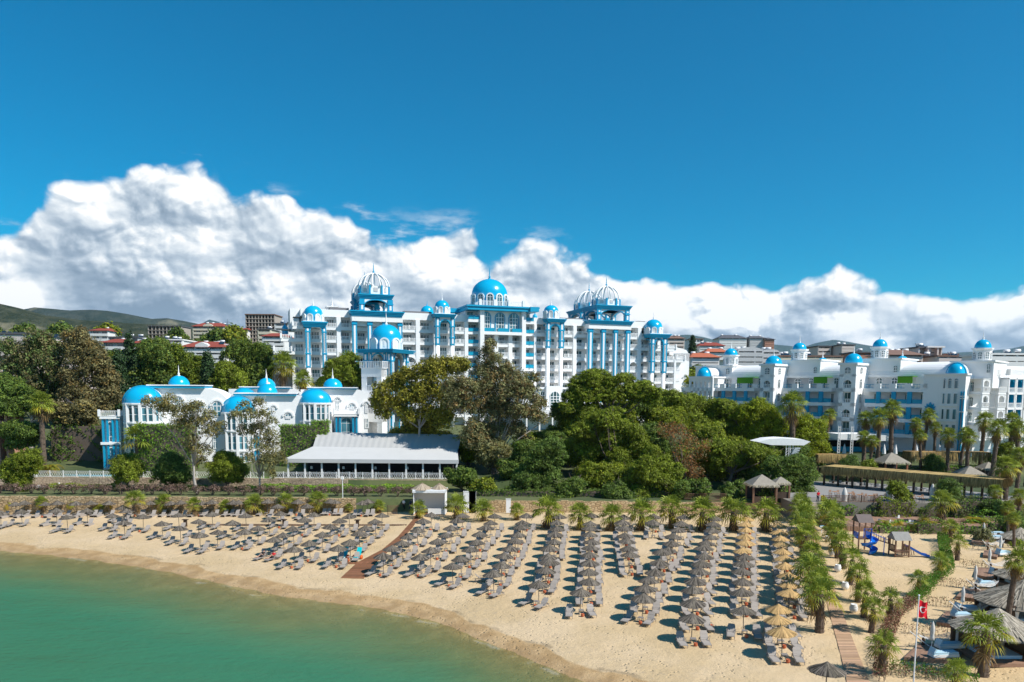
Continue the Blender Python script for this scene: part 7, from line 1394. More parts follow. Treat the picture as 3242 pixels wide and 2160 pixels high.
# playground
def playground():
    x0, y0, z0 = G(2750, 1752); s = y0/FPX; o = thing('playground_set', 'wooden climbing frame with two roofed towers and blue slides on the sand', 'playground', (x0, y0, z0)); PB = mat('slide_blue', (.005, .14, .65), .25, .05, 1, spec=.6)
    u = lambda zx: (z5((zx, 0))[0][0]-2750)*s; v = lambda zy, yy=0: PD(2750, z5((0, zy))[0][1], y0+yy)[2]-z0
    for (xa, xb, yy, zr, lab) in ((700, 825, 1.2, 3.0, 'a'), (972, 1108, -1.4, 1.9, 'b')):
        A, B_ = u(xa), u(xb); w = B_-A
        for X in (A, B_):
            for Y in (yy-.8, yy+.8): part('post', WOODB, o, lambda b: b.box(X-.07, X+.07, Y-.07, Y+.07, -.3, zr+1.0 if lab == 'a' else zr+.4))
        part('platform', WOODB, o, lambda b: b.box(A, B_, yy-.8, yy+.8, zr-1.35, zr-1.25)); zt = zr+1.7 if lab == 'a' else zr+1.1
        part('tower_roof', mat('shingle', (.15, .12, .11) , .8, .2, 3) if lab == 'a' else mat('grey_boards', (.26, .25, .23), .8, .2, 3), o, lambda b: b.add([(A-.2, yy-1.1, zt-.9), (B_+.2, yy-1.1, zt-.9), (B_+.2, yy, zt), (A-.2, yy, zt), (B_+.2, yy+1.1, zt-.9), (A-.2, yy+1.1, zt-.9)], [(0, 1, 2, 3), (3, 2, 4, 5), (0, 3, 5), (1, 4, 2)]))
        for X, sg in ((A, -1), (B_, 1)): part('guard_panel', WOODB if lab == 'b' else PB, o, lambda b: [b.box(X-.03, X+.03, yy-.75+k*.22, yy-.67+k*.22, zr-1.25, zr-.5) for k in range(7)])
    part('rope_bridge', WOODB, o, lambda b: [b.box(u(835)+k*.24, u(835)+k*.24+.18, .6-k*.12, 1.6-k*.12, 1.75-k*.07, 1.82-k*.07) for k in range(11)] + [b.box(u(835)+k*.24, u(835)+k*.24+.06, .6-k*.12, .66-k*.12, 1.75-k*.07, 2.5-k*.07) for k in range(11)])
    part('bridge_rail', PB, o, lambda b: b.tube([(u(835), .6, 2.5), (u(960), -.6, 1.8)], .04, 6))
    def spiral(b):
        n = 30; cx, cy = u(785), -.3; vs = []
        for i in range(n+1):
            t_ = i/n; a = R(90) - R(560)*t_; z = 1.9-1.75*t_; cr_, sr = math.cos(a), math.sin(a)
            for r, dz in ((.18, .25), (.28, 0), (.85, 0), (.98, .32)): vs.append((cx+r*cr_, cy+r*sr, z+dz))
        b.add(vs, [(i*4+k, i*4+k+1, i*4+k+5, i*4+k+4) for i in range(n) for k in range(3)]); b.add([(x, y, z-.05) for x, y, z in vs], [(i*4+k+4, i*4+k+5, i*4+k+1, i*4+k) for i in range(n) for k in range(3)])
    part('spiral_slide', PB, o, spiral, True)
    def slide(b):
        A = (u(1112), -1.4, 1.15); B_ = (u(1240), -2.0, .25); C_ = (u(1300), -2.2, .12); pts = [A, B_, C_]
        for (p, q) in zip(pts[:-1], pts[1:]):
            for (o0_, o1, h0, h1) in ((-.32, .32, 0, .05), (-.38, -.30, 0, .28), (.30, .38, 0, .28)):
                b.add([(p[0], p[1]+o0_, p[2]+h0), (q[0], q[1]+o0_, q[2]+h0), (q[0], q[1]+o1, q[2]+h0), (p[0], p[1]+o1, p[2]+h0), (p[0], p[1]+o0_, p[2]+h1), (q[0], q[1]+o0_, q[2]+h1), (q[0], q[1]+o1, q[2]+h1), (p[0], p[1]+o1, p[2]+h1)], [(0,3,2,1),(4,5,6,7),(0,1,5,4),(1,2,6,5),(2,3,7,6),(3,0,4,7)])
    part('straight_slide', PB, o, slide); part('climbing_net', WOODB, o, lambda b: ([b.tube([(u(1120)+k*.3, -.9, 0), (u(1120)+k*.3, -.6, 1.3-k*.2)], .05, 5) for k in range(5)], [b.tube([(u(972), -2.3, .2+.3*k), (u(1108), -2.3, .2+.3*k)], .04, 5) for k in range(3)]))
    part('slide_frame', PB, o, lambda b: (b.tube([(u(745), .3, 1.9), (u(745), .3, 3.0), (u(825), .3, 3.0), (u(825), .3, 1.9)], .05, 6), b.tube([(u(910), -.9, 0), (u(910), -.9, 2.2)], .06, 6)))
playground()
# urns, flagpole, lamp post, bench, boxes
for i, (px, py) in enumerate(z6((380,50),(425,188),(482,350),(555,532),(640,760))):
    x, y, z = G(px, py); b = MB(); b.lathe((0, 0, 0), [(.02, 0), (.22, 0), (.36, .25), (.38, .5), (.28, .74), (.30, .80), (.26, .80), (.2, .72), (0, .7)], 16); o = b.build('white_urn', WTRIM, smooth=True, loc=(x, y, z)); tag(o, 'round white urn lamp beside the plank path, %s from the terrace steps' % ORD[i+1], 'urn', 'white urns along the plank path')
def flagpole():
    x, y, z = G(2891, 2178); h = PD(2909, 1886, y)[2]-z; o = thing('flagpole', 'slightly leaning white flagpole flying a red crescent flag, bottom right', 'flagpole', (x, y, z)); part('pole', mat('pole_white', (.75, .76, .78), .3, .03), o, lambda b: b.tube([(0, 0, -.3), (.0, 0, h)], [.055, .035], 10)); part('ball', WTRIM, o, lambda b: b.lathe((0, 0, h), hemi(.08, 1, 5), 8))
    nx, nz = 22, 18; W_, H_ = .72, 1.15; V = []
    def P(i, k):
        t_, q = i/nx, k/nz; xx = .05 + W_*t_*(.86+.1*q); return (xx, .14*math.sin(t_*7+q*2.2)*t_, h-.35-H_*q-.22*t_*(1-.4*math.sin(t_*3))+.05*math.sin(t_*9+q*3))
    fl = npmesh('flag', [P(i, k) for k in range(nz+1) for i in range(nx+1)], [(k*(nx+1)+i, k*(nx+1)+i+1, (k+1)*(nx+1)+i+1, (k+1)*(nx+1)+i) for k in range(nz) for i in range(nx)], [mat('flag_red', (.62, .005, .02), .7, .05)], parent=o, smooth=True)
    def on(t_, q, off): a = P(t_*nx, q*nz); return (a[0], a[1]+off, a[2])
    cx, cy, r1 = .42, .5, .27
    for off in (-.02, .02):
        def cres(b):
            n = 28; A0 = R(38)
            for i in range(n):
                q = []
                for a in (A0+(2*math.pi-2*A0)*i/n, A0+(2*math.pi-2*A0)*(i+1)/n):
                    q.append((cx+r1*math.cos(a)*1.25, cy+r1*.82*math.sin(a), a))
                inn = []
                for X, Y, a in q:
                    # inner circle centred to the right
                    cxi, ri = cx+.075, r1*.80; dx_, dy_ = (X-cxi)/1.25, (Y-cy)/.82; l = math.hypot(dx_, dy_); inn.append((cxi+dx_/l*min(ri, l)*1.25, cy+dy_/l*min(ri, l)*.82))
                b.add([on(q[0][0], q[0][1]*.9+.05, off), on(q[1][0], q[1][1]*.9+.05, off), on(inn[1][0], inn[1][1]*.9+.05, off), on(inn[0][0], inn[0][1]*.9+.05, off)], [(0, 1, 2, 3)])
        part('crescent', WTRIM, fl, cres)
        def star(b):
            sx_, sy_, r = cx+.33, cy, .115; pts = [(sx_-(r if k % 2 == 0 else r*.4)*math.cos(math.pi*k/5), sy_+(r if k % 2 == 0 else r*.4)*math.sin(math.pi*k/5)) for k in range(10)]
            for k in range(10): b.add([on(sx_, sy_*.9+.05, off), on(pts[k][0], pts[k][1]*.9+.05, off), on(pts[(k+1) % 10][0], pts[(k+1) % 10][1]*.9+.05, off)], [(0, 1, 2)])
        part('star', WTRIM, fl, star)
flagpole()
x, y, z = PD(1085, 1570, 124); z = 3.6; o = thing('lamp_post', 'slim white lamp post above the beach wall near the hedges', 'lamp post', (x, 124, z)); zt = PD(1085, 1518, 124)[2]-z
part('pole', WTRIM, o, lambda b: b.tube([(0, 0, 0), (0, 0, zt)], .06, 8)); part('lamp_head', WTRIM, o, lambda b: b.box(-.22, .22, -.18, .18, zt, zt+.5))
for i, (px, py) in enumerate(z1((525,105),(1045,85),(1185,125)) + z2((1172,180),)):
    x, y, z = PZ(px, py+4, 3.62); o = thing('garden_light', 'small white globe garden light, %s from left above the beach wall' % ORD[i+1], 'light', (x, max(y, 123.5), 3.6), 0, 'globe garden lights'); part('stem', WTRIM, o, lambda b: b.tube([(0, 0, 0), (0, 0, .5)], .04, 6)); part('globe', WTRIM, o, lambda b: b.lathe((0, 0, .62), [(.16*math.cos(a), .16*math.sin(a)) for a in [math.pi*(k/8-.5) for k in range(9)]], 12), True)
x, y, z = PZ(124, 1531, 3.68); o = thing('park_bench', 'brown wooden bench on the path at far left', 'bench', (x, y, 3.68)); part('seat', WOODB, o, lambda b: [b.box(-.9, .9, -.25+.12*k, -.16+.12*k, .42, .46) for k in range(4)]); part('backrest', WOODB, o, lambda b: [b.box(-.9, .9, .24, .28, .55+.12*k, .64+.12*k) for k in range(3)])
for s in (-.8, .8): part('leg', WOODD, o, lambda b: b.box(s-.04, s+.04, -.25, .28, 0, .45))
for i, (px, py) in enumerate(z1((1645,468)) + z2((560,468),(1210,472))) :
    x, y, z = G(px, py); b = MB(); b.box(-.22, .22, -.18, .18, 0, 1.0); b.box(-.42, .42, -.28, .28, 1.0, 1.08); b.box(-.25, .25, -.21, .21, 0, .08); tag(b.build('shower_post', WOODD, loc=(x, y, z)), 'dark wooden post box on the cross path, %s from left' % ORD[i+1], 'post', 'dark wooden posts on the cross path')
x, y, z = G(2601, 1688); o = thing('info_sign', 'small blue and white sign board between palms near the steps', 'sign', (x, y, z)); part('post', WTRIM, o, lambda b: b.box(-.04, .04, -.04, .04, 0, 1.0)); part('board', [BLUE, WTRIM], o, lambda b: (b.box(-.3, .3, -.06, -.02, .8, 1.1), setattr(b, 'cur', 1), b.box(-.26, .26, -.075, -.06, .86, 1.04)))
x, y, z = G(2589, 1578); b = MB(); b.box(-.25, .25, -.2, .2, 0, .8); b.box(-.28, .28, -.23, .23, .8, .9); tag(b.build('waste_bin', mat('bin_yellow', (.65, .50, .02), .6), loc=(PZ(2589, 1582, 4.3)[0], 119, 4.32)), 'small yellow bin at the top of the steps', 'bin')
# beach hut
def hut():
    a = PZ(z2((1700, 345))[0][0], 1623, 1.9); Y = 119.5; q = lambda zx, zy: PD(*z2((zx, zy))[0], Y); x0 = q(1705, 345)[0]; x1 = q(1990, 345)[0]; zb = 1.7; zt = q(1800, 150)[2]; o = thing('beach_hut', 'open white beach hut with two thatched cone roofs', 'hut', (x0, Y, zb)); L = x1-x0; h = zt-zb
    part('walls', mat('hut_white', (.8, .8, .8), .7, .03), o, lambda b: (b.box(0, .12, 0, 3, 0, h), b.box(L-.12, L, 0, 3, 0, h), b.box(0, L, 2.88, 3, 0, h), b.box(-.1, L+.1, -.15, 3.1, h, h+.12), b.box(L*.45, L, .3, .4, 0, .9), b.box(-.1, L+.1, -.2, -.08, h-.35, h)))
    for i, (ax, r) in enumerate(((q(1775, 95)[0]-x0, 1.7), (q(1928, 98)[0]-x0, 1.4))):
        g = random.Random(i)
        def cone(b):
            b.col = (.7, .6, .5); b.lathe((ax, 1.4, h+.1), [(r, .0), (.05, .95)], 18)
            for k in range(260):
                an = g.uniform(0, 6.28); v = g.uniform(.6, 1.5); b.col = (v, v*.9, v*.8); r1 = r*1.08; w = .04; ca, sa = math.cos(an), math.sin(an); r0 = g.uniform(0, .5)*r
                b.add([(ax+r0*ca-w*sa, 1.4+r0*sa+w*ca, h+.12+.95*(1-r0/r)), (ax+r0*ca+w*sa, 1.4+r0*sa-w*ca, h+.12+.95*(1-r0/r)), (ax+r1*ca+w*sa, 1.4+r1*sa-w*ca, h+.05), (ax+r1*ca-w*sa, 1.4+r1*sa+w*ca, h+.05)], [(0, 1, 2, 3)])
        part('thatched_cone', THA, o, cone)
    for i, (za, zb_) in enumerate(((z2((2150, 0))[0][0], z2((2260, 0))[0][0]), (z3((285, 0))[0][0], z3((360, 0))[0][0]), (z3((680, 0))[0][0], z3((730, 0))[0][0]))):
        xa, xb = PD(za, 1600, 121)[0], PD(zb_, 1600, 121)[0]; b = MB(); b.box(xa, xb, 121, 121.25, 1.8, 1.8+3.4-(i == 2)*1.2); b.box(xa-.05, xb+.05, 120.95, 121.3, 5.2-(i == 2)*1.2, 5.27-(i == 2)*1.2); tag(b.build('white_screen_wall', MATS['hut_white']), 'white screen wall %s of the hut behind the palms' % ['just right', 'second to the right', 'third and smallest to the right'][i], 'wall')
hut()
# turquoise beach wheelchairs
for i, (px, py) in enumerate(z2((1085,765),(1205,768))):
    x, y, z = G(px, py); o = thing('beach_wheelchair', 'turquoise floating beach chair with orange wheels, %s of the pair' % ('left' if i == 0 else 'right'), 'beach wheelchair', (x, y+.7, z), R(-8), 'turquoise beach wheelchairs'); TQ = mat('turquoise', (.0, .55, .62), .5); OR = mat('orange_float', (.75, .13, .02), .5)
    part('seat', TQ, o, lambda b: b.slab([(-.28, -.9), (.28, -.9), (.3, .1), (-.3, .1)], .35, .42)); part('backrest', TQ, o, lambda b: (setattr(b, 'xf', Matrix.Translation((0, .1, .4)) @ Matrix.Rotation(R(55), 4, 'X')), b.box(-.29, .29, 0, 1.1, -.03, .04))); part('footrest', TQ, o, lambda b: b.box(-.25, .25, -1.4, -.9, .12, .2))
    for s in (-1, 1): part('wheel', OR, o, lambda b: b.lathe((0, 0, 0), [(.05, -.12), (.25, -.12), (.28, 0), (.25, .12), (.05, .12)], 18) and None, True).matrix_local = Matrix.Translation((s*.45, -.1, .28)) @ Matrix.Rotation(R(90), 4, 'Y')
    for s in (-1, 1): part('frame', WTRIM, o, lambda b: b.tube([(s*.3, .3, .3), (s*.3, -.9, .35), (s*.3, -1.4, .15)], .03, 6))
# people
SKIN = mat('skin', (.50, .28, .19), .6, .05)
def skinmesh(name, pts, edges, mats_, parent, root=0, sub=1):
    me = bpy.data.meshes.new(name); me.from_pydata([p[:3] for p in pts], edges, []); o = bpy.data.objects.new(name, me); COL.objects.link(o); o.parent = parent
    md = o.modifiers.new('skin', 'SKIN'); sv_ = me.skin_vertices[0].data if me.skin_vertices else None
    if sv_ is None: return o
    for i, p in enumerate(pts): sv_[i].radius = (p[3], p[3] if len(p) < 5 else p[4]); sv_[i].use_root = (i == root)
    o.modifiers.new('sub', 'SUBSURF').levels = sub; o.modifiers['sub'].render_levels = sub; me.materials.append(mats_); return o
def person(loc, rz, label, J, top, bottom, hair, shoes, hatc=None):
    """J: joint positions in metres: hip, chest, neck, head, (sh, el, ha) x2, (hp, kn, an, to) x2"""
    o = thing('person', label, 'person', loc, rz); P = []; E = []
    def add(p, r, pr=None): P.append((*p, r)); (E.append((pr, len(P)-1)) if pr is not None else None); return len(P)-1
    def bone(lst, pr):
        for p, r in lst: pr = add(p, r, pr)
        return pr
    hip = add(J['hip'], .13); ch = add(J['chest'], .15, hip); nk = add(J['neck'], .055, ch); hd = add(J['head'], .085, nk); add(tuple(J['head'][i]+(J['head'][i]-J['neck'][i])*.55 for i in range(3)), .075, hd)
    for s in 'LR':
        sh, el, ha = J['sh'+s], J['el'+s], J['ha'+s]; h = bone([(sh, .055), (el, .042), (ha, .028)], ch); d = (Vector(ha)-Vector(el)).normalized(); sd_ = d.cross(Vector((0, 0, 1))); sd_ = (sd_ if sd_.length > .1 else Vector((1, 0, 0))).normalized()
        pm = add(tuple(Vector(ha)+d*.06), .035, h)
        for k in range(4): a = Vector(ha)+d*.11+sd_*(.016*(k-1.5)); f1 = add(tuple(a), .010, pm); add(tuple(a+d*.055*[.85, 1.05, 1, .75][k]+Vector((0, 0, -.012))), .008, f1)
        add(tuple(Vector(ha)+d*.05+sd_*.05), .011, h); hp, kn, an, to = J['hp'+s], J['kn'+s], J['an'+s], J['to'+s]; bone([(hp, .085), (kn, .055), (an, .038), (to, .035)], hip)
    skinmesh('body', P, E, SKIN, o)
    T_ = [(*J['hip'], .15), (*J['chest'], .175), (*[J['neck'][i]*.6+J['chest'][i]*.4 for i in range(3)], .09)]; TE = [(0, 1), (1, 2)]
    for s in 'LR': n = len(T_); T_ += [(*J['sh'+s], .075), (*J['el'+s], .058)]; TE += [(1, n), (n, n+1)]
    skinmesh('shirt', T_, TE, top, o)
    B_ = [(*J['hip'], .145)]; BE = []
    for s in 'LR': n = len(B_); B_ += [(*J['hp'+s], .105), (*J['kn'+s], .075)] + ([(*J['an'+s], .055)] if shoes else []); BE += [(0, n), (n, n+1)] + ([(n+1, n+2)] if shoes else [])
    skinmesh('trousers', B_, BE, bottom, o); hv = Vector(J['head']); up_ = (hv-Vector(J['neck'])).normalized()
    part('hair', hair, o, lambda b: (setattr(b, 'xf', Matrix.Translation(hv+up_*.045) @ up_.to_track_quat('Z', 'Y').to_matrix().to_4x4()), b.lathe((0, .01, 0), [(.098, -.02)] + hemi(.10, 1, 6), 14)), True)
    part('face', SKIN, o, lambda b: (setattr(b, 'xf', Matrix.Translation(hv) @ up_.to_track_quat('Z', 'Y').to_matrix().to_4x4()), b.add([(-.015, -.09, .02), (.015, -.09, .02), (0, -.118, -.005), (0, -.085, .05)], [(0, 2, 1), (0, 3, 2), (1, 2, 3)]), b.lathe((-.088, 0, .01), [(.02, -.02), (.02, .02)], 6), b.lathe((.088, 0, .01), [(.02, -.02), (.02, .02)], 6)))
    part('eyes', DARK, o, lambda b: (setattr(b, 'xf', Matrix.Translation(hv) @ up_.to_track_quat('Z', 'Y').to_matrix().to_4x4()), b.box(-.045, -.02, -.09, -.08, .02, .032), b.box(.02, .045, -.09, -.08, .02, .032), b.box(-.025, .025, -.088, -.078, -.045, -.035)))
    for s in 'LR':
        if shoes: part('shoe', shoes, o, lambda b: b.tube([J['an'+s], J['to'+s]], [.05, .045], 8), True)
    return o
def standing(bend=0.0):
    return dict(hip=(0, 0, .95), chest=(0, -.03-bend, 1.28), neck=(0, -.04-bend*1.3, 1.50), head=(0, -.06-bend*1.5, 1.62), shL=(.19, -.03-bend, 1.42), elL=(.26, -.02-bend, 1.12), haL=(.22, -.20-bend, .92), shR=(-.19, -.03-bend, 1.42), elR=(-.27, -.02-bend, 1.13), haR=(-.20, -.22-bend, .98), hpL=(.10, 0, .88), knL=(.11, -.04, .48), anL=(.12, .02, .08), toL=(.13, -.14, .04), hpR=(-.10, 0, .88), knR=(-.12, -.02, .48), anR=(-.13, .06, .08), toR=(-.15, -.10, .04))
def lying():
    c, s = math.cos(R(50)), math.sin(R(50)); b = lambda l, dz=0, dx=0: (dx, -.22+c*l-s*dz, .42+s*l+c*dz)
    return dict(hip=(0, -.25, .47), chest=b(.33, .1), neck=b(.58, .1), head=b(.70, .13), shL=b(.50, .1, .19), elL=b(.28, .14, .30), haL=(.16, -.22, .62), shR=b(.50, .1, -.19), elR=b(.28, .14, -.30), haR=(-.20, -.30, .60), hpL=(.1, -.33, .46), knL=(.13, -.72, .66), anL=(.12, -1.08, .42), toL=(.13, -1.25, .48), hpR=(-.1, -.33, .46), knR=(-.11, -.78, .47), anR=(-.12, -1.2, .42), toR=(-.14, -1.25, .54))
HB = mat('hair_dark', (.03, .02, .015), .7); BLK = mat('black_cloth', (.02, .02, .022), .8); RED = mat('red_cloth', (.60, .01, .02), .8); WHT = mat('white_cloth', (.72, .74, .76), .8); NAV = mat('navy_cloth', (.02, .03, .07), .8)
x, y, _ = PZ(2574, 1583, 4.32); person((x, 118.6, 4.32), R(15), 'person in a red jacket and dark trousers at the top of the steps', standing(.05), RED, NAV, HB, BLK)
x, y, z = G(*z2((1622, 335))[0]); person((x, y, 1.95), R(-30), 'person in a white shirt and dark trousers beside the beach hut', standing(0), WHT, BLK, HB, BLK)
x, y, z = G(*z2((1672, 345))[0]); person((x, y, 1.95), R(120), 'smaller person in dark blue bending at the hut door', standing(.18), NAV, NAV, HB, BLK)
for (px, py, cl, lab, lab2) in ((z2((345, 780))[0] + (BLK, 'person in black clothes lying back on a lounger near the water', 'grey lounger carrying the person in black')), (z2((440, 790))[0] + (RED, 'person in a red top and black shorts reclining on a lounger', 'grey lounger carrying the person in red'))):
    x, y, z = G(px, py); y += 1.4; pr = place(L0, x, y, z, R(-30), lab2, 'sun loungers under the reed umbrellas'); person((x, y, z), R(-30), lab, lying(), cl, BLK, HB, None)
# ================================================================== town behind
WALLS = {'white': mat('town_white', (.72, .71, .69), .85, .06, .3), 'cream': mat('town_cream', (.60, .54, .42), .85, .08, .3), 'grey': mat('town_grey', (.50, .50, .50), .85, .08, .3), 'concrete': mat('town_concrete', (.38, .33, .28), .9, .2, .4), 'pink': mat('town_pink', (.62, .53, .48), .85, .06, .3), 'terra': mat('town_terracotta', (.42, .22, .16), .85, .08, .3)}
ROOFS = {'red': mat('roof_red', (.27, .06, .04), .8, .2, .5), 'orange': mat('roof_orange', (.44, .13, .065), .8, .15, .5), 'grey': mat('roof_dark', (.10, .10, .11), .7, .2, .5), 'green': mat('roof_green', (.06, .13, .10), .7, .2), 'white': WALLS['white'], 'brown': mat('roof_brown', (.20, .12, .09), .8, .2, .5)}
SOLAR = mat('solar_panel', (.015, .03, .05), .15, .1, 1, spec=.8); TANK = mat('tank_white', (.7, .7, .7), .4)
def house(x0, x1, yt, yb, Y, floors, wall, roof, label, kind='hip', bays=None, dep=14, rot=0, sunk=8, extras=1, acc=None):
    a = PD(x0, yt, Y); c = PD(x1, yb, Y); L = c[0]-a[0]; zt, zb = a[2], c[2]; H_ = zt-zb; fl = H_/floors; bays = bays or max(2, int(L/4)); g = random.Random(int(x0*7+yt))
    o = thing('apartment_building', label, 'building', (a[0], Y, zb), rot); m_ = WALLS[wall]
    part('wall', m_, o, lambda b: (b.box(0, L, 1.2, dep, -sunk, H_), b.box(-.02, .3, 0, 1.2, -sunk, H_), b.box(L-.3, L+.02, 0, 1.2, -sunk, H_)))
    bw = L/bays
    for k in range(floors):
        part('balcony', m_ if kind != 'frame' else WALLS['concrete'], o, lambda b: b.box(0, L, -.6 if k % 1 == 0 else 0, 1.25, k*fl-.15, k*fl+.15 + (1.0 if kind not in ('frame',) else 0)) if not (kind == 'plain') else b.box(0, L, 1.0, 1.25, k*fl-.1, k*fl+.1))
        for i in range(bays):
            part('window', GLASS if kind != 'frame' else DARK, o, lambda b: b.box(bw*(i+.2), bw*(i+.8), 1.1, 1.3, k*fl+(.25 if kind != 'plain' else .9), k*fl+fl*.86))
    if kind != 'frame': [part('pier', acc or m_, o, lambda b: b.box(bw*i-.25, bw*i+.25, -.5, 1.2, -sunk, H_)) for i in range(0, bays+1, 2)]
    else: [part('column', WALLS['concrete'], o, lambda b: b.box(bw*i-.25, bw*i+.25, -.4, .3, -sunk, H_)) for i in range(bays+1)]
    if kind in ('hip', 'gable') :
        part('roof', ROOFS[roof], o, lambda b: b.add([(-1, -1.2, H_), (L+1, -1.2, H_), (L+1, dep+1, H_), (-1, dep+1, H_), (L*.2, dep*.45, H_+L*.09+1), (L*.8, dep*.45, H_+L*.09+1)], [(0, 1, 5, 4), (1, 2, 5), (2, 3, 4, 5), (3, 0, 4), (0, 3, 2, 1)]))
        if kind == 'gable': part('dormer', m_, o, lambda b: b.prism([(L*.35, H_-.2), (L*.65, H_-.2), (L*.65, H_+.8), (L*.5, H_+1.8), (L*.35, H_+.8)], -1.0, 5))
    elif kind == 'arch': part('roof', m_, o, lambda b: b.prism([(0, H_)] + [(L/2-L/2*math.cos(math.pi*i/12), H_+L*.16*math.sin(math.pi*i/12)) for i in range(13)], .0, dep))
    else: part('roof', ROOFS[roof], o, lambda b: b.box(-.5, L+.5, -.8, dep+.5, H_, H_+.5))
    if extras:
        for i in range(int(L/5)+1):
            xx = g.uniform(.1, .9)*L; yy = g.uniform(2, dep-3); zr = H_ + (L*.09*(.7) + .3 if kind in ('hip', 'gable') else .5)
            if g.random() < .55: part('solar_panel', SOLAR, o, lambda b: b.add([(xx, yy, zr), (xx+1.8, yy, zr), (xx+1.8, yy+1.2, zr+1.1), (xx, yy+1.2, zr+1.1)], [(0, 1, 2, 3)]))
            part('water_tank', TANK, o, lambda b: b.tube([(xx, yy+1.4, zr+1.1), (xx+1.6, yy+1.4, zr+1.1)], .45, 8), True); part('tank_stand', ROOFS['grey'], o, lambda b: b.box(xx+.2, xx+1.4, yy+1.2, yy+1.6, zr-1.2, zr+.7))
    return o
Q = lambda zx, zy: (zx/2.8, 940+zy/2.8)
def H5(x0, x1, yt, yb, *r, **k): return house(x0/2.8, x1/2.8, 940+yt/2.8, 940+yb/2.8, *r, **k)
H5(905, 1115, 405, 590, 300, 3, 'white', 'red', 'white town house with red roof left of the tallest cypress'); H5(1165, 1345, 410, 600, 305, 3, 'white', 'red', 'white house with red roof peeking right of the tallest cypress')
H5(800, 960, 300, 390, 420, 2, 'white', 'red', 'small distant white house with red roof and dish, upper left'); H5(970, 1225, 362, 420, 340, 1, 'grey', 'grey', 'low grey roof house with a blue water tank', kind='flat')
H5(1315, 1612, 262, 400, 480, 4, 'concrete', 'grey', 'unfinished concrete apartment frame with orange props', kind='frame', bays=9, acc=None, extras=0); H5(1712, 1985, 262, 400, 470, 4, 'cream', 'red', 'cream apartment block with dark red roof on the skyline', kind='gable')
H5(1400, 1620, 385, 520, 320, 3, 'white', 'white', 'white modern block with tanks left of the red-roofed one', kind='flat'); H5(1610, 1990, 445, 680, 280, 5, 'white', 'red', 'large white apartment house with red roof and dormer', kind='gable', bays=6); H5(1990, 2088, 430, 680, 284, 5, 'white', 'white', 'narrow white wing at the end of the red-roofed house', kind='plain')
H5(2180, 2440, 160, 470, 430, 9, 'concrete', 'brown', 'tall unfinished brown concrete tower block beside the big hotel', kind='frame', bays=9, extras=0); H5(2125, 2195, 290, 440, 425, 4, 'white', 'red', 'narrow white block left of the unfinished tower'); H5(2290, 2400, 290, 450, 380, 4, 'cream', 'grey', 'yellowish block in front of the unfinished tower', kind='flat'); H5(2440, 2560, 240, 460, 420, 6, 'white', 'grey', 'white stacked apartments between tower and big hotel', kind='flat'); H5(2330, 2520, 350, 470, 330, 3, 'white', 'red', 'white house with dark red roof touching the hotel side')
H5(-30, 330, 335, 520, 190, 4, 'pink', 'grey', 'pale pink building at the left edge under the solar panels', kind='flat', extras=0); H5(500, 660, 470, 760, 195, 5, 'pink', 'green', 'pink house with green roof glimpsed between the eucalyptus trees', extras=0)
o = thing('solar_array', 'row of dark tilted solar collectors on the roof at upper left', 'solar panels', PD(0, 1050, 192)); 
for i in range(11):
    a = PD(i*17-10, 1048 + i*.9, 192-i*.2); part('collector', SOLAR, o, lambda b: (setattr(b, 'xf', Matrix.Translation((-PD(0, 1050, 192)[0], -192, -PD(0, 1050, 192)[2]))), b.add([(a[0]-.6, 191, a[2]-1.6), (a[0]+.5, 191, a[2]-1.6), (a[0]+.5+.0, 192.6, a[2]+.1), (a[0]-.6, 192.6, a[2]+.1)], [(0, 1, 2, 3)])))
bs = MB(); tag(house(-15/2.8, 70/2.8, 940+1000/2.8, 940+1150/2.8, 150, 1, 'terra', 'red', 'low red-roofed cabin in shadow at the far left', extras=0, dep=5), None)
def H3(x0, x1, yt, yb, *r, **k): return house(2120+x0/3.267, 2120+x1/3.267, 980+yt/3.267, 980+yb/3.267, *r, **k)
def H4(x0, x1, yt, yb, *r, **k): return house(2660+x0/3.266, 2660+x1/3.266, 980+yt/3.266, 980+yb/3.266, *r, **k)
H3(-20, 145, 300, 420, 420, 3, 'pink', 'brown', 'pink balcony block with brown roof beside the right end of the big hotel'); H3(515, 785, 298, 450, 480, 6, 'white', 'grey', 'tall curved white apartment block with brown trims, left of two', bays=8); H3(830, 985, 298, 440, 480, 6, 'grey', 'grey', 'tall apartment block right of its pale neighbour', bays=5); H3(985, 1075, 310, 440, 478, 5, 'terra', 'grey', 'terracotta coloured side wing of the tall block', bays=3)
H3(705, 960, 430, 640, 250, 4, 'grey', 'grey', 'grey house with wide arched gable behind the annex turret', kind='arch', bays=3); H3(960, 1130, 440, 600, 262, 3, 'grey', 'grey', 'grey annex wing with curved glazed roof', kind='arch'); H3(390, 600, 440, 520, 330, 2, 'white', 'orange', 'low white house with bright orange tiled roof'); H3(230, 500, 495, 640, 270, 3, 'white', 'orange', 'white terrace house with orange roof and solar panels', kind='hip')
H3(310, 560, 375, 440, 430, 2, 'white', 'red', 'row of white flats under dark red roofs'); H3(750, 835, 370, 420, 520, 2, 'terra', 'red', 'tiny red gabled house between the two tall blocks'); H3(1145, 1770, 490, 620, 260, 3, 'cream', 'brown', 'long pale roofed hall behind the turrets', kind='flat', bays=14); H3(1535, 1660, 385, 470, 380, 2, 'pink', 'grey', 'half built rooftop flat between turrets', kind='flat', extras=0); H3(1665, 1790, 395, 470, 384, 2, 'concrete', 'grey', 'brownish unfinished storey with scaffold poles', kind='frame', extras=0); H3(1780, 1900, 372, 500, 370, 4, 'pink', 'grey', 'boxy pink block with open top floor', kind='flat')
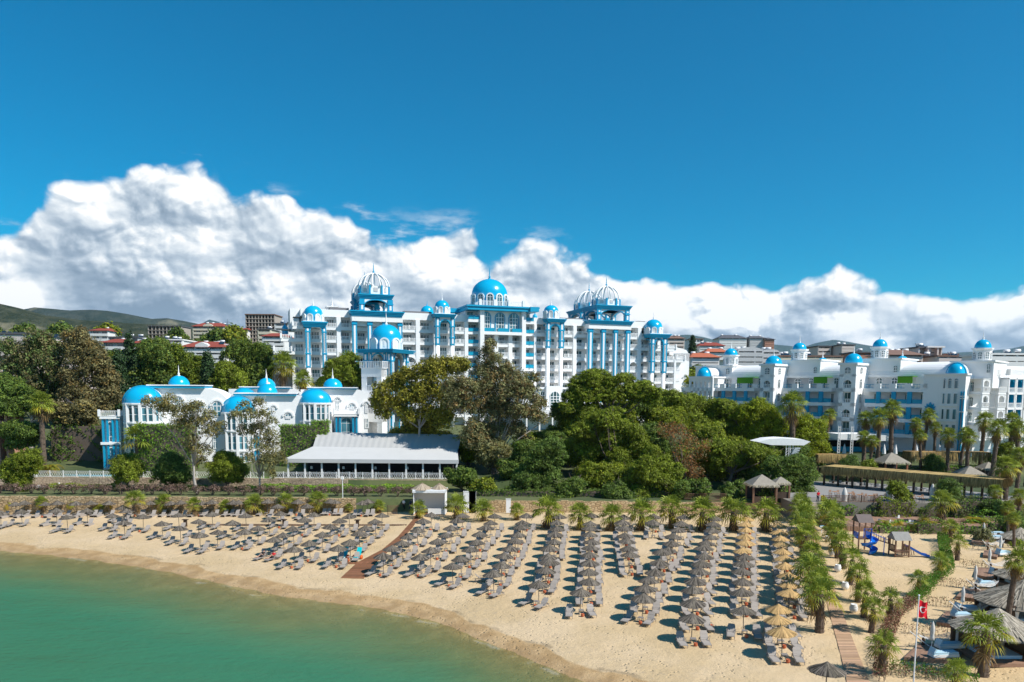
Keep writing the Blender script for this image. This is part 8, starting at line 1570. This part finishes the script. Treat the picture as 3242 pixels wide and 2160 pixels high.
H4(165, 330, 450, 560, 300, 2, 'terra', 'grey', 'dark brown roof with railings behind the third turret', kind='flat'); H4(500, 830, 470, 640, 240, 3, 'pink', 'brown', 'building with long red-brown roof and solar rows'); H4(810, 905, 400, 640, 250, 6, 'grey', 'grey', 'dark grey tower half of the beige block', kind='plain', bays=2); H4(905, 1040, 395, 640, 249, 6, 'pink', 'white', 'beige tower block with a vertical strip of windows', kind='plain', bays=3); H4(1010, 1350, 490, 640, 235, 3, 'pink', 'brown', 'beige building with brick-red parapet and green glass roof', kind='flat', bays=7)
H4(1560, 2000, 470, 700, 215, 4, 'white', 'white', 'white block with staggered curved balconies at the right edge', kind='flat', bays=7)
gt = random.Random(21)
for i in range(26):
    px = gt.choice([gt.uniform(560, 860), gt.uniform(2150, 2700), gt.uniform(2700, 3300), gt.uniform(0, 400)]); Y = gt.uniform(480, 760); w_ = gt.uniform(22, 46); z = float(gfull(np.array(PD(px, 1200, Y)[0]), np.array(Y))); pyb = proj((PD(px, 1200, Y)[0], Y, z))[1]; nf = gt.choice([3, 4, 5, 6]); pyt = pyb-nf*3.1*FPX/Y
    house(px, px+w_, pyt, pyb, Y, nf, gt.choice(['white', 'cream', 'pink', 'white']), gt.choice(['red', 'brown', 'grey', 'orange']), 'small distant town block on the far %s slope' % ('left' if px < 1200 else 'right'), extras=0, bays=4, kind=gt.choice(['hip', 'flat']))['group'] = 'distant town blocks on the %s' % ('left' if px < 1200 else 'right')
b = MB(); z = PD(720, 1010, 700); b.tube([(z[0], 700, z[2]-22), (z[0], 700, z[2])], [.5, .1], 4); [b.box(z[0]-w, z[0]+w, 699.9, 700.1, z[2]-k, z[2]-k+.25) for k, w in ((3, 2), (6, 2.6), (9, 3))]; tag(b.build('pylon', ROOFS['grey']), 'thin electricity pylon on the slope left of the unfinished tower', 'pylon')

# ================================================================== air between here and the mountains
hz = MB(); hz.box(-17500, 17500, -9600, 12500, -7, 960); hz = hz.build('haze', []); tag(hz, kind='stuff')
m_ = bpy.data.materials.new('haze'); m_.use_nodes = True; t = NT(m_.node_tree); t.n.remove(t.n['Principled BSDF'])
vp = t.node('ShaderNodeVolumePrincipled'); vp.inputs['Color'].default_value = (.5, .76, 1.0, 1); vp.inputs['Density'].default_value = 0.000028; vp.inputs['Anisotropy'].default_value = .2
t.l.new(vp.outputs[0], t.n['Material Output'].inputs['Volume']); hz.data.materials.append(m_)

for o in [o for o in bpy.data.objects if o.get('label') == 'x']:
    for c in list(o.children): bpy.data.objects.remove(c)
    bpy.data.objects.remove(o)
